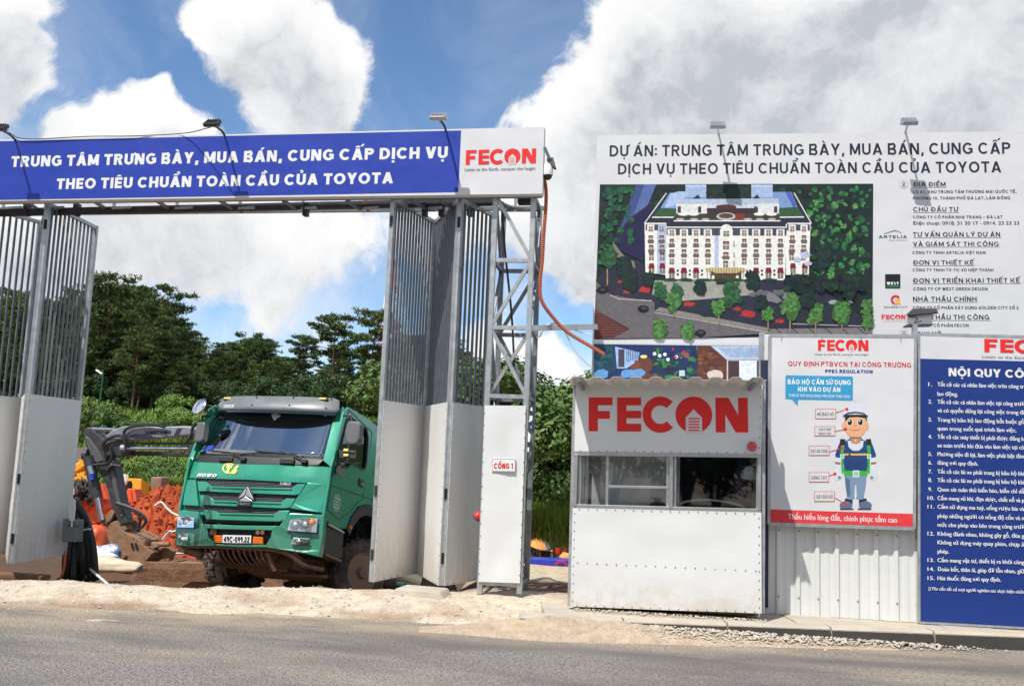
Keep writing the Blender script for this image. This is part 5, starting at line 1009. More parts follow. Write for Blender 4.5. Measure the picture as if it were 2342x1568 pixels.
# generic worker figure in safety gear, flat inks
s = Sheet(PP, ny, ZL, .0028); NV, NVd, GR, GV, SK, PT, PTd = S(32, 66, 118), S(24, 36, 66), S(52, 170, 62), S(206, 212, 222), S(224, 166, 126), S(118, 142, 170), S(84, 106, 136)
for x, d in ((735, -1), (845, 1)):
    s.poly([(x-25, 1300), (x+28, 1300), (x+34, 1378), (x-30 if d > 0 else x-48, 1384), (x-28, 1340)], NVd) if False else None
    s.poly([(x-28, 1298), (x+30, 1298), (x+32, 1340), (x-30, 1340)], NVd); s.blob(x+d*20, 1350, 50, 33, S(92, 108, 134), 20, .02, rnd); s.rect(x-38 if d > 0 else x-66, 1372, x+66 if d > 0 else x+38, 1385, S(58, 66, 84))
s.poly([(705, 1120), (875, 1120), (868, 1200), (850, 1298), (800, 1298), (795, 1190), (785, 1190), (778, 1298), (726, 1298), (712, 1200)], PT); s.poly([(712, 1200), (726, 1298), (752, 1298), (745, 1150), (706, 1130)], PTd); s.blob(752, 1292, 32, 14, PT, 14, .02, rnd); s.blob(824, 1292, 32, 14, PT, 14, .02, rnd)
for d in (-1, 1):
    X = lambda x: 790+d*x
    s.poly([(X(95), 850), (X(130), 880), (X(158), 960), (X(150), 990), (X(100), 975), (X(85), 900)], NV); s.poly([(X(108), 985), (X(168), 978), (X(172), 1012), (X(112), 1020)], GV); s.poly([(X(118), 1018), (X(158), 1014), (X(156), 1038), (X(122), 1040)], S(150, 100, 80))
    s.poly([(X(118), 1036), (X(168), 1032), (X(166), 1050), (X(156), 1060), (X(172), 1120), (X(150), 1160), (X(118), 1150), (X(98), 1125), (X(125), 1090)], GV); s.poly([(X(120), 1120), (X(142), 1135), (X(128), 1150), (X(112), 1140)], S(120, 124, 138))
s.poly([(705, 860), (740, 838), (840, 838), (878, 860), (900, 950), (880, 1085), (705, 1085), (684, 950)], NV); s.poly([(720, 1000), (868, 1000), (872, 1085), (712, 1085)], S(28, 58, 108))
s.poly([(728, 850), (852, 850), (846, 900), (815, 928), (768, 928), (736, 900)], GV); s.poly([(752, 820), (832, 820), (825, 868), (790, 878), (757, 868)], S(186, 130, 100)); s.line(742, 828, 838, 828, 6, S(60, 60, 66)); s.blob(790, 850, 8, 12, S(214, 190, 120), 10, 0, rnd)
for d in (-1, 1):
    X = lambda x: 790+d*x
    s.poly([(X(78), 840), (X(118), 836), (X(126), 886), (X(86), 890)], S(36, 40, 52)); s.poly([(X(86), 888), (X(112), 886), (X(118), 960), (X(96), 965)], GR); s.rect(min(X(88), X(120)), 955, max(X(88), X(120)), 988, GV); s.rect(min(X(98), X(110)), 962, max(X(98), X(110)), 980, GR); s.poly([(X(92), 988), (X(112), 988), (X(108), 1110), (X(84), 1085), (X(96), 1040)], GR)
s.rect(702, 950, 882, 964, S(226, 180, 60)); s.rect(735, 952, 750, 968, S(40, 40, 44)); s.rect(700, 1083, 882, 1122, GR); s.rect(768, 1080, 818, 1132, GV); s.rect(780, 1090, 789, 1122, GR); s.rect(797, 1090, 806, 1122, GR)
for x in (700, 876): s.blob(x, 738, 15, 30, SK, 14, 0, rnd)
s.poly([(706, 660), (870, 660), (876, 740), (862, 790), (825, 822), (752, 822), (716, 790), (700, 740)], SK); s.poly([(705, 650), (872, 650), (880, 705), (862, 676), (800, 668), (740, 672), (712, 706)], S(34, 28, 30))
for x in (744, 826): s.blob(x, 708, 24, 27, (.75, .75, .75), 16, 0, rnd); s.blob(x+1, 708, 18, 24, S(30, 26, 28), 16, 0, rnd); s.blob(x-4, 698, 6, 7, (.8, .8, .8), 10, 0, rnd)
for k in range(7): a = k/7; s.line(745+80*a, 762+10*math.sin(a*3.14), 745+80*min(1, a+.15), 762+10*math.sin(min(1, a+.15)*3.14), 4, S(120, 66, 52))
s.blob(785, 735, 12, 6, S(206, 142, 106), 10, 0, rnd); s.poly([(692, 655), (700, 600), (725, 565), (765, 548), (812, 546), (850, 565), (875, 605), (884, 660), (850, 636), (790, 628), (730, 634)], S(208, 212, 222)); s.poly([(692, 655), (730, 632), (790, 626), (850, 634), (886, 660), (884, 672), (850, 643), (790, 636), (730, 642), (696, 672)], S(52, 66, 104)); s.blob(790, 546, 12, 9, S(190, 196, 210), 10, 0, rnd)
for x0_, y0_, dx, dy in ((637, 634, 722, 608), (632, 778, 712, 762), (587, 938, 684, 908), (585, 1122, 630, 1108), (628, 1290, 706, 1337)): s.line(x0_, y0_, dx, dy, 5, S(205, 50, 60)); s.blob(dx, dy, 13, 13, S(214, 38, 50), 14, 0, rnd)
s.build('worker_illustration', pb, label='printed worker in white helmet, blue shirt and green harness')
# blue rules board
YR_ = YF-.1; rq = [atY(*ZH(x, y), YR_) for x, y in ((830, 1487), (1356, 1516), (1356, 62), (829, 48))]; rq[1] = rq[0]+(rq[1]-rq[0])*3.0; rq[2] = rq[3]+(rq[2]-rq[3])*3.0
rb = thing('rules_board', 'tall blue notice board of numbered white site rules on the fence', 'notice board', tuple((rq[0]+rq[1])/2))
sheet_panel(rq, .03, (5, 8), .0012, 5, 'canvas').build('board_panel', rb, smooth=True, auto=40)
f = MB().use('galv')
for i in range(4): a, c = rq[i], rq[(i+1) % 4]; f.beam(a+V((0, .012, 0)), c+V((0, .012, 0)), .026, .034)
f.build('board_frame', rb)
s = Sheet(V((0, YR_, 0)), ny, ZH, .002); NB = (.008, .034, .2)
s.poly([(831, 1484), (2390, 1568), (2390, 208), (831, 170)], NB); s.build('blue_print', rb)
s = Sheet(V((0, YR_, 0)), ny, ZH, .0032); s.sp = rb; TW = (.75, .75, .76)
logo(s, (1157, 137), (1600, 150), 66); s.btext('Listen to the Earth, conquer the height', (1147, 166), (1620, 180), 13, S(95, 100, 115), .012)
s.text('NỘI QUY CÔNG TRƯỜNG', (978, 257), (1745, 277), 40, TW, .22, gap=.1)
RU = [(308, '1.', 'Tất cả các cá nhân làm việc trên công tr'), (355, '', 'lao động.'), (395, '2.', 'Tất cả các cá nhân làm việc tại công trườ'), (438, '', 'và có quyền dừng lại công việc trong đi'), (485, '3.', 'Trang bị bảo hộ lao động bắt buộc gồ'), (528, '', 'quan trong suốt quá trình làm việc.'), (570, '4.', 'Tất cả các máy thiết bị phải được đăng k'), (613, '', 'an toàn trước khi đưa vào làm việc tại cô'), (657, '5.', 'Phương tiện đi lại, làm việc phải bật đèn'), (700, '6.', 'đúng nơi quy định.'), (744, '7.', 'Tất cả các lái xe phải trang bị bảo hộ khi'), (787, '8.', 'Tất cả các lái xe phải trang bị bảo hộ khi'), (833, '9.', 'Quan sát tuân thủ biển báo, biển chỉ dẫ'), (877, '10.', 'Cấm mang vũ khí, đạn dược, chất nổ và p'), (920, '11.', 'Cấm sử dụng ma tuý, uống rượu bia và'), (966, '', 'phép những người có nồng độ cồn và n'), (1010, '', 'mức cho phép vào bên trong công trườ'), (1055, '12.', 'Không đánh nhau, không gây gổ, đùa g'), (1098, '', 'Không sử dụng máy quay phim, chụp ả'), (1143, '', 'phép.'), (1187, '13.', 'Cấm mang vật tư, thiết bị ra khỏi công'), (1232, '14.', 'Đoàn kết, thân ái, giúp đỡ lẫn nhau, giữ'), (1277, '15.', 'Hút thuốc đúng nơi quy định.')]
for y, num, tx in RU:
    if num: s.btext(num, (872+(0 if len(num) > 2 else 4), y-1), (872+(33 if len(num) > 2 else 22), y), 19, TW, .03)
    full = tx.endswith('.') or len(tx) < 30; wd = 433 if not full else len(tx)*11.3
    s.btext(tx, (922, y), (922+wd, y+wd*.026), 20, TW, .03)
s.btext('Yêu cầu tất cả mọi người nghiêm túc thực hiện nhữn', (892, 1327), (1356, 1345), 16, TW, .02, shear=.2); s.rect(877, 1312, 886, 1330, TW); s.rect(879, 1314, 884, 1328, NB)
s.build('logo', rb)
# square lamp on the fence
p = atY(2090, 768, YF-.02); sl = thing('street_light', 'square lamp head with a fringed dark hood on a short post above the fence', 'lamp', tuple(p)); A = lambda x, y, d=0: atY(*ZK(x, y), YF-.03+d)
MB().use('galv').beam(A(693, 1600), A(693, 1400), .05).build('post', sl)
MB().use('white_paint').prism([A(628, 1408), A(860, 1402), A(862, 1305), A(632, 1316)], (0, .12, 0)).build('lamp_box', sl, bevel=.005)
b = MB().use('black').prism([A(622, 1318, -.06), A(915, 1292, -.06), A(900, 1255, .12), A(690, 1258, .12)], (0, .05, .012))
for i in range(22): x = 630+i*13; b.beam(A(x, 1316-i*1.15, -.05), A(x, 1328-i*1.15, -.05), .012)
b.build('hood', sl); MB().use('black').prism([A(622, 1415, -.02), A(866, 1408, -.02), A(866, 1398, -.02), A(622, 1404, -.02)], (0, .16, 0)).build('lower_rim', sl)
MB().use('grey_plastic').tube(bez([A(640, 1330), A(720, 1345), A(690, 1390), A(760, 1370)], 8), .006, 5).build('cable', sl)
# ------------------------------------------------------------------ tipper truck coming up the ramp
TROT = Matrix.Rotation(-.139, 3, 'Z') @ Matrix.Rotation(-.256, 3, 'X') @ Matrix.Rotation(-.006, 3, 'Y'); TLOC = V((-6.052, 13.273, -.32))
tr = thing('dump_truck', 'muddy green dump truck nosing up out of the site through the gate', 'truck', tuple(TLOC)); tr.rotation_euler = TROT.to_euler()
TI = TROT.inverted(); TE = TI @ (EYE-TLOC)
def tloc(x, y, axis, val, z=ZC): d = TI @ ray(*z(x, y)); return TE+d*((val-TE[axis])/d[axis])
FYT = [(.3, .1), (.5, .06), (.75, .01), (1.1, .0), (1.6, .0), (1.9, .05), (2.7, .36), (2.95, .52)]
def fy(x, z): return lerp_tab(FYT, z)+.17*min(1.3, abs(x/1.25))**3.6
def snap(x, y, off=0):
    yp = .05
    for _ in range(5): p = tloc(x, y, 1, yp); yp = fy(p.x, p.z)-off
    p.y = yp; return p
def build(mb, name, parent=None, bevel=0, smooth=False, label=None, auto=None): return mb.build(name, parent or tr, local=True, bevel=bevel, smooth=smooth, label=label, auto=auto)
def patch(mb, pts, off=0, thick=.03, sub=4):
    P = []
    for i, a in enumerate(pts):
        c = pts[(i+1) % len(pts)]
        for k in range(sub): P.append(snap(a[0]+(c[0]-a[0])*k/sub, a[1]+(c[1]-a[1])*k/sub, off))
    return mb.hexa(P, [p+V((0, thick, 0)) for p in P])
def strip(mb, top, bot, off=0, thick=.03, nv=3, sub=5):
    T = []; B = []
    for L_, O in ((top, T), (bot, B)):
        for a, c in zip(L_, L_[1:]): O += [(a[0]+(c[0]-a[0])*k/sub, a[1]+(c[1]-a[1])*k/sub) for k in range(sub)]
        O.append(L_[-1])
    n = len(T); F = [snap(B[i][0]+(T[i][0]-B[i][0])*j/nv, B[i][1]+(T[i][1]-B[i][1])*j/nv, off) for j in range(nv+1) for i in range(n)]
    fs = [(j*n+i, j*n+i+1, (j+1)*n+i+1, (j+1)*n+i) for j in range(nv) for i in range(n-1)]; m = len(F)
    mb.add(F+[p+V((0, thick, 0)) for p in F], fs+[tuple(m+k for k in f[::-1]) for f in fs]+[(i+1, i, m+i, m+i+1) for i in range(n-1)]+[(nv*n+i, nv*n+i+1, m+nv*n+i+1, m+nv*n+i) for i in range(n-1)]+[(j*n, (j+1)*n, m+(j+1)*n, m+j*n) for j in range(nv)]+[((j+1)*n+n-1, j*n+n-1, m+j*n+n-1, m+(j+1)*n+n-1) for j in range(nv)])
    return mb
# cab core: lower body, roof, rear wall
def outline(z, w, yb=2.3, ins=0): return [V((x, fy(x, z)+ins, z)) for x in [w*k/8 for k in range(-8, 9)]]+[V((w, yb, z)), V((-w, yb, z))]
b = MB().use('green'); lv = [(1.0, 1.2), (1.3, 1.21), (1.6, 1.21), (1.84, 1.19)]; loops = [outline(z, w, {1.0: .9, 1.3: 1.0, 1.6: 2.3, 1.84: 2.3}[z], .05) for z, w in lv]; n = len(loops[0])
b.add([p for l_ in loops for p in l_], [(i*n+k, i*n+(k+1) % n, (i+1)*n+(k+1) % n, (i+1)*n+k) for i in range(len(lv)-1) for k in range(n)]+[list(range(n))[::-1], [(len(lv)-1)*n+k for k in range(n)]])
rf = [(2.74, 1.17, .06), (2.84, 1.19, .08), (2.93, 1.13, .2), (2.97, 1.02, .35)]; loops = [outline(z, w, ins=i_) for z, w, i_ in rf]
b.add([p for l_ in loops for p in l_], [(i*n+k, i*n+(k+1) % n, (i+1)*n+(k+1) % n, (i+1)*n+k) for i in range(3) for k in range(n)]+[list(range(n))[::-1], [3*n+k for k in range(n)]])
b.box((0, 2.27, 2.3), (2.36, .05, .94)); cab = build(b, 'cab', smooth=True, auto=38)
# sides: skin with a window opening
def side(sx):
    X = 1.25*sx; b = MB().use('green')
    outer = [(.14, 1.06), (.12, 1.6), (.10, 1.84), (.13, 1.98), (.26, 2.74), (.4, 2.86), (1.0, 2.9), (2.3, 2.92), (2.3, 2.2), (2.3, 1.7), (1.9, 1.62), (1.5, 1.58), (1.22, 1.48), (1.03, 1.28), (.93, 1.06), (.5, 1.0)]
    wx = [(.45, 1.93), (.27, 1.93), (.24, 1.95), (.25, 2.0), (.38, 2.62), (.5, 2.72), (.8, 2.73), (1.12, 2.72), (1.22, 2.6), (1.26, 2.2), (1.24, 2.1), (1.15, 2.06), (.95, 2.06), (.75, 2.05), (.66, 2.0), (.6, 1.94)]
    f = lambda p: V((X-sx*max(0, (p[1]-2.0))*.055, p[0], p[1])); A = [f(p) for p in outer]; B = [f(p) for p in wx]; n = len(A); t = V((-.035*sx, 0, 0))
    b.add(A+B+[p+t for p in A]+[p+t for p in B], [(i, (i+1) % n, n+(i+1) % n, n+i) if sx > 0 else (n+i, n+(i+1) % n, (i+1) % n, i) for i in range(n)]+[(2*n+i, 3*n+i, 3*n+(i+1) % n, 2*n+(i+1) % n) for i in range(n)]+[(i, 2*n+i, 2*n+(i+1) % n, (i+1) % n) for i in range(n)]+[(n+i, n+(i+1) % n, 3*n+(i+1) % n, 3*n+i) for i in range(n)])
    o = build(b, 'cab_side')
    g = MB().use('side_glass').quad(*[p+t*.6 for p in (B if sx > 0 else B[::-1])]); build(g, 'side_window', o)
    h = MB().use('black')
    for k in range(n): h.beam(B[k]+V((.003*sx, 0, 0)), B[(k+1) % n]+V((.003*sx, 0, 0)), .028)
    build(h, 'window_seal', o)
    d = MB().use('green_in')                               # door seams and crease
    D = [(.16, 1.84), (.2, 1.2), (.62, 1.14), (.98, 1.34), (1.2, 1.56), (1.34, 1.62), (1.36, 2.74), (.42, 2.82), (.2, 2.02), (.16, 1.84)]
    for p, q in zip(D, D[1:]): d.beam(f(p)+V((.001*sx, 0, 0)), f(q)+V((.001*sx, 0, 0)), .012)
    for p, q in (((.18, 1.56), (1.3, 1.66)), ((1.3, 1.66), (2.2, 1.74))): d.beam(f(p)+V((.002*sx, 0, 0)), f(q)+V((.002*sx, 0, 0)), .014)
    build(d, 'door_seam', o)
    h = MB().use('black').box(f((1.17, 1.84))+V((.006*sx, 0, 0)), (.02, .17, .11)); h.use('chrome').box(f((1.19, 1.83))+V((.02*sx, 0, 0)), (.016, .12, .035)); build(h, 'door_handle', o)
    a = MB().use('black'); pts = [(y, z) for y, z in ((.93, 1.05), (1.03, 1.27), (1.22, 1.47), (1.5, 1.57), (1.9, 1.6), (2.3, 1.52), (2.62, 1.3), (2.78, .98))]; inn = [(1.05, .98), (1.15, 1.16), (1.31, 1.32), (1.55, 1.41), (1.9, 1.42), (2.24, 1.35), (2.5, 1.18), (2.62, .95)]
    O_ = [V((X+.02*sx, *p)) for p in pts]; I_ = [V((X+.02*sx, *p)) for p in inn]; lo_ = O_+I_[::-1]
    for i in range(len(pts)-1): q = [O_[i], O_[i+1], I_[i+1], I_[i]]; a.hexa(q, [p-V((.34*sx, 0, 0)) for p in q])
    build(a, 'mudguard')
    st = MB().use('black'); st.hexa([V((X-.01*sx, *p)) for p in ((.22, .98), (.9, .98), (.98, .62), (.5, .5), (.3, .52))], [V((X-.4*sx, *p)) for p in ((.22, .98), (.9, .98), (.98, .62), (.5, .5), (.3, .52))])
    st.use('mudsteel').box((X-.1*sx, .62, .56), (.28, .55, .04)); build(st, 'cab_step', bevel=.012)
    MBm = MB().use('alu').beam((X+.004*sx, .3, 1.0), (X+.004*sx, .85, .985), .03); build(MBm, 'trim_strip')
    build(MB().use('orange_lamp').box((X+.03*sx, 1.0, 1.1), (.03, .07, .05)), 'side_marker')
side(1); side(-1)
# A pillars and the windshield
b = MB().use('green'); strip(b, [(362, 205), (408, 215)], [(222, 560), (262, 512)], 0, .05, 6, 2); build(b, 'windshield_pillar', smooth=True, auto=40)
b = MB().use('green'); strip(b, [(1226, 235), (1286, 170)], [(1145, 552), (1206, 602)], 0, .05, 6, 2); build(b, 'windshield_pillar', smooth=True, auto=40)
ws = MB().use('windshield'); strip(ws, [(398, 222), (800, 235), (1232, 255)], [(256, 514), (700, 530), (1152, 548)], -.012, .004, 6, 8); ws = build(ws, 'windshield', smooth=True)
b = MB().use('black'); strip(b, [(390, 205), (800, 215), (1236, 235)], [(378, 250), (800, 272), (1228, 282)], -.004, .006, 2, 6); build(b, 'sun_band', ws)
k = MB().use('white_paint'); patch(k, [(795, 270), (845, 235), (810, 205), (775, 225)], .004, .004, 1); patch(k, [(1150, 238), (1168, 238), (1176, 212), (1158, 212)], .004, .004, 1); k.use('blue'); patch(k, [(285, 485), (350, 482), (368, 445), (310, 448)], -.003, .004, 1); k.use('white_paint'); patch(k, [(275, 488), (284, 486), (312, 446), (300, 446)], -.003, .004, 1); build(k, 'sticker', ws)
# front: upper panel, cowl, corner panels, grille, bumper
b = MB().use('green'); strip(b, [(220, 558), (640, 574), (1186, 600)], [(193, 676), (620, 690), (1192, 722)], 0, .05, 5, 8); build(b, 'front_panel', smooth=True, auto=40)
b = MB().use('black'); strip(b, [(254, 512), (700, 528), (1150, 545)], [(243, 562), (640, 577), (1108, 586)], .006, .05, 2, 6); build(b, 'cowl', smooth=True, auto=40)
b = MB().use('black'); strip(b, [(240, 672), (640, 688), (1030, 702)], [(310, 990), (560, 1000), (845, 994)], -.035, .03, 4, 6); grille = build(b, 'grille', smooth=True, auto=40)
b = MB().use('grey_plastic')
for i in range(26): y0 = 690+i*11; strip(b, [(330, y0), (860, y0+13)], [(330, y0+4), (860, y0+17)], -.025, .006, 1, 4)
build(b, 'mesh', grille)
for T_, B_ in (([(250, 700), (312, 703), (350, 737), (920, 749), (958, 722), (1018, 722)], [(257, 770), (330, 772), (400, 777), (885, 796), (940, 798), (978, 792)]),
               ([(266, 798), (330, 800), (366, 836), (842, 851), (882, 822), (948, 826)], [(285, 868), (340, 870), (400, 873), (820, 891), (872, 892), (908, 886)]),
               ([(286, 900), (342, 902), (402, 924), (790, 934), (832, 908), (908, 908)], [(310, 972), (380, 974), (450, 977), (780, 987), (830, 987), (872, 976)])):
    b = MB().use('green'); strip(b, T_, B_, .022, .045, 2, 4); build(b, 'grille_slat', grille, bevel=.01)
    b = MB().use('green'); strip(b, T_[2:4], [(x, y+12) for x, y in T_[2:4]], .04, .03, 1, 4); build(b, 'slat_lip', grille, bevel=.006)
b = MB().use('green'); strip(b, [(168, 690), (236, 686)], [(143, 870), (256, 878)], .012, .05, 3, 4); build(b, 'corner_panel', bevel=.012)
b = MB().use('green'); patch(b, [(903, 893), (1162, 930), (1178, 722), (1032, 710)], .012, .05, 5); build(b, 'corner_panel', bevel=.012)
b = MB().use('black'); patch(b, [(175, 905), (285, 912), (280, 878), (160, 872)], -.03, .03, 3); build(b, 'panel_gap'); b = MB().use('black'); patch(b, [(900, 915), (1155, 945), (1160, 925), (905, 890)], -.03, .03, 4); build(b, 'panel_gap')
bump = MB().use('green'); strip(bump, [(285, 1003), (560, 1014), (832, 1018)], [(316, 1038), (560, 1046), (780, 1050)], .03, .09, 2, 6); strip(bump, [(372, 1146), (560, 1152), (738, 1152)], [(365, 1160), (560, 1170), (742, 1172)], .03, .09, 1, 5)
patch(bump, [(88, 1157), (200, 1163), (368, 1160), (376, 1146), (330, 1105), (316, 1038), (285, 1003), (268, 935), (250, 915), (118, 903), (100, 990)], .03, .11, 3)
patch(bump, [(740, 1172), (850, 1190), (1000, 1212), (1118, 1240), (1140, 1100), (1152, 938), (905, 927), (880, 950), (832, 1018), (780, 1050), (770, 1100), (738, 1150)], .03, .11, 3); bump = build(bump, 'bumper', bevel=.02)
b = MB().use('black'); patch(b, [(365, 1150), (745, 1158), (788, 1045), (310, 1035)], -.06, .02, 4); build(b, 'bumper_recess', bump)
for P_, od in (([(882, 1055), (1104, 1072), (1114, 962), (985, 962), (905, 975)], 1), ([(102, 1032), (228, 1036), (232, 958), (120, 948), (104, 975)], 0)):
    b = MB().use('grey_plastic'); patch(b, P_, .034, .03, 3); h = build(b, 'headlight', bevel=.006)
    cx = sum(p[0] for p in P_)/5; cy = sum(p[1] for p in P_)/5; Q_ = [(cx+(x-cx)*.93, cy+(y-cy)*.9) for x, y in P_]
    b = MB().use('chrome'); patch(b, Q_, .0375, .004, 3); build(b, 'reflector', h)
    b = MB()
    for t, mt in ((-.55, 'alu'), (.12, 'chrome')):
        c = snap(cx+t*100*(1 if od else -.45)*(1 if od else 1), cy+6, .04); b.use('black').lathe(c, (0, -1, 0), [(0, .075), (.012, .075)], 18); b.use(mt).lathe(c-V((0, .012, 0)), (0, -1, 0), [(0, .066), (.006, .06), (.02, .03), (.024, .005)], 18)
    build(b, 'bulb', h, smooth=True, auto=50)
    b = MB().use('orange_lamp'); c = snap(cx+(62 if od else -46), cy-14, .042); b.lathe(c, (0, -1, 0), [(0, .06), (.02, .05), (.03, .02), (.032, .004)], 14); build(b, 'indicator', h, smooth=True, auto=50)
    b = MB().use('lens'); patch(b, Q_, .075, .003, 3); build(b, 'lens', h)
for P_ in ([(915, 1148), (1030, 1152), (1046, 1108), (930, 1100)], [(108, 1118), (180, 1120), (184, 1076), (112, 1072)]):
    b = MB().use('alu'); patch(b, P_, .034, .02, 2); h = build(b, 'fog_light', bevel=.005); cx = sum(p[0] for p in P_)/4; cy = sum(p[1] for p in P_)/4
    b = MB().use('chrome').lathe(snap(cx-12, cy, .04), (0, -1, 0), [(0, .05), (.012, .045), (.02, .02), (.022, .004)], 14); build(b, 'bulb', h, smooth=True, auto=50)
    b = MB().use('lens'); patch(b, P_, .058, .003, 2); build(b, 'lens', h)
pl = MB().use('white_paint'); patch(pl, [(427, 1138), (630, 1142), (634, 1086), (430, 1082)], .05, .006, 2); pl = build(pl, 'number_plate', bevel=.003)
def sticker(txt, a, bb, cap, col_mat, off, name, parent=None, w=.2, shear=0):
    A = snap(*a, off); B = snap(*bb, off); C_ = snap(a[0], a[1]-cap, off); X = B-A; up = C_-A; up -= X*up.dot(X)/X.length_squared; P_, Wd = layout(txt, w); mb = MB().use(col_mat); n_ = X.cross(up).normalized()
    for q, i in P_: pp = [A+X*((px+shear*py)/Wd)+up*py for px, py in q]; mb.hexa([p+n_*(.006+i*.0004) for p in pp], pp)
    return build(mb, name, parent)
sticker('49C-099.22', (438, 1130), (620, 1134), 38, 'black', .052, 'lettering', pl, .16)
for P_ in ([(365, 1135), (424, 1137), (424, 1086), (367, 1084)], [(645, 1143), (712, 1146), (714, 1098), (647, 1094)]):
    b = MB().use('orange_lamp'); patch(b, P_, .03, .05, 1); b.use('red')
    for i in range(3): y = 1096+i*14+(10 if P_[0][0] > 500 else 0); strip(b, [(P_[0][0]+8, y), (P_[1][0]-8, y)], [(P_[0][0]+8, y+4), (P_[1][0]-8, y+4)], .033, .004, 1, 1)
    build(b, 'orange_marker', bevel=.006)
b = MB().use('mudsteel')
for x in (680, 714): b.tube([snap(x, 1066, -.05), snap(x, 1066, .04)], [.035, .028], 10)
b.tube([snap(365, 1062, -.05), snap(365, 1062, .0)], [.05, .05], 10); build(b, 'tow_hook')
# badge, lettering, stickers
em = MB().use('black'); patch(em, [(527, 872), (630, 878), (634, 846), (656, 836), (640, 785), (612, 732), (600, 730), (560, 775), (530, 830), (534, 842)], .05, .05, 1); em = build(em, 'emblem', bevel=.004)
b = MB().use('alu')
for P_ in ([(588, 800), (600, 738), (538, 826)], [(592, 800), (606, 738), (646, 828)], [(545, 838), (590, 806), (640, 840), (625, 846), (556, 842)]): patch(b, P_, .06, .012, 1)
build(b, 'facets', em, bevel=.003); sticker('CNHTC', (534, 868), (624, 873), 16, 'chrome', .053, 'lettering', em, .24)
sticker('HOWO', (247, 667), (382, 672), 23, 'white_paint', .012, 'lettering', None, .26, .15); sticker('SINO', (832, 727), (912, 731), 20, 'chrome', .03, 'lettering', grille, .22, .2)
yl = mat('pale_yellow', (.75, .62, .16), .45)
b = MB().use(yl); R1 = [(478+52*math.cos(R_(a)), 608+38*math.sin(R_(a))) for a in range(20, 330, 24)]; R2 = [(478+42*math.cos(R_(a)), 608+29*math.sin(R_(a))) for a in range(20, 330, 24)]
for i in range(len(R1)-1): patch(b, [R1[i], R1[i+1], R2[i+1], R2[i]], .004, .003, 1)
build(b, 'sticker'); sticker('T6', (440, 646), (526, 652), 62, yl, .005, 'sticker', None, .32)
b = MB().use('white_paint'); c = tloc(1243, 855, 0, 1.256)
for k in range(20): a = 2*math.pi*k/20; b.box(c+V((0, .115*math.cos(a), .115*math.sin(a))), (.003, .022, .02), Matrix.Rotation(a, 3, 'X'))
for i in range(4):
    for j in range(3): b.box(c+V((0, -.05+j*.05, -.07+i*.045)), (.003, .034, .026))
build(b, 'door_stencil')
# sun visor over the windshield
def vis(x, y, off=0):
    yp = .2
    for _ in range(5): p = tloc(x, y, 1, yp); yp = .13+.3*abs(p.x/1.2)**3+.10*max(0, (p.z-2.72)/.2)-off
    p.y = yp; return p
T_ = [(428, 100), (470, 97), (640, 94), (900, 97), (1150, 105), (1225, 110), (1262, 126)]; B_ = [(365, 196), (440, 196), (600, 198), (900, 207), (1130, 214), (1240, 218), (1262, 205)]; b = MB().use('grey_visor'); nv = 4; F = []; T2 = []; B2 = []
for L_, O in ((T_, T2), (B_, B2)):
    for a, c in zip(L_, L_[1:]): O += [(a[0]+(c[0]-a[0])*k/4, a[1]+(c[1]-a[1])*k/4) for k in range(4)]
    O.append(L_[-1])
n = len(T2)
for j in range(nv+1):
    for i in range(n): t = j/nv; p = vis(B2[i][0]+(T2[i][0]-B2[i][0])*t, B2[i][1]+(T2[i][1]-B2[i][1])*t, .03*math.sin(t*3.1)); F.append(p)
F += [V((p.x*.98, .5, 2.96)) for p in F[nv*n:(nv+1)*n]]
b.add(F, [(j*n+i, j*n+i+1, (j+1)*n+i+1, (j+1)*n+i) for j in range(nv+1) for i in range(n-1)]); vb = build(b, 'sun_visor', smooth=True, auto=50); vb.modifiers.new('thick', 'SOLIDIFY').thickness = .012
b = MB()
for x, y in ((468, 114), (1146, 117)): c = vis(x, y, .02); b.use('black').box(c, (.17, .03, .05)); b.use(yl).box(c+V((0, -.02, 0)), (.13, .03, .032))
build(b, 'marker_light', vb, bevel=.008); b = MB().use('black')
for x, y in ((638, 158), (906, 160), (1166, 180), (395, 176), (672, 103), (936, 104), (1205, 118)): c = vis(x, y, .03); b.lathe(c, (0, -1, 0), [(0, .014), (.01, .012), (.014, .004)], 8)
build(b, 'bolt', vb); b = MB().use('white_paint')
for r in range(2):
    for k in range(9): c = vis(440+k*8.5, 162+r*13, .034); b.box(c, (.018 if (k+r) % 3 else .011, .004, .022 if r == 0 else .014), Matrix.Rotation(R_(-8), 3, 'Y'))
build(b, 'sticker', vb)
# wipers
for base, tip, mid in (((575, 545), (330, 482), (470, 492)), ((1010, 560), (665, 486), (850, 490))):
    b = MB().use('black'); p, q, m_ = snap(*base, .03), snap(*tip, .03), snap(*mid, .035); b.beam(p, m_, .02); b.beam(q, snap(mid[0]+95, mid[1]+16, .03), .016, .03); b.beam(p, snap(base[0]-40, base[1]-42, .04), .018)
    b.box(p, (.1, .06, .05)); b.box(snap(base[0]-120, base[1]+0, .02), (.24, .04, .07)); build(b, 'wiper', bevel=.004)
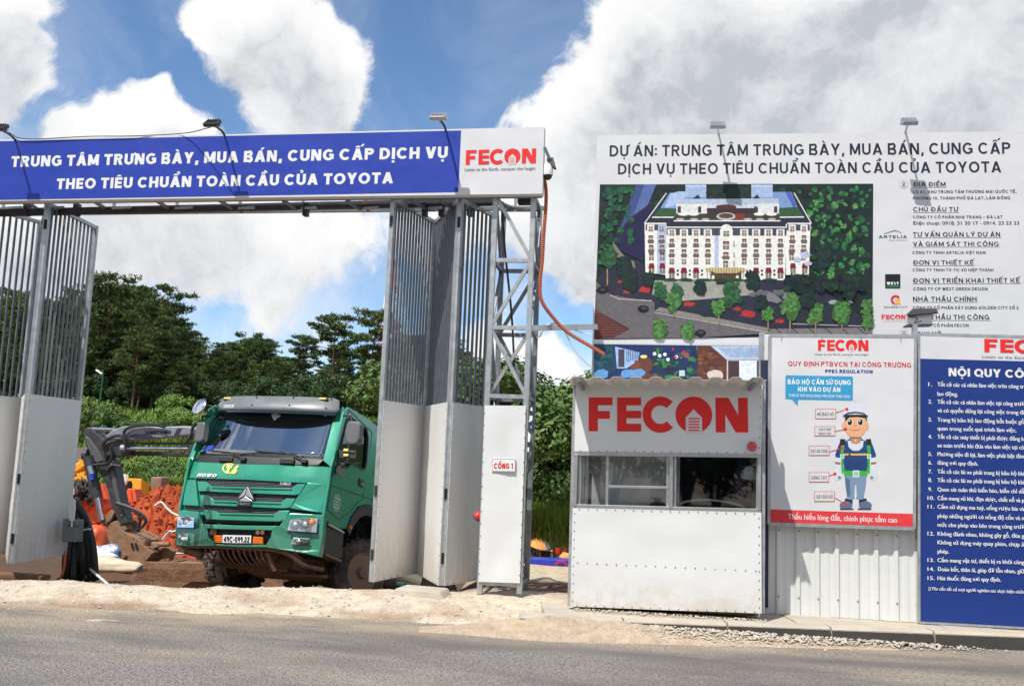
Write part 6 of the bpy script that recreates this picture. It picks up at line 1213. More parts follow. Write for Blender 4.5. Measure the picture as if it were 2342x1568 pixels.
# mirrors
A = lambda x, y, X=1.5: tloc(x, y, 0, X)
b = MB().use('grey_plastic'); o_ = [(1304, 420), (1296, 345), (1312, 285), (1335, 268), (1395, 272), (1412, 290), (1402, 395), (1385, 435), (1330, 440)]
P_ = [snap(x, y, -.0) for x, y in o_]; yk = .18; P_ = [tloc(x, y, 1, yk) for x, y in o_]; b.hexa(P_, [p+V((0, .16, 0)) for p in P_]); build(b, 'mirror', bevel=.04)
b = MB().use('black'); K = lambda x, y, yy=.22: tloc(x, y, 1, yy); b.tube([K(1350, 280), K(1345, 235), K(1300, 230), V((1.2, .3, 2.68))], .018, 7); build(b, 'mirror_arm'); b = MB().use('black'); b.tube([K(1330, 435), K(1318, 560), K(1280, 600), V((1.24, .3, 1.9))], .022, 7); b.tube([K(1318, 490), K(1370, 500)], .02, 7); b.hexa([K(x, y) for x, y in ((1255, 480), (1380, 480), (1380, 540), (1260, 535))], [K(x, y, .28) for x, y in ((1255, 480), (1380, 480), (1380, 540), (1260, 535))]); b.hexa([K(x, y) for x, y in ((1232, 600), (1290, 585), (1300, 665), (1285, 680), (1235, 640))], [K(x, y, .3) for x, y in ((1232, 600), (1290, 585), (1300, 665), (1285, 680), (1235, 640))]); b.use(yl)
for y in (480, 516): b.box(K(1310, y, .2), (.08, .04, .04))
build(b, 'mirror_arm', bevel=.006)
b = MB().use('grey_plastic'); o_ = [(222, 400), (240, 300), (262, 276), (295, 276), (306, 290), (290, 405), (262, 422), (228, 418)]; P_ = [tloc(x, y, 1, .1) for x, y in o_]; b.hexa(P_, [p+V((0, .14, 0)) for p in P_]); build(b, 'mirror', bevel=.03)
b = MB().use('black').tube([K(262, 420), K(225, 440), K(205, 470), K(215, 560), V((-1.2, .3, 1.85))], .02, 7); b.box(K(212, 470), (.1, .08, .12)); build(b, 'mirror_arm'); b = MB().use('black'); b.tube([K(282, 280), K(285, 238), K(345, 238)], .018, 7); build(b, 'mirror_arm'); b = MB().use('black'); b.tube([K(325, 165), K(350, 165), K(372, 210)], .016, 7); build(b, 'mirror_arm')
b = MB().use('black'); c = K(268, 175, .08); b.lathe(c+V((0, .05, 0)), (-.3, -1, .2), [(0, .02), (.02, .12), (.05, .15)], 20); b.use('chrome').lathe(c+V((-.012, .0, .01)), (-.3, -1, .2), [(0, .146), (.01, .14), (.022, .09), (.026, .01)], 20); o = build(b, 'round_mirror', smooth=True, auto=50)
# cab inside
b = MB().use('grey_plastic').box((0, .75, 1.9), (2.2, .5, .12)); b.tube([V((.55+.24*math.cos(a/16*6.2832), .98+.14*math.sin(a/16*6.2832), 2.06+.2*math.sin(a/16*6.2832))) for a in range(17)], .02, 6); build(b, 'dashboard')
for x in (-.6, .6): b = MB().use('seat').box((x, 1.5, 2.15), (.55, .2, .75)); b.box((x, 1.35, 1.8), (.55, .5, .15)); b.box((x, 1.5, 2.6), (.3, .12, .18)); build(b, 'seat', bevel=.05)
# wheels: front axle, rear bogie
def wheel(x, y, sx, steer=0):
    b = MB().use('rubber'); c = V((x, y, .53)); prof = [(-.16, .3), (-.165, .42), (-.155, .49), (-.12, .525), (0, .535), (.12, .525), (.155, .49), (.165, .42), (.16, .3)]; b.lathe(c, (1, 0, 0), prof, 40, False)
    for k in range(30):
        for s_ in (-1, 1): a = 2*math.pi*(k+.25*s_)/30; b.box(c+V((s_*.085, .533*math.cos(a), .533*math.sin(a))), (.12, .06, .028), Matrix.Rotation(a-math.pi/2, 3, 'X'))
    turn = Matrix.Translation(c) @ Matrix.Rotation(-steer, 4, 'Z') @ Matrix.Translation(-c)
    b.v = [turn @ p for p in b.v]; t = build(b, 'wheel', smooth=True, auto=40)
    r = MB().use('rim').lathe(c, (sx, 0, 0), [(.05, .05), (.06, .2), (.1, .25), (.167, .3), (.172, .315), (.15, .32)], 30); r.lathe(c+V((sx*.05, 0, 0)), (sx, 0, 0), [(0, .15), (.08, .14), (.1, .1), (.15, .085), (.16, .03)], 20)
    for k in range(10): a = k*.6283; r.cyl(c+V((sx*.06, .17*math.cos(a), .17*math.sin(a))), c+V((sx*.13, .17*math.cos(a), .17*math.sin(a))), .018, n=6)
    r.v = [turn @ p for p in r.v]; build(r, 'rim', t, smooth=True, auto=40); r = MB().use('black')
    for k in range(10): a = (k+.5)*.6283; r.cyl(c+V((sx*.075, .235*math.cos(a), .235*math.sin(a))), c+V((sx*.098, .235*math.cos(a), .235*math.sin(a))), .03, n=8)
    r.v = [turn @ p for p in r.v]; build(r, 'rim_hole', t)
for x, y in ((1.1, 1.85), (-1.1, 1.85), (.93, 5.3), (-.93, 5.3), (.93, 6.65), (-.93, 6.65)): wheel(x, y, 1 if x > 0 else -1, R_(26) if y < 3 else 0)
# underside: guard ribs, springs, axle, frame
b = MB().use('mudsteel')
for i in range(11): x = -.55+i*.095; b.tube(bez([V((x-.06, .1, .53)), V((x-.03, .16, .42)), V((x+.02, .3, .33)), V((x+.07, .5, .31))], 6), .014, 6)
b.tube(bez([V((-.95, .14, .52)), V((-.6, .1, .53)), V((0, .1, .54)), V((.5, .12, .55)), V((.8, .16, .5)), V((1.0, .25, .38)), V((1.2, .5, .36))], 20), .035, 8); b.tube([V((-.62, .5, .31)), V((.6, .5, .31))], .025, 7); b.beam((.42, .15, .5), (.52, .3, .27), .05)
b.tube([V((.25, .3, .4)), V((.3, .9, .3)), V((.95, 1.2, .35))], .03, 7); b.tube([V((-1.1, .2, .5)), V((-.75, .3, .42))], .06, 8); build(b, 'underrun_guard', smooth=True, auto=40)
b = MB().use('mudsteel').tube([V((-1.0, 1.85, .5)), V((-.6, 1.85, .42)), V((.6, 1.85, .42)), V((1.0, 1.85, .5))], .09, 10)
for sx in (-1, 1):
    b.beam((sx*.42, .5, .62), (sx*.42, 3.2, .62), .08, .1); b.beam((sx*.45, .2, .85), (sx*.45, 7.3, .85), .08, .26)
b.lathe((0, .9, .62), (0, 1, 0), [(0, .2), (.2, .24), (.9, .24), (1.1, .15)], 14); b.tube([V((-.3, .7, .4)), V((-.25, .68, .26))], .05, 8); b.box((.1, 1.4, .5), (.7, .9, .2)); build(b, 'chassis')
b = MB().use('black').box((0, 2.2, 1.05), (1.7, .1, .6)); b.box((.0, 5.2, 1.0), (1.4, 3.4, .1)); build(b, 'splash_guard')
b = MB().use('green_in'); z0, z1 = 1.25, 2.25
b.hexa([V((x, 2.75, z0)) for x in (-1.15, 1.15)]+[V((x, 7.6, z0)) for x in (1.15, -1.15)], [V((x, 2.65, z1)) for x in (-1.2, 1.2)]+[V((x, 7.8, z1)) for x in (1.2, -1.2)])
for i in range(8):
    for sx in (-1, 1): b.beam((sx*1.19, 2.9+i*.64, z0+.02), (sx*1.24, 2.9+i*.66, z1-.02), .08, .05)
build(b, 'tipper_body'); build(MB().use('alu').lathe((1.05, 3.2, .8), (0, 1, 0), [(0, .26), (.03, .3), (.95, .3), (.98, .26)], 18), 'fuel_tank', smooth=True, auto=40)
# ------------------------------------------------------------------ excavator beyond the gate
YX = 19.0
ex = thing('excavator', 'grey tracked excavator with its arm lowered and muddy bucket left of the truck', 'excavator', tuple(atY(520, 1330, YX)))
def flat(mb, pts, z=ZB, Y=YX, t=.3, off=0.): P = [atY(*z(x, y), Y) for x, y in pts]; P = [p+V((0, off-t/2, 0)) for p in P]; return mb.hexa(P, [p+V((0, t, 0)) for p in P])
def rod(mb, a, c, r, z=ZB, Y=YX, off=0.): p, q = atY(*z(*a), Y)+V((0, off, 0)), atY(*z(*c), Y)+V((0, off, 0)); return mb.cyl(p, q, r, n=12)
b = MB().use('exc_silver'); flat(b, [(690, 475), (740, 432), (800, 410), (860, 402), (940, 402), (1040, 412), (1200, 405), (1500, 450), (1500, 505), (1225, 465), (1100, 478), (1000, 486), (900, 497), (800, 498), (720, 490)], t=.34); o = b.build('boom', ex, bevel=.03)
s = Sheet((0, YX-.17, 0), ny, ZB, .01); s.text('SUMITOMO', (922, 457), (1090, 453), 21, S(40, 44, 60), .26); s.poly([(1100, 478), (1130, 420), (1160, 418), (1130, 470)], S(52, 54, 64)); s.blob(900, 470, 70, 16, S(44, 46, 60), 14, .1); s.poly([(870, 482), (960, 470), (1010, 476), (960, 484)], S(44, 46, 60)); l_ = s.build('lettering', ex)
b = MB().use('exc_dark'); flat(b, [(838, 565), (1500, 575), (1500, 605), (845, 592)], t=.2, off=.1); flat(b, [(890, 508), (1400, 508), (1400, 522), (890, 524)], t=.14, off=.05); flat(b, [(700, 500), (842, 505), (838, 590), (790, 600), (700, 590)], t=.34); b.build('boom_cylinder', ex, bevel=.02)
b = MB().use('chrome'); rod(b, (806, 548), (1500, 552), .038, off=-.15); rod(b, (600, 427), (745, 432), .05, off=-.1); b.build('cylinder_rod', ex)
b = MB().use('exc_silver'); rod(b, (800, 548), (830, 548), .09, off=-.15); b.build('rod_collar', ex)
b = MB().use('exc_dark'); flat(b, [(556, 452), (565, 428), (585, 414), (610, 420), (690, 490), (712, 520), (715, 590), (700, 635), (650, 652), (618, 642), (575, 525)], t=.36); b.use('exc_mid'); flat(b, [(572, 470), (600, 480), (660, 560), (690, 625), (652, 640), (625, 632), (590, 540)], t=.4); b.build('arm_head', ex, bevel=.02)
b = MB().use('exc_dark'); flat(b, [(640, 640), (745, 625), (772, 760), (800, 900), (835, 1022), (790, 1035), (742, 935), (700, 780), (668, 720)], t=.3); b.use('exc_mid'); flat(b, [(715, 640), (740, 640), (765, 760), (812, 980), (795, 985), (745, 800)], t=.34); b.build('arm', ex, bevel=.02)
b = MB().use('exc_dark'); rod(b, (598, 600), (655, 858), .11, off=-.22); rod(b, (572, 590), (600, 588), .13, off=-.2); b.build('arm_cylinder', ex); b = MB().use('chrome'); rod(b, (655, 858), (684, 1000), .06, off=-.22); rod(b, (622, 660), (640, 720), .06, off=-.3); b.build('cylinder_rod', ex)
b = MB().use('blue'); flat(b, [(628, 712), (655, 706), (664, 742), (636, 748)], t=.06, off=-.36); b.build('sticker', ex)
b = MB().use('mudsteel'); flat(b, [(655, 1005), (735, 935), (760, 950), (735, 1000), (690, 1040)], t=.34); flat(b, [(690, 1030), (720, 1010), (800, 1000), (830, 1060), (790, 1090), (725, 1110)], t=.26); rod(b, (660, 1010), (690, 1000), .08); b.build('bucket_link', ex, bevel=.02)
b = MB().use('mudsteel')
for off in (-.38, .38): flat(b, [(720, 1110), (775, 1012), (800, 1008), (850, 1065), (958, 1118), (985, 1160), (1042, 1160), (1000, 1170), (735, 1218)], t=.06, off=off)
flat(b, [(745, 1130), (790, 1060), (840, 1085), (955, 1130), (950, 1165), (870, 1195), (790, 1205), (755, 1190)], t=.6, off=.1)
flat(b, [(738, 1215), (1000, 1163), (1042, 1198), (1000, 1245), (905, 1300), (850, 1332), (770, 1268)], t=.82); flat(b, [(745, 1213), (862, 1198), (880, 1215), (865, 1235), (765, 1250)], t=.9)
bk = b.build('bucket', ex, bevel=.015); b = MB().use('black'); flat(b, [(795, 1130), (860, 1128), (868, 1180), (800, 1195), (788, 1165)], t=.03, off=-.23)
for x in (900, 925): flat(b, [(x, 1140), (x+12, 1138), (x+24, 1175), (x+10, 1178)], t=.03, off=-.42)
b.build('bucket_opening', ex)
b = MB().use('mudsteel'); rod(b, (1000, 1150), (1110, 1152), .05, off=-.2); rod(b, (1020, 1150), (1028, 1175), .1, off=-.2); flat(b, [(1040, 1180), (1070, 1165), (1110, 1200), (1090, 1260), (1060, 1255)], t=.2); b.build('bucket_ear', ex, bevel=.01)
for pts in ([(742, 895), (800, 912), (865, 940), (912, 975), (928, 1010), (905, 1045), (870, 1065)], [(742, 898), (830, 930), (885, 975), (890, 1020), (868, 1068)], [(655, 560), (655, 520), (690, 485), (745, 465), (790, 480), (800, 540)], [(800, 490), (790, 440), (830, 410), (900, 398), (1000, 400), (1050, 410)], [(1180, 510), (1215, 470), (1225, 420), (1250, 385)], [(590, 655), (640, 650), (690, 640), (712, 600), (705, 540)], [(680, 690), (720, 655), (770, 660), (780, 645)]): MB().use('black').tube(bez([atY(*ZB(x, y), YX-.24) for x, y in pts], 16), .035, 6).build('hydraulic_hose', ex)
b = MB().use('mudsteel'); P = [(868, 1262), (884, 1266), (888, 1310), (868, 1350), (850, 1386), (820, 1382), (846, 1340), (862, 1300)]; Q = [atY(*ZB(x, y), YX-2.4) for x, y in P]; b.hexa(Q, [p+V((2.1, .55, .0)) for p in Q]); b.build('dozer_blade', ex, bevel=.015)
c0 = atY(*ZB(960, 1418), YX-1.9)
for k in (0, 1.75):
    b = MB().use('mudsteel'); Y0 = YX-2.0+k; A0 = atY(*ZB(965, 1395), YX-2.0); L_ = 2.6; r = .36; pts = [V((A0.x+r-r*math.cos(a), Y0, A0.z+.1+r*math.sin(a))) for a in [math.pi*(-.5)+math.pi*i/8 for i in range(9)]]
    loop = [V((A0.x+r-r*math.sin(math.pi*i/8), Y0, A0.z+r*math.cos(math.pi*i/8))) for i in range(9)]+[V((A0.x+L_-r+r*math.sin(math.pi*i/8), Y0, A0.z-r*math.cos(math.pi*i/8))) for i in range(9)]
    b.hexa(loop, [p+V((0, .5, 0)) for p in loop])
    tot = 46
    for i in range(tot):
        t = i/tot*len(loop); a = loop[int(t) % len(loop)]; c = loop[(int(t)+1) % len(loop)]; p = a.lerp(c, t % 1); d = (c-a).normalized(); b.beam(p+V((0, -.01, 0)), p+V((0, .51, 0)), .07, .05, V((d.z, 0, -d.x)))
    b.build('crawler_track', ex, bevel=.01)
b = MB().use('exc_dark').box((c0.x+1.6, YX-.7, c0.z+.75), (1.6, 2.2, .5)); b.build('undercarriage', ex, bevel=.04)
b = MB().use('exc_silver').box((c0.x+2.0, YX-.3, c0.z+1.25), (1.9, 2.0, .7)); b.build('house', ex, bevel=.08)
# ------------------------------------------------------------------ spoil and site clutter on the left
def mound(name, cx, cy, rx, ry, h, z0, col, seed, lum=.22, kind='structure'):
    b = MB().use('earth'); n = 96; P = []
    for j in range(n+1):
        for i in range(n+1):
            a, c = -1+2*i/n, -1+2*j/n; r = math.hypot(a, c); hh = h*max(0, 1-r*r)**.8; x, y = cx+a*rx, cy+c*ry
            q = abs(mnoise.noise(V((x*1.6, y*1.6, seed))))+1.0*abs(mnoise.noise(V((x*3.9, y*3.9, seed+5))))+.5*abs(mnoise.noise(V((x*9, y*9, seed+6))))+.3*mnoise.noise(V((x*8, y*8, seed)))
            P.append((x+lum*.4*nz(x*3, y*3, 1, seed), y, z0-.25+hh*(1+.25*nz(x*.5, y*.5, 1, seed+2))+lum*q*min(1, hh*2)))
    b.add(P, [(j*(n+1)+i, j*(n+1)+i+1, (j+1)*(n+1)+i+1, (j+1)*(n+1)+i) for j in range(n) for i in range(n)]); rs = random.getstate(); random.seed(seed)
    for _ in range(int(260*rx*ry)): q = random.choice(P); stone(b, V(q), random.choice((.03, .04, .05, .07, .1)))
    random.setstate(rs); o = b.build(name)
    ca = o.data.color_attributes.new('Col', 'FLOAT_COLOR', 'POINT'); ca.data.foreach_set('color', [k for v in o.data.vertices for k in (*(V(col)*(1+.35*nz(v.co.x*2, v.co.y*2, 1, seed+9))), 1)]); return tag(o, kind=kind)
redc = (.42, .085, .032); p = atY(372, 1160, 27)
mound('soil_mound', p.x+.3, 27, 2.6, 2.4, 2.0, -1.75, redc, 3, .35); p = atY(260, 1230, 25); mound('soil_mound', p.x, 25.5, 1.8, 1.6, .75, -1.5, redc, 5, .3); p = atY(450, 1280, 23); mound('soil_mound', p.x, 23.5, 1.6, 1.4, .9, -1.75, redc, 8, .25)
p = atY(255, 1305, 15.5); mound('soil_mound', p.x+.4, 16, 1.2, 1.2, .35, -1.15, (.3, .18, .11), 12, .15)
YO2 = 31.0; rig = thing('drilling_rig', 'battered orange drilling machine with tangled hoses behind the excavator arm', 'drilling rig', tuple(atY(250, 1230, YO2)))
def part(name, m, polys, t, Y=YO2, z=ZN, root=rig, bev=.02):
    b = MB().use(m)
    for pts in polys: flat(b, pts, z, Y, t)
    return b.build(name, root, bevel=bev)
part('side_plate', 'orange', [[(110, 700), (220, 690), (390, 600), (400, 700), (300, 860), (260, 830)], [(440, 512), (500, 505), (578, 702), (470, 672)]], .6)
part('engine_cover', 'orange', [[(250, 880), (390, 680), (600, 700), (660, 800), (600, 960), (320, 1040)]], 1.6, YO2+.6)
part('upright_housing', 'orange', [[(800, 560), (905, 572), (935, 760), (885, 1040), (830, 1005), (800, 960), (780, 700)]], .5); part('upright_rib', 'orange', [[(848, 572), (866, 572), (890, 770), (858, 900), (845, 760)]], .62)
part('control_block', 'red', [[(300, 475), (368, 478), (385, 600), (300, 612)]], .5); b = MB().use('orange'); rod(b, (700, 522), (800, 540), .14, ZN, YO2); b.use('black'); rod(b, (770, 538), (790, 540), .2, ZN, YO2-.1); b.build('pin', rig)
b = MB().use('steel_dark'); rr = random.Random(3)
for k in range(26): x, y = rr.uniform(85, 360), rr.uniform(460, 720); b.tube(bez([atY(*ZN(x+rr.uniform(-60, 60), y+rr.uniform(-90, 90)), YO2-.6+rr.uniform(-.2, .3)) for _ in range(4)], 12), rr.choice((.03, .04, .05)), 6)
b.use('tarp_white')
for k in range(7): x = 80+k*22; b.beam(atY(*ZN(x, 560), YO2-.4), atY(*ZN(x+rr.uniform(-14, 14), 700), YO2-.4), .09)
b.build('hose_tangle', rig)
b = MB().use('yellow')
for d in (-28, 0, 28): rod(b, (85, 335+d), (318, 205+d*.8), .1, ZN, YO2-.5)
flat(b, [(180, 200), (205, 198), (250, 280), (225, 288)], ZN, YO2-.6, .3)
for k in range(9): x, y = rr.uniform(100, 260), rr.uniform(360, 440); b.tube(bez([atY(*ZN(x+rr.uniform(-60, 60), y+rr.uniform(-40, 40)), YO2-.5) for _ in range(4)], 10), .06, 7)
b.use('brown'); rod(b, (230, 300), (330, 250), .09, ZN, YO2-.3); b.build('drill_mast', rig, smooth=False)
YGn = 36.0; gen = thing('generator', 'yellow generator housing on the red soil behind the orange machine', 'generator', tuple(atY(320, 1150, YGn)))
f = [atY(*ZN(x, y), YGn) for x, y in ((738, 640), (932, 650), (946, 442), (752, 432))]; bkk = [atY(*ZN(x, y), YGn+1.0) for x, y in ((838, 640), (1045, 660), (1052, 508), (830, 470))]
b = MB().use('yellow'); b.hexa(f, [f[0]+(bkk[1]-f[1])*1.0, bkk[1], bkk[2], f[3]+(bkk[2]-f[2])]); b.build('housing', gen, bevel=.03); b = MB().use('rim'); q = [p+(bkk[1]-f[1]) for p in (f[1], f[2])]; b.box(bkk[1]+V((.25, .3, .2)), (.5, .7, 1.2)); b.build('engine', gen, bevel=.06)
b = MB().use('steel_dark').tube(bez([f[3]+V((-.1, -.02, 0)), f[3]+V((-.3, -.02, -.1)), f[3]+V((-.3, -.02, -.5)), f[0]+V((-.1, -.02, .2))], 8), .03, 6); b.build('guard_rail', gen)
def run_fence(a, c, h, label, ribs=.25):
    p, q = V(a), V(c); d = (q-p); n = int(d.length/ribs); t = thing('site_fence', label, 'fence', tuple((p+q)/2)); b = MB().use('corr'); nn = V((d.y, -d.x, 0)).normalized(); P = []
    for i in range(n*2+1): P.append(p+d*(i/(n*2))+nn*(.03 if (i//1) % 2 else -.03))
    m_ = len(P); b.add(P+[x+V((0, 0, h)) for x in P], [(i, i+1, m_+i+1, m_+i) for i in range(m_-1)]); b.build('sheets', t); b = MB().use('galv_dark')
    for k in range(int(d.length/2.4)+1): x = p+d*min(1, k*2.4/d.length)-nn*.06; b.beam(x, x+V((0, 0, h)), .07)
    b.build('posts', t); return t
a = atY(*ZN(1000, 850), 52); c = atY(*ZN(1420, 935), 52); run_fence(a, c, atY(*ZN(1035, 735), 52).z-a.z, 'pale corrugated fence at the foot of the grassy bank, right of the yellow generator')
a = atY(*ZN(30, 300), 44); c = atY(*ZN(275, 250), 48); run_fence(a, c, atY(*ZN(120, 20), 44).z-a.z-.2, 'pale corrugated fence on the slope beside the left gate leaf'); a = atY(*ZN(660, 520), 54); c = atY(*ZN(760, 530), 54); run_fence(a, c, atY(*ZN(700, 378), 54).z-a.z, 'short piece of pale fence left of the yellow generator')
b = MB().use('wire_white').tube(bez([atY(*ZN(x, y), 24) for x, y in ((1110, 780), (1190, 735), (1260, 810), (1330, 870), (1430, 915))], 14), .03, 5); b.tube(bez([atY(*ZN(x, y), 21) for x, y in ((1195, 1220), (1290, 1105), (1330, 1110), (1400, 1090))], 10), .025, 5); b.tube([atY(*ZN(1300, 1380), 20), atY(*ZN(1515, 1375), 20)], .03, 5); tag(b.build('rope'), 'pale cord sagging from the soil heap to the truck headlight', 'rope')
# hose bundle, switch box and litter beside the left gate
YC = 11.9; b = MB().use('black'); rr = random.Random(8)
for k in range(17):
    e = k/16; b.tube(bez([atY(*ZB(462+e*10, 870+rr.uniform(0, 50)), YC+rr.uniform(0, .3)), atY(*ZB(440+e*95, 960+30*(1-e)), YC+rr.uniform(0, .3)), atY(*ZB(425+e*150, 1080), YC+rr.uniform(0, .3)), atY(*ZB(415+e*185, 1220), YC+rr.uniform(0, .3)), atY(*ZB(410+e*200, 1385), YC+rr.uniform(0, .3))], 16), .042, 7)  # extra hoses at the left fill a patch of deep shadow
hz_ = b.build('hose_bundle', smooth=True); tag(hz_, 'thick black hoses beside the left gate leaf, spread to fill the deep shadow', 'hoses')
b = MB().use('wire_white').tube(bez([atY(*ZB(x, y), YC-.12) for x, y in ((510, 1072), (545, 1062), (578, 1060))], 6), .012, 5); b.parent = None if False else None
o = b.build('tie', hz_); o.data.transform(Matrix.Translation((0, 0, 0)))
YS = 11.55; sb = thing('switch_box', 'grey electric switch box hung on the back of the left gate leaf', 'box', tuple(atY(*ZB(460, 1140), YS))); b = MB().use('grey_visor'); flat(b, [(412, 1135), (505, 1142), (516, 1002), (424, 990)], ZB, YS, .16); b.build('box', sb, bevel=.012)
b = MB().use('black')
for x, y in ((440, 1035), (478, 1040), (495, 1042)): rod(b, (x, y), (x+4, y), .012, ZB, YS-.09)
b.build('bolt', sb); b = MB().use('wire_white')
for k, x in enumerate((448, 456, 464, 470)): b.tube(bez([atY(*ZB(x+6, 870), YS-.1), atY(*ZB(x-6+k*4, 930), YS-.1), atY(*ZB(x+rr.uniform(-6, 8), 1000), YS-.1), atY(*ZB(x, 1045 if k == 1 else 1000), YS-.1)], 8), .011, 5)
b.build('cable', sb)
b = MB().use('wire_white').cyl(atY(*ZB(552, 1295), 12.2), atY(*ZB(692, 1416), 10.9), .016, n=8); tag(b.build('pipe'), 'thin white pipe leaning down from the hose bundle', 'pipe')
b = MB().use('orange_hose').tube(bez([atY(*ZB(x, y), 11.2) for x, y in ((415, 1200), (410, 1290), (390, 1360), (345, 1392))], 10), .016, 6); tag(b.build('hose'), 'thin red hose hanging below the left gate leaf', 'hose')
def lump(name, m, u, v, Y, r, sc_, label, cat, seed):
    bm = bmesh.new(); bmesh.ops.create_icosphere(bm, subdivisions=3, radius=1); c = atY(u, v, Y)
    for q in bm.verts: k = 1+.35*mnoise.noise(q.co*1.5+V((seed, 0, 0)))+.18*abs(mnoise.noise(q.co*4+V((seed, 3, 0)))); q.co = V((q.co.x*sc_[0], q.co.y*sc_[1], q.co.z*sc_[2]))*k*r+c
    me = bpy.data.meshes.new(name); bm.to_mesh(me); bm.free(); me.materials.append(M[m]); me.polygons.foreach_set('use_smooth', [True]*len(me.polygons)); o = bpy.data.objects.new(name, me); COL.objects.link(o); return tag(o, label, cat)
lump('plastic_bag', 'sack', *ZB(672, 1215), 16.0, .25, (1.2, .8, .6), 'crumpled blue and white plastic sack on the ground behind the hose bundle', 'bag', 3); lump('plastic_bag', 'wire_white', *ZB(650, 1245), 15.8, .2, (1.3, .8, .6), 'small grubby white sack under the blue one', 'bag', 4)
lump('cloth_heap', 'orange', *ZB(610, 1150), 17, .3, (.8, .7, 1.1), 'orange cloth heap beside the black hose bundle', 'cloth', 6); lump('sandbag', 'tarp_white', *ZB(705, 1292), 14.6, .34, (1.7, .6, .36), 'long pale sandbag lying before the blue sack', 'sandbag', 9)
c = atZ(25, 1318, -.0); b = MB().use('brown').box(atY(*ZB(60, 1355), 11.0), (1.0, .2, .06)); tag(b.build('timber', bevel=.01), 'reddish timber board on the ground under the left gate leaf', 'timber')
b = MB().use('steel_dark'); p = atY(*ZF(270, 1385), 11.3); b.use('green_in').beam(p, atY(*ZF(430, 1410), 11.3), .06, .03); tag(b.build('steel_bar'), 'dark green bar lying under the folded gate leaves', 'bar')
for (a, c) in (((985, 1400), (1130, 1405)),): b = MB().use('brown').beam(atY(*ZF(*a), 11.6)-V((0, 0, .05)), atY(*ZF(*c), 11.6)-V((0, 0, .05)), .2, .14); tag(b.build('brick_kerb', bevel=.01), 'low red brown brick kerb seen under the tower cladding', 'kerb')
# ------------------------------------------------------------------ clutter seen in the slot between tower and booth
w0, w1 = atY(*ZM(60, 1395), 13.2), atY(*ZM(1120, 1410), 13.2); b = MB().use('brown'); n = 26
for i in range(n): p = w0+(w1-w0)*(i/n); q = w0+(w1-w0)*((i+.96)/n); b.box((p+q)/2-V((0, 0, .15)), ((q-p).length, .12, .3+.004*(i % 3)))
tag(b.build('brick_wall'), 'low red brown brick edging in the slot left of the booth', 'brick edging')
b = MB().use('stone'); rr = random.Random(2)
for i in range(170): p = atY(*ZM(rr.uniform(150, 1060), rr.uniform(1270, 1390)), 13.5+rr.random()*.5); stone(b, p-V((0, 0, .02)), rr.uniform(.012, .05))
tag(b.build('rubble'), kind='stuff')
YU = 55.0
a = atY(*ZM(60, 720), YU+1.5); c = atY(*ZM(1150, 740), YU+1.5); run_fence(a, c, atY(*ZM(240, 500), YU+1.5).z-a.z, 'white panel fence behind the umbrella at the far end of the site', .9)
um = thing('umbrella', 'orange and grey striped umbrella over a work table at the far end of the site', 'umbrella', tuple(atY(*ZM(480, 760), YU)))
c = atY(*ZM(480, 445), YU); ax = V((.22, -.25, .95)).normalized(); e1 = ax.cross(V((0, 1, 0))).normalized(); e2 = ax.cross(e1)
M['grey_cloth'] = mat('grey_cloth', (.3, .31, .34), .8); M['orange_cloth'] = mat('orange_cloth', (.8, .3, .07), .8)
for k in range(8):
    b = MB().use('grey_cloth' if k in (3, 6) else 'orange_cloth'); R1 = .68; P = [c]
    rows = []
    for i, (t, h) in enumerate(((0, 0), (.45, -.06), (.8, -.2), (1, -.36))): rows.append([c+ax*h+(e1*math.cos(2*math.pi*(k+j/3)/8)+e2*math.sin(2*math.pi*(k+j/3)/8))*R1*t for j in range(4)])
    b.add([p for r in rows for p in r], [(i*4+j, i*4+j+1, (i+1)*4+j+1, (i+1)*4+j) for i in range(3) for j in range(3)]); b.build('canopy_panel', um)
MB().use('alu').cyl(c, c-ax*1.1, .015).build('pole', um)
tb = thing('work_table', 'dark work table with boxes and tools under the striped umbrella', 'table', tuple(atY(*ZM(560, 790), YU))); b = MB().use('tarp_white'); flat(b, [(395, 640), (720, 655), (720, 672), (395, 655)], ZM, YU+.3, .6); b.build('tabletop', tb); 
for x in (415, 470, 690, 715): MB().use('tarp_white').beam(atY(*ZM(x, 660), YU+.2), atY(*ZM(x-10, 800), YU+.2), .05).build('leg', tb)
b = MB().use('black'); flat(b, [(500, 680), (670, 685), (670, 790), (500, 780)], ZM, YU+.6, .5); flat(b, [(440, 590), (560, 575), (580, 640), (440, 640)], ZM, YU+.4, .4); b.build('tool_box', tb, bevel=.02)
b = MB().use('grey_plastic')
for pts in ([(250, 645), (310, 645), (310, 720), (250, 720)], [(318, 630), (388, 635), (388, 725), (318, 720)]): flat(b, pts, ZM, YU+.2, .3)
b.use('steel_dark'); flat(b, [(240, 725), (440, 740), (440, 800), (240, 790)], ZM, YU, .3); tag(b.build('crates', bevel=.02), 'grey crates stacked left of the striped umbrella', 'crates')
b = MB().use('red'); c = atY(*ZM(812, 725), YU); b.lathe(c, (0, 0, 1), [(0, .14), (.02, .16), (.28, .17), (.3, .15)], 16); tag(b.build('bucket', smooth=True, auto=40), 'bright red drum standing before the white panel fence', 'drum')
for i, x in enumerate((925, 960)): b = MB().use('red').lathe(atY(*ZM(x, 735), YU), (0, 0, 1), [(0, .09), (.02, .09), (.03, .06), (.5-.1*i, .012)], 12); tag(b.build('traffic_cone', smooth=True, auto=40), 'taller red traffic cone by the white panel fence' if i == 0 else 'shorter red traffic cone by the white panel fence', 'cone')
lump('tarpaulin', 'orange_cloth', *ZM(990, 800), YU-2, .34, (1.3, .8, .75), 'orange and purple tarpaulin heap on the blue trough', 'tarpaulin', 12)
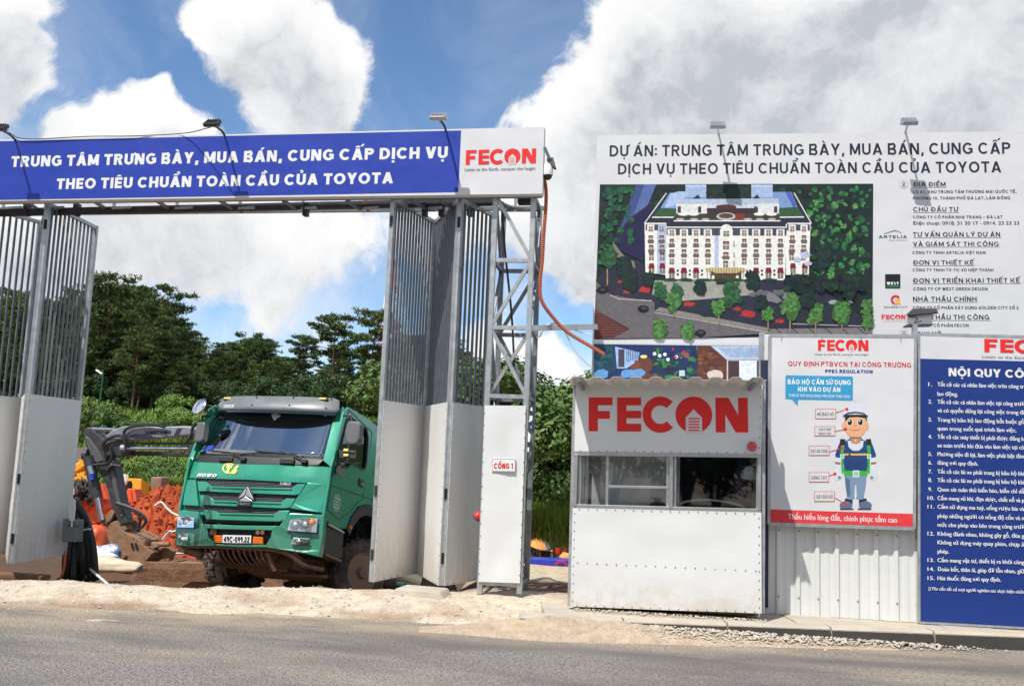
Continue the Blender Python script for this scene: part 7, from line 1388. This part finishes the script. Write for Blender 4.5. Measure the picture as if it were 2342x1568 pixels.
b = MB().use('blue'); flat(b, [(60, 795), (1120, 830), (1120, 1010), (60, 910)], ZM, YU-3, 1.2); bt_ = b.build('blue_trough', bevel=.03); tag(bt_, 'long blue steel trough across the far slot beside the booth', 'trough')
b = MB().use('red'); flat(b, [(60, 915), (700, 960), (690, 990), (60, 965)], ZM, YU-3.8, .3); tag(b.build('pipe', bevel=.04), 'red pipe lying along the foot of the blue trough', 'pipe')
b = MB().use('rim'); flat(b, [(60, 960), (1120, 1010), (1120, 1060), (60, 1030)], ZM, YU-4.2, .4); tag(b.build('timber', bevel=.02), 'rust brown beam below the blue trough', 'beam')
b = MB().use('red')
for r in (1, .86, .74): b.tube(bez([atY(*ZM(865+130*r*math.cos(a*.314-.15), 990-140*r*math.sin(a*.314)), YU-3.75) for a in range(11)], 24), .018, 6)
tag(b.build('hose_coil'), 'purple red hose loops hanging on the blue trough', 'hose')
# ------------------------------------------------------------------ trees, shrubs, grass
def tuft(b, c, up, r, n, w, rnd):
    for _ in range(n):
        d = (up+V((rnd.gauss(0, .75), rnd.gauss(0, .75), rnd.gauss(.1, .5)))).normalized(); s_ = d.cross(V((rnd.gauss(0, 1), rnd.gauss(0, 1), rnd.gauss(0, 1)))).normalized()*w*rnd.uniform(.7, 1.3)
        q = c+d*r*rnd.uniform(.7, 1.25); i = len(b.v); b.v += [c-s_*.4, c+s_*.4, q+s_*.5, q-s_*.5]; b.f.append([i, i+1, i+2, i+3]); b.m.append(b.mi); b.c.append(b.col)
def pine_mesh(seed, h=12., style='full'):
    rnd = random.Random(seed); t = MB().use('bark'); cr = MB().use('needles' if seed % 2 else 'needles_b')
    lean = V((rnd.uniform(-.06, .06), rnd.uniform(-.05, .05), 1)); tr_ = []
    for i in range(9): k = i/8; tr_.append(V((lean.x*h*k+.12*math.sin(k*5+seed), lean.y*h*k+.12*math.cos(k*4+seed), h*k*.97)))
    t.tube(tr_, [.19*(1-k/8*.85)*h/12 for k in range(9)], 8); at = lambda k: tr_[min(7, int(k*8))].lerp(tr_[min(7, int(k*8))+1], k*8-min(7, int(k*8)))
    c0 = {'full': .30, 'umbrella': .62, 'layer': .42}[style]; nb = {'full': 44, 'umbrella': 15, 'layer': 24}[style]
    for i in range(nb):
        k = c0+(1-c0)*((i+rnd.random()*.8)/nb); f = (k-c0)/(1-c0); az = i*2.4+rnd.uniform(-.5, .5)
        L_ = h*{'full': .25*(1-.55*f)+.03, 'umbrella': .24*(1-.45*f), 'layer': .27*(1-.5*abs(f-.45))}[style]*rnd.uniform(.6, 1.15); p = at(k); rise = .12+.3*f
        d = V((math.cos(az), math.sin(az), rise)); q = p+d*L_; mid = p.lerp(q, .5)+V((0, 0, -.06*L_)); t.tube([p, mid, q], [.055*(1-f*.5)*h/12, .04*h/12, .015], 5, False)
        for s_ in range({'full': 4, 'umbrella': 5, 'layer': 4}[style]):
            cc = p.lerp(q, .45+.6*rnd.random())+V((rnd.gauss(0, .3), rnd.gauss(0, .3), rnd.gauss(.1, .12)))*h/12; pr_ = h*.058*rnd.uniform(.7, 1.3)
            for _ in range(17 if style == 'full' else 22):
                o = V((rnd.gauss(0, 1), rnd.gauss(0, 1), rnd.gauss(0, .42))); o = o.normalized()*rnd.random()**.4*pr_; o.z *= .5; tuft(cr, cc+o, V((o.x*.5, o.y*.5, .9)), .34*h/12, 4, .075*h/12, rnd)
    return t, cr
def leafy_mesh(seed, h=5., w=4., m='leaves', nl=5200, sz=.16, trunk=True):
    rnd = random.Random(seed); t = MB().use('bark'); cr = MB().use(m)
    if trunk:
        for i in range(5): a = i*1.26+seed; t.tube([V((0, 0, 0)), V((.1*w*math.cos(a), .1*w*math.sin(a), h*.35)), V((.28*w*math.cos(a), .28*w*math.sin(a), h*.7))], [.03*h/1.4, .02*h/1.4, .008*h], 6, False)
    lob = [V((rnd.gauss(0, .24)*w, rnd.gauss(0, .24)*w, h*(.3+.6*rnd.random()**.8))) for _ in range(26)]; rad = [rnd.uniform(.1, .2)*w for _ in lob]
    for _ in range(nl):
        i = rnd.randrange(len(lob)); o = V((rnd.gauss(0, 1), rnd.gauss(0, 1), rnd.gauss(0, 1))).normalized(); c = lob[i]+V((o.x, o.y, o.z*.8))*rad[i]*rnd.uniform(.65, 1.12)
        if c.z < .1: c.z = abs(c.z)+.1
        n_ = (o+V((rnd.gauss(0, .5), rnd.gauss(0, .5), .3+rnd.gauss(0, .5)))).normalized(); a = n_.orthogonal().normalized(); e = n_.cross(a); th = rnd.random()*6.3; a, e = a*math.cos(th)+e*math.sin(th), e*math.cos(th)-a*math.sin(th); s_ = sz*rnd.uniform(.6, 1.3)
        k = len(cr.v); cr.v += [c-a*s_, c+e*s_*.55, c+a*s_, c-e*s_*.55]; cr.f.append([k, k+1, k+2, k+3]); cr.m.append(cr.mi); cr.c.append(cr.col)
    return t, cr
def make(name, meshes, label, cat, group, far=True):
    t = thing(name, label, cat, (0, 0, 0), 0, group); tk, cr = meshes
    if tk.v: tk.build('trunk', t, local=True, smooth=True)
    cr.build('crown', t, local=True); return t
used = {}
def plant(proto, u, vtop, Y, h0, label=None, group=None, rot=None, zb=None, wide=1):
    p = atY(u, 1040, Y); zt_ = atY(u, vtop, Y).z; p = V((atY(u, vtop, Y).x, Y, 0)); p.z = ground_h(p.x, Y)-.1 if zb is None else zb; o = proto if proto.name not in used else copy_tree(proto); used[proto.name] = 1
    s_ = (zt_-p.z)/h0; o.location = p; o.rotation_euler = (0, 0, random.uniform(0, 6.3) if rot is None else rot); o.scale = (s_*wide, s_*wide, s_)
    if label: o['label'] = label
    if group: o['group'] = group
    return o
WOOD = 'pines of the wood behind the site'; wl = 'dark pine standing in the dense wood behind the site'
PF = [make('pine_tree', pine_mesh(i, 12, 'full'), wl, 'tree', WOOD) for i in (1, 2, 3, 4)]
PLy = [make('pine_tree', pine_mesh(i, 12, 'layer'), wl, 'tree', WOOD) for i in (11, 12)]
PU = [make('pine_tree', pine_mesh(i, 12, 'umbrella'), wl, 'tree', WOOD) for i in (21, 22)]
SKY = [(-120, 660), (0, 690), (60, 665), (130, 690), (205, 672), (250, 648), (290, 660), (325, 700), (360, 680), (420, 735), (445, 765), (500, 768), (560, 752), (610, 765), (650, 790), (672, 832), (700, 815), (760, 812), (820, 800), (870, 790), (930, 755), (1000, 770), (1060, 800), (1100, 830), (1150, 860)]
rw = random.Random(21); k = 0
for Y, st, dv, u0 in ((104, 46, 6, -130), (94, 50, 22, -110), (86, 56, 55, -140), (80, 70, 105, -100)):
    u = u0
    while u < 1150:
        plant(PF[k % 4], u+rw.uniform(-12, 12), lerp_tab(SKY, u)+dv+rw.uniform(-6, 24), Y+rw.uniform(-2.5, 2.5), 12, wide=1.12); k += 1; u += st
plant(PF[0], 255, 643, 82, 12, 'tallest dark pine of the wood, just right of the left gate', WOOD); plant(PLy[0], 372, 668, 79, 12, 'pine with layered branches reaching right above the wood', WOOD, .6); plant(PLy[1], 320, 760, 76.5, 12, 'pine with bare reddish trunk before the wood, above the excavator', WOOD, 2.0)
plant(PU[0], 778, 726, 84, 12, 'flat topped pine on thin bare trunk, left of the pair above the truck', WOOD, .3, wide=1.1); plant(PU[1], 848, 718, 82, 12, 'flat topped pine half hidden by the folding gate above the truck', WOOD, 1.4, wide=1.1)
plant(PU[0], 700, 775, 90, 12, 'small flat topped pine standing out left of the pair above the truck', WOOD, 2.2)
BR = [make('broadleaf_tree', leafy_mesh(i, 6, 5.5, 'leaves', 15000, .105), 'leafy tree behind the gate tower', 'tree', 'leafy trees behind the gate tower') for i in (31, 32)]
for i, (u, v, Y) in enumerate(((1075, 806, 66), (1045, 812, 64), (1090, 818, 60), (1110, 822, 61), (1155, 850, 63), (1210, 885, 64), (1265, 872, 60), (1320, 838, 62), (1380, 830, 64), (1240, 950, 61), (1300, 930, 61.5), (1195, 960, 62), (1130, 930, 62))): plant(BR[i % 2], u, v, Y, 6.3, None if i else 'leafy tree behind the gate tower', None, wide=1.0+.1*(i % 3))
SH = [make('shrub', leafy_mesh(i, 2.4, 3.4, 'leaves' if i != 43 else 'reed', 6500, .085, False), 'green shrub on the bank below the pines', 'shrub', 'shrubs on the bank') for i in (41, 42, 43)]
for i, (u, v, Y) in enumerate(((150, 915, 72), (195, 905, 71), (235, 925, 70), (275, 950, 69), (400, 900, 75), (425, 935, 71), (380, 960, 72), (330, 962, 70), (60, 900, 71), (10, 910, 70), (470, 940, 70), (540, 940, 72), (620, 950, 72), (700, 950, 72), (780, 955, 72), (850, 950, 72), (330, 1040, 62), (375, 1050, 61), (400, 1062, 60), (300, 1050, 62), (250, 1010, 64))): plant(SH[(i*2) % 3 if i not in (4, 5, 8) else 2], u, v, Y, 2.6)
UB = [make('bush', leafy_mesh(i, 4, 5, 'dark_leaves', 9000, .11), 'bush with darkened leaves deepening the shade under the pines', 'bush', 'bushes under the pines') for i in (51, 52)]
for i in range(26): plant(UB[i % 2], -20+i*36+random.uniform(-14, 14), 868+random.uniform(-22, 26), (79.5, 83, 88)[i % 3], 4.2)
for i in range(26): o = copy_tree(UB[i % 2]); o.location = (-52+i*4.2, -20+random.uniform(-1.5, 1.5), -.1); o.rotation_euler = (0, 0, i*1.7); s_ = random.uniform(.9, 1.25); o.scale = (s_, s_, s_); o['label'] = 'unseen dark bush added across the road for window reflections'; o['group'] = 'hedge across the road'  # unseen hedge, added so the glass reflects something dark
OT = [make('reflected_tree', leafy_mesh(61, 8, 7, 'dark_leaves', 9000, .2), 'unseen tree added behind the viewer for dark window reflections', 'tree', 'trees added for reflections')]  # unseen row added behind the camera to darken reflections in the windows
for i in range(16):
    o = OT[0] if i == 0 else copy_tree(OT[0]); o.location = (-48+i*6.2, -27+random.uniform(-3, 3), -.1); o.scale = (1, 1, random.uniform(.9, 1.2)); o.rotation_euler = (0, 0, i*1.3)
def blades(name, m, spots, n, hr, wr, seed):
    rnd = random.Random(seed); b = MB().use(m)
    for _ in range(n):
        u, Y = spots(rnd); x = atY(u, 1100, Y).x; z = ground_h(x, Y)-.05; h = rnd.uniform(*hr); a = rnd.random()*6.3; w = wr*rnd.uniform(.6, 1.3); d = V((math.cos(a), math.sin(a), 0)); s_ = V((-d.y, d.x, 0))*w; p = V((x, Y, z)); m1 = p+V((0, 0, h*.6))+d*h*.12; q = p+V((0, 0, h*rnd.uniform(.75, 1)))+d*h*rnd.uniform(.3, .6)
        i = len(b.v); b.v += [p-s_, p+s_, m1+s_*.8, m1-s_*.8, q]; b.f += [[i, i+1, i+2, i+3], [i+3, i+2, i+4]]; b.m += [b.mi]*2; b.c += [b.col]*2
    return tag(b.build(name), kind='stuff')
blades('grass', 'reed', lambda r: (r.uniform(130, 900), r.uniform(58, 77)), 26000, (.5, 1.1), .045, 3)
blades('reeds', 'reed', lambda r: (r.uniform(1120, 1360), r.uniform(55.6, 57.2)), 13000, (2.2, 4.8), .05, 4)
blades('tall_grass', 'reed', lambda r: (r.uniform(330, 500), r.uniform(56.5, 60)), 7000, (1.0, 2.6), .06, 5)
# far lamp post and radio mast
p = atY(226, 930, 72); sl = thing('street_lamp', 'slender street lamp with a white head among the pines', 'street lamp', tuple(p)); q = atY(*ZJ(266, 725), 72); b = MB().use('green_in').tube([V((p.x, p.y, ground_h(p.x, 72))), q], [.09, .06], 8); b.build('pole', sl); b = MB().use('green_in').tube(bez([q, q+V((-.1, 0, .4)), atY(*ZJ(238, 703), 72)], 6), .05, 6); b.build('arm', sl); b = MB().use('white_paint').box(atY(*ZJ(240, 704), 72), (.7, .3, .14), Matrix.Rotation(R_(30), 3, 'Y')); b.build('lamp_head', sl, bevel=.04)
YT = 260.; ct = atY(893, 700, YT); zt_, zm_ = atY(893, 590, YT).z, atY(893, 800, YT).z; mast = thing('radio_mast', 'thin red and white lattice radio mast half hidden by the folding gate', 'mast', (ct.x, YT, 0)); wt = lambda z: .9+(zt_-z)/(zt_-zm_)*4.0; nseg = 14; zz_ = [zt_-(zt_-zm_)*1.6*i/nseg for i in range(nseg+1)]
for col, par in (('tower_red', 0), ('white_paint', 1)):
    b = MB().use(col)
    for i in range(nseg):
        if (i//3) % 2 != par: continue
        for sx, sy in ((-1, -1), (1, -1), (1, 1), (-1, 1)):
            f = lambda z, a, c: V((ct.x+a*wt(z)/2, YT+c*wt(z)/2, z)); b.beam(f(zz_[i], sx, sy), f(zz_[i+1], sx, sy), .28); b.beam(f(zz_[i], sx, sy), f(zz_[i+1], -sx if sy < 0 else sx, sy if sy < 0 else -sy), .14); b.beam(f(zz_[i], sx, sy), f(zz_[i], -sx, sy), .14)
    b.build('lattice', mast, label='red bands' if par == 0 else 'white bands')
b = MB().use('galv').cyl((ct.x, YT, zt_), (ct.x, YT, zt_+5), .1); b.box((ct.x-.9, YT, zt_+2), (.4, .3, 2.4)); b.box((ct.x-.6, YT, zt_+1), (1.4, .1, .1)); b.build('antenna', mast)
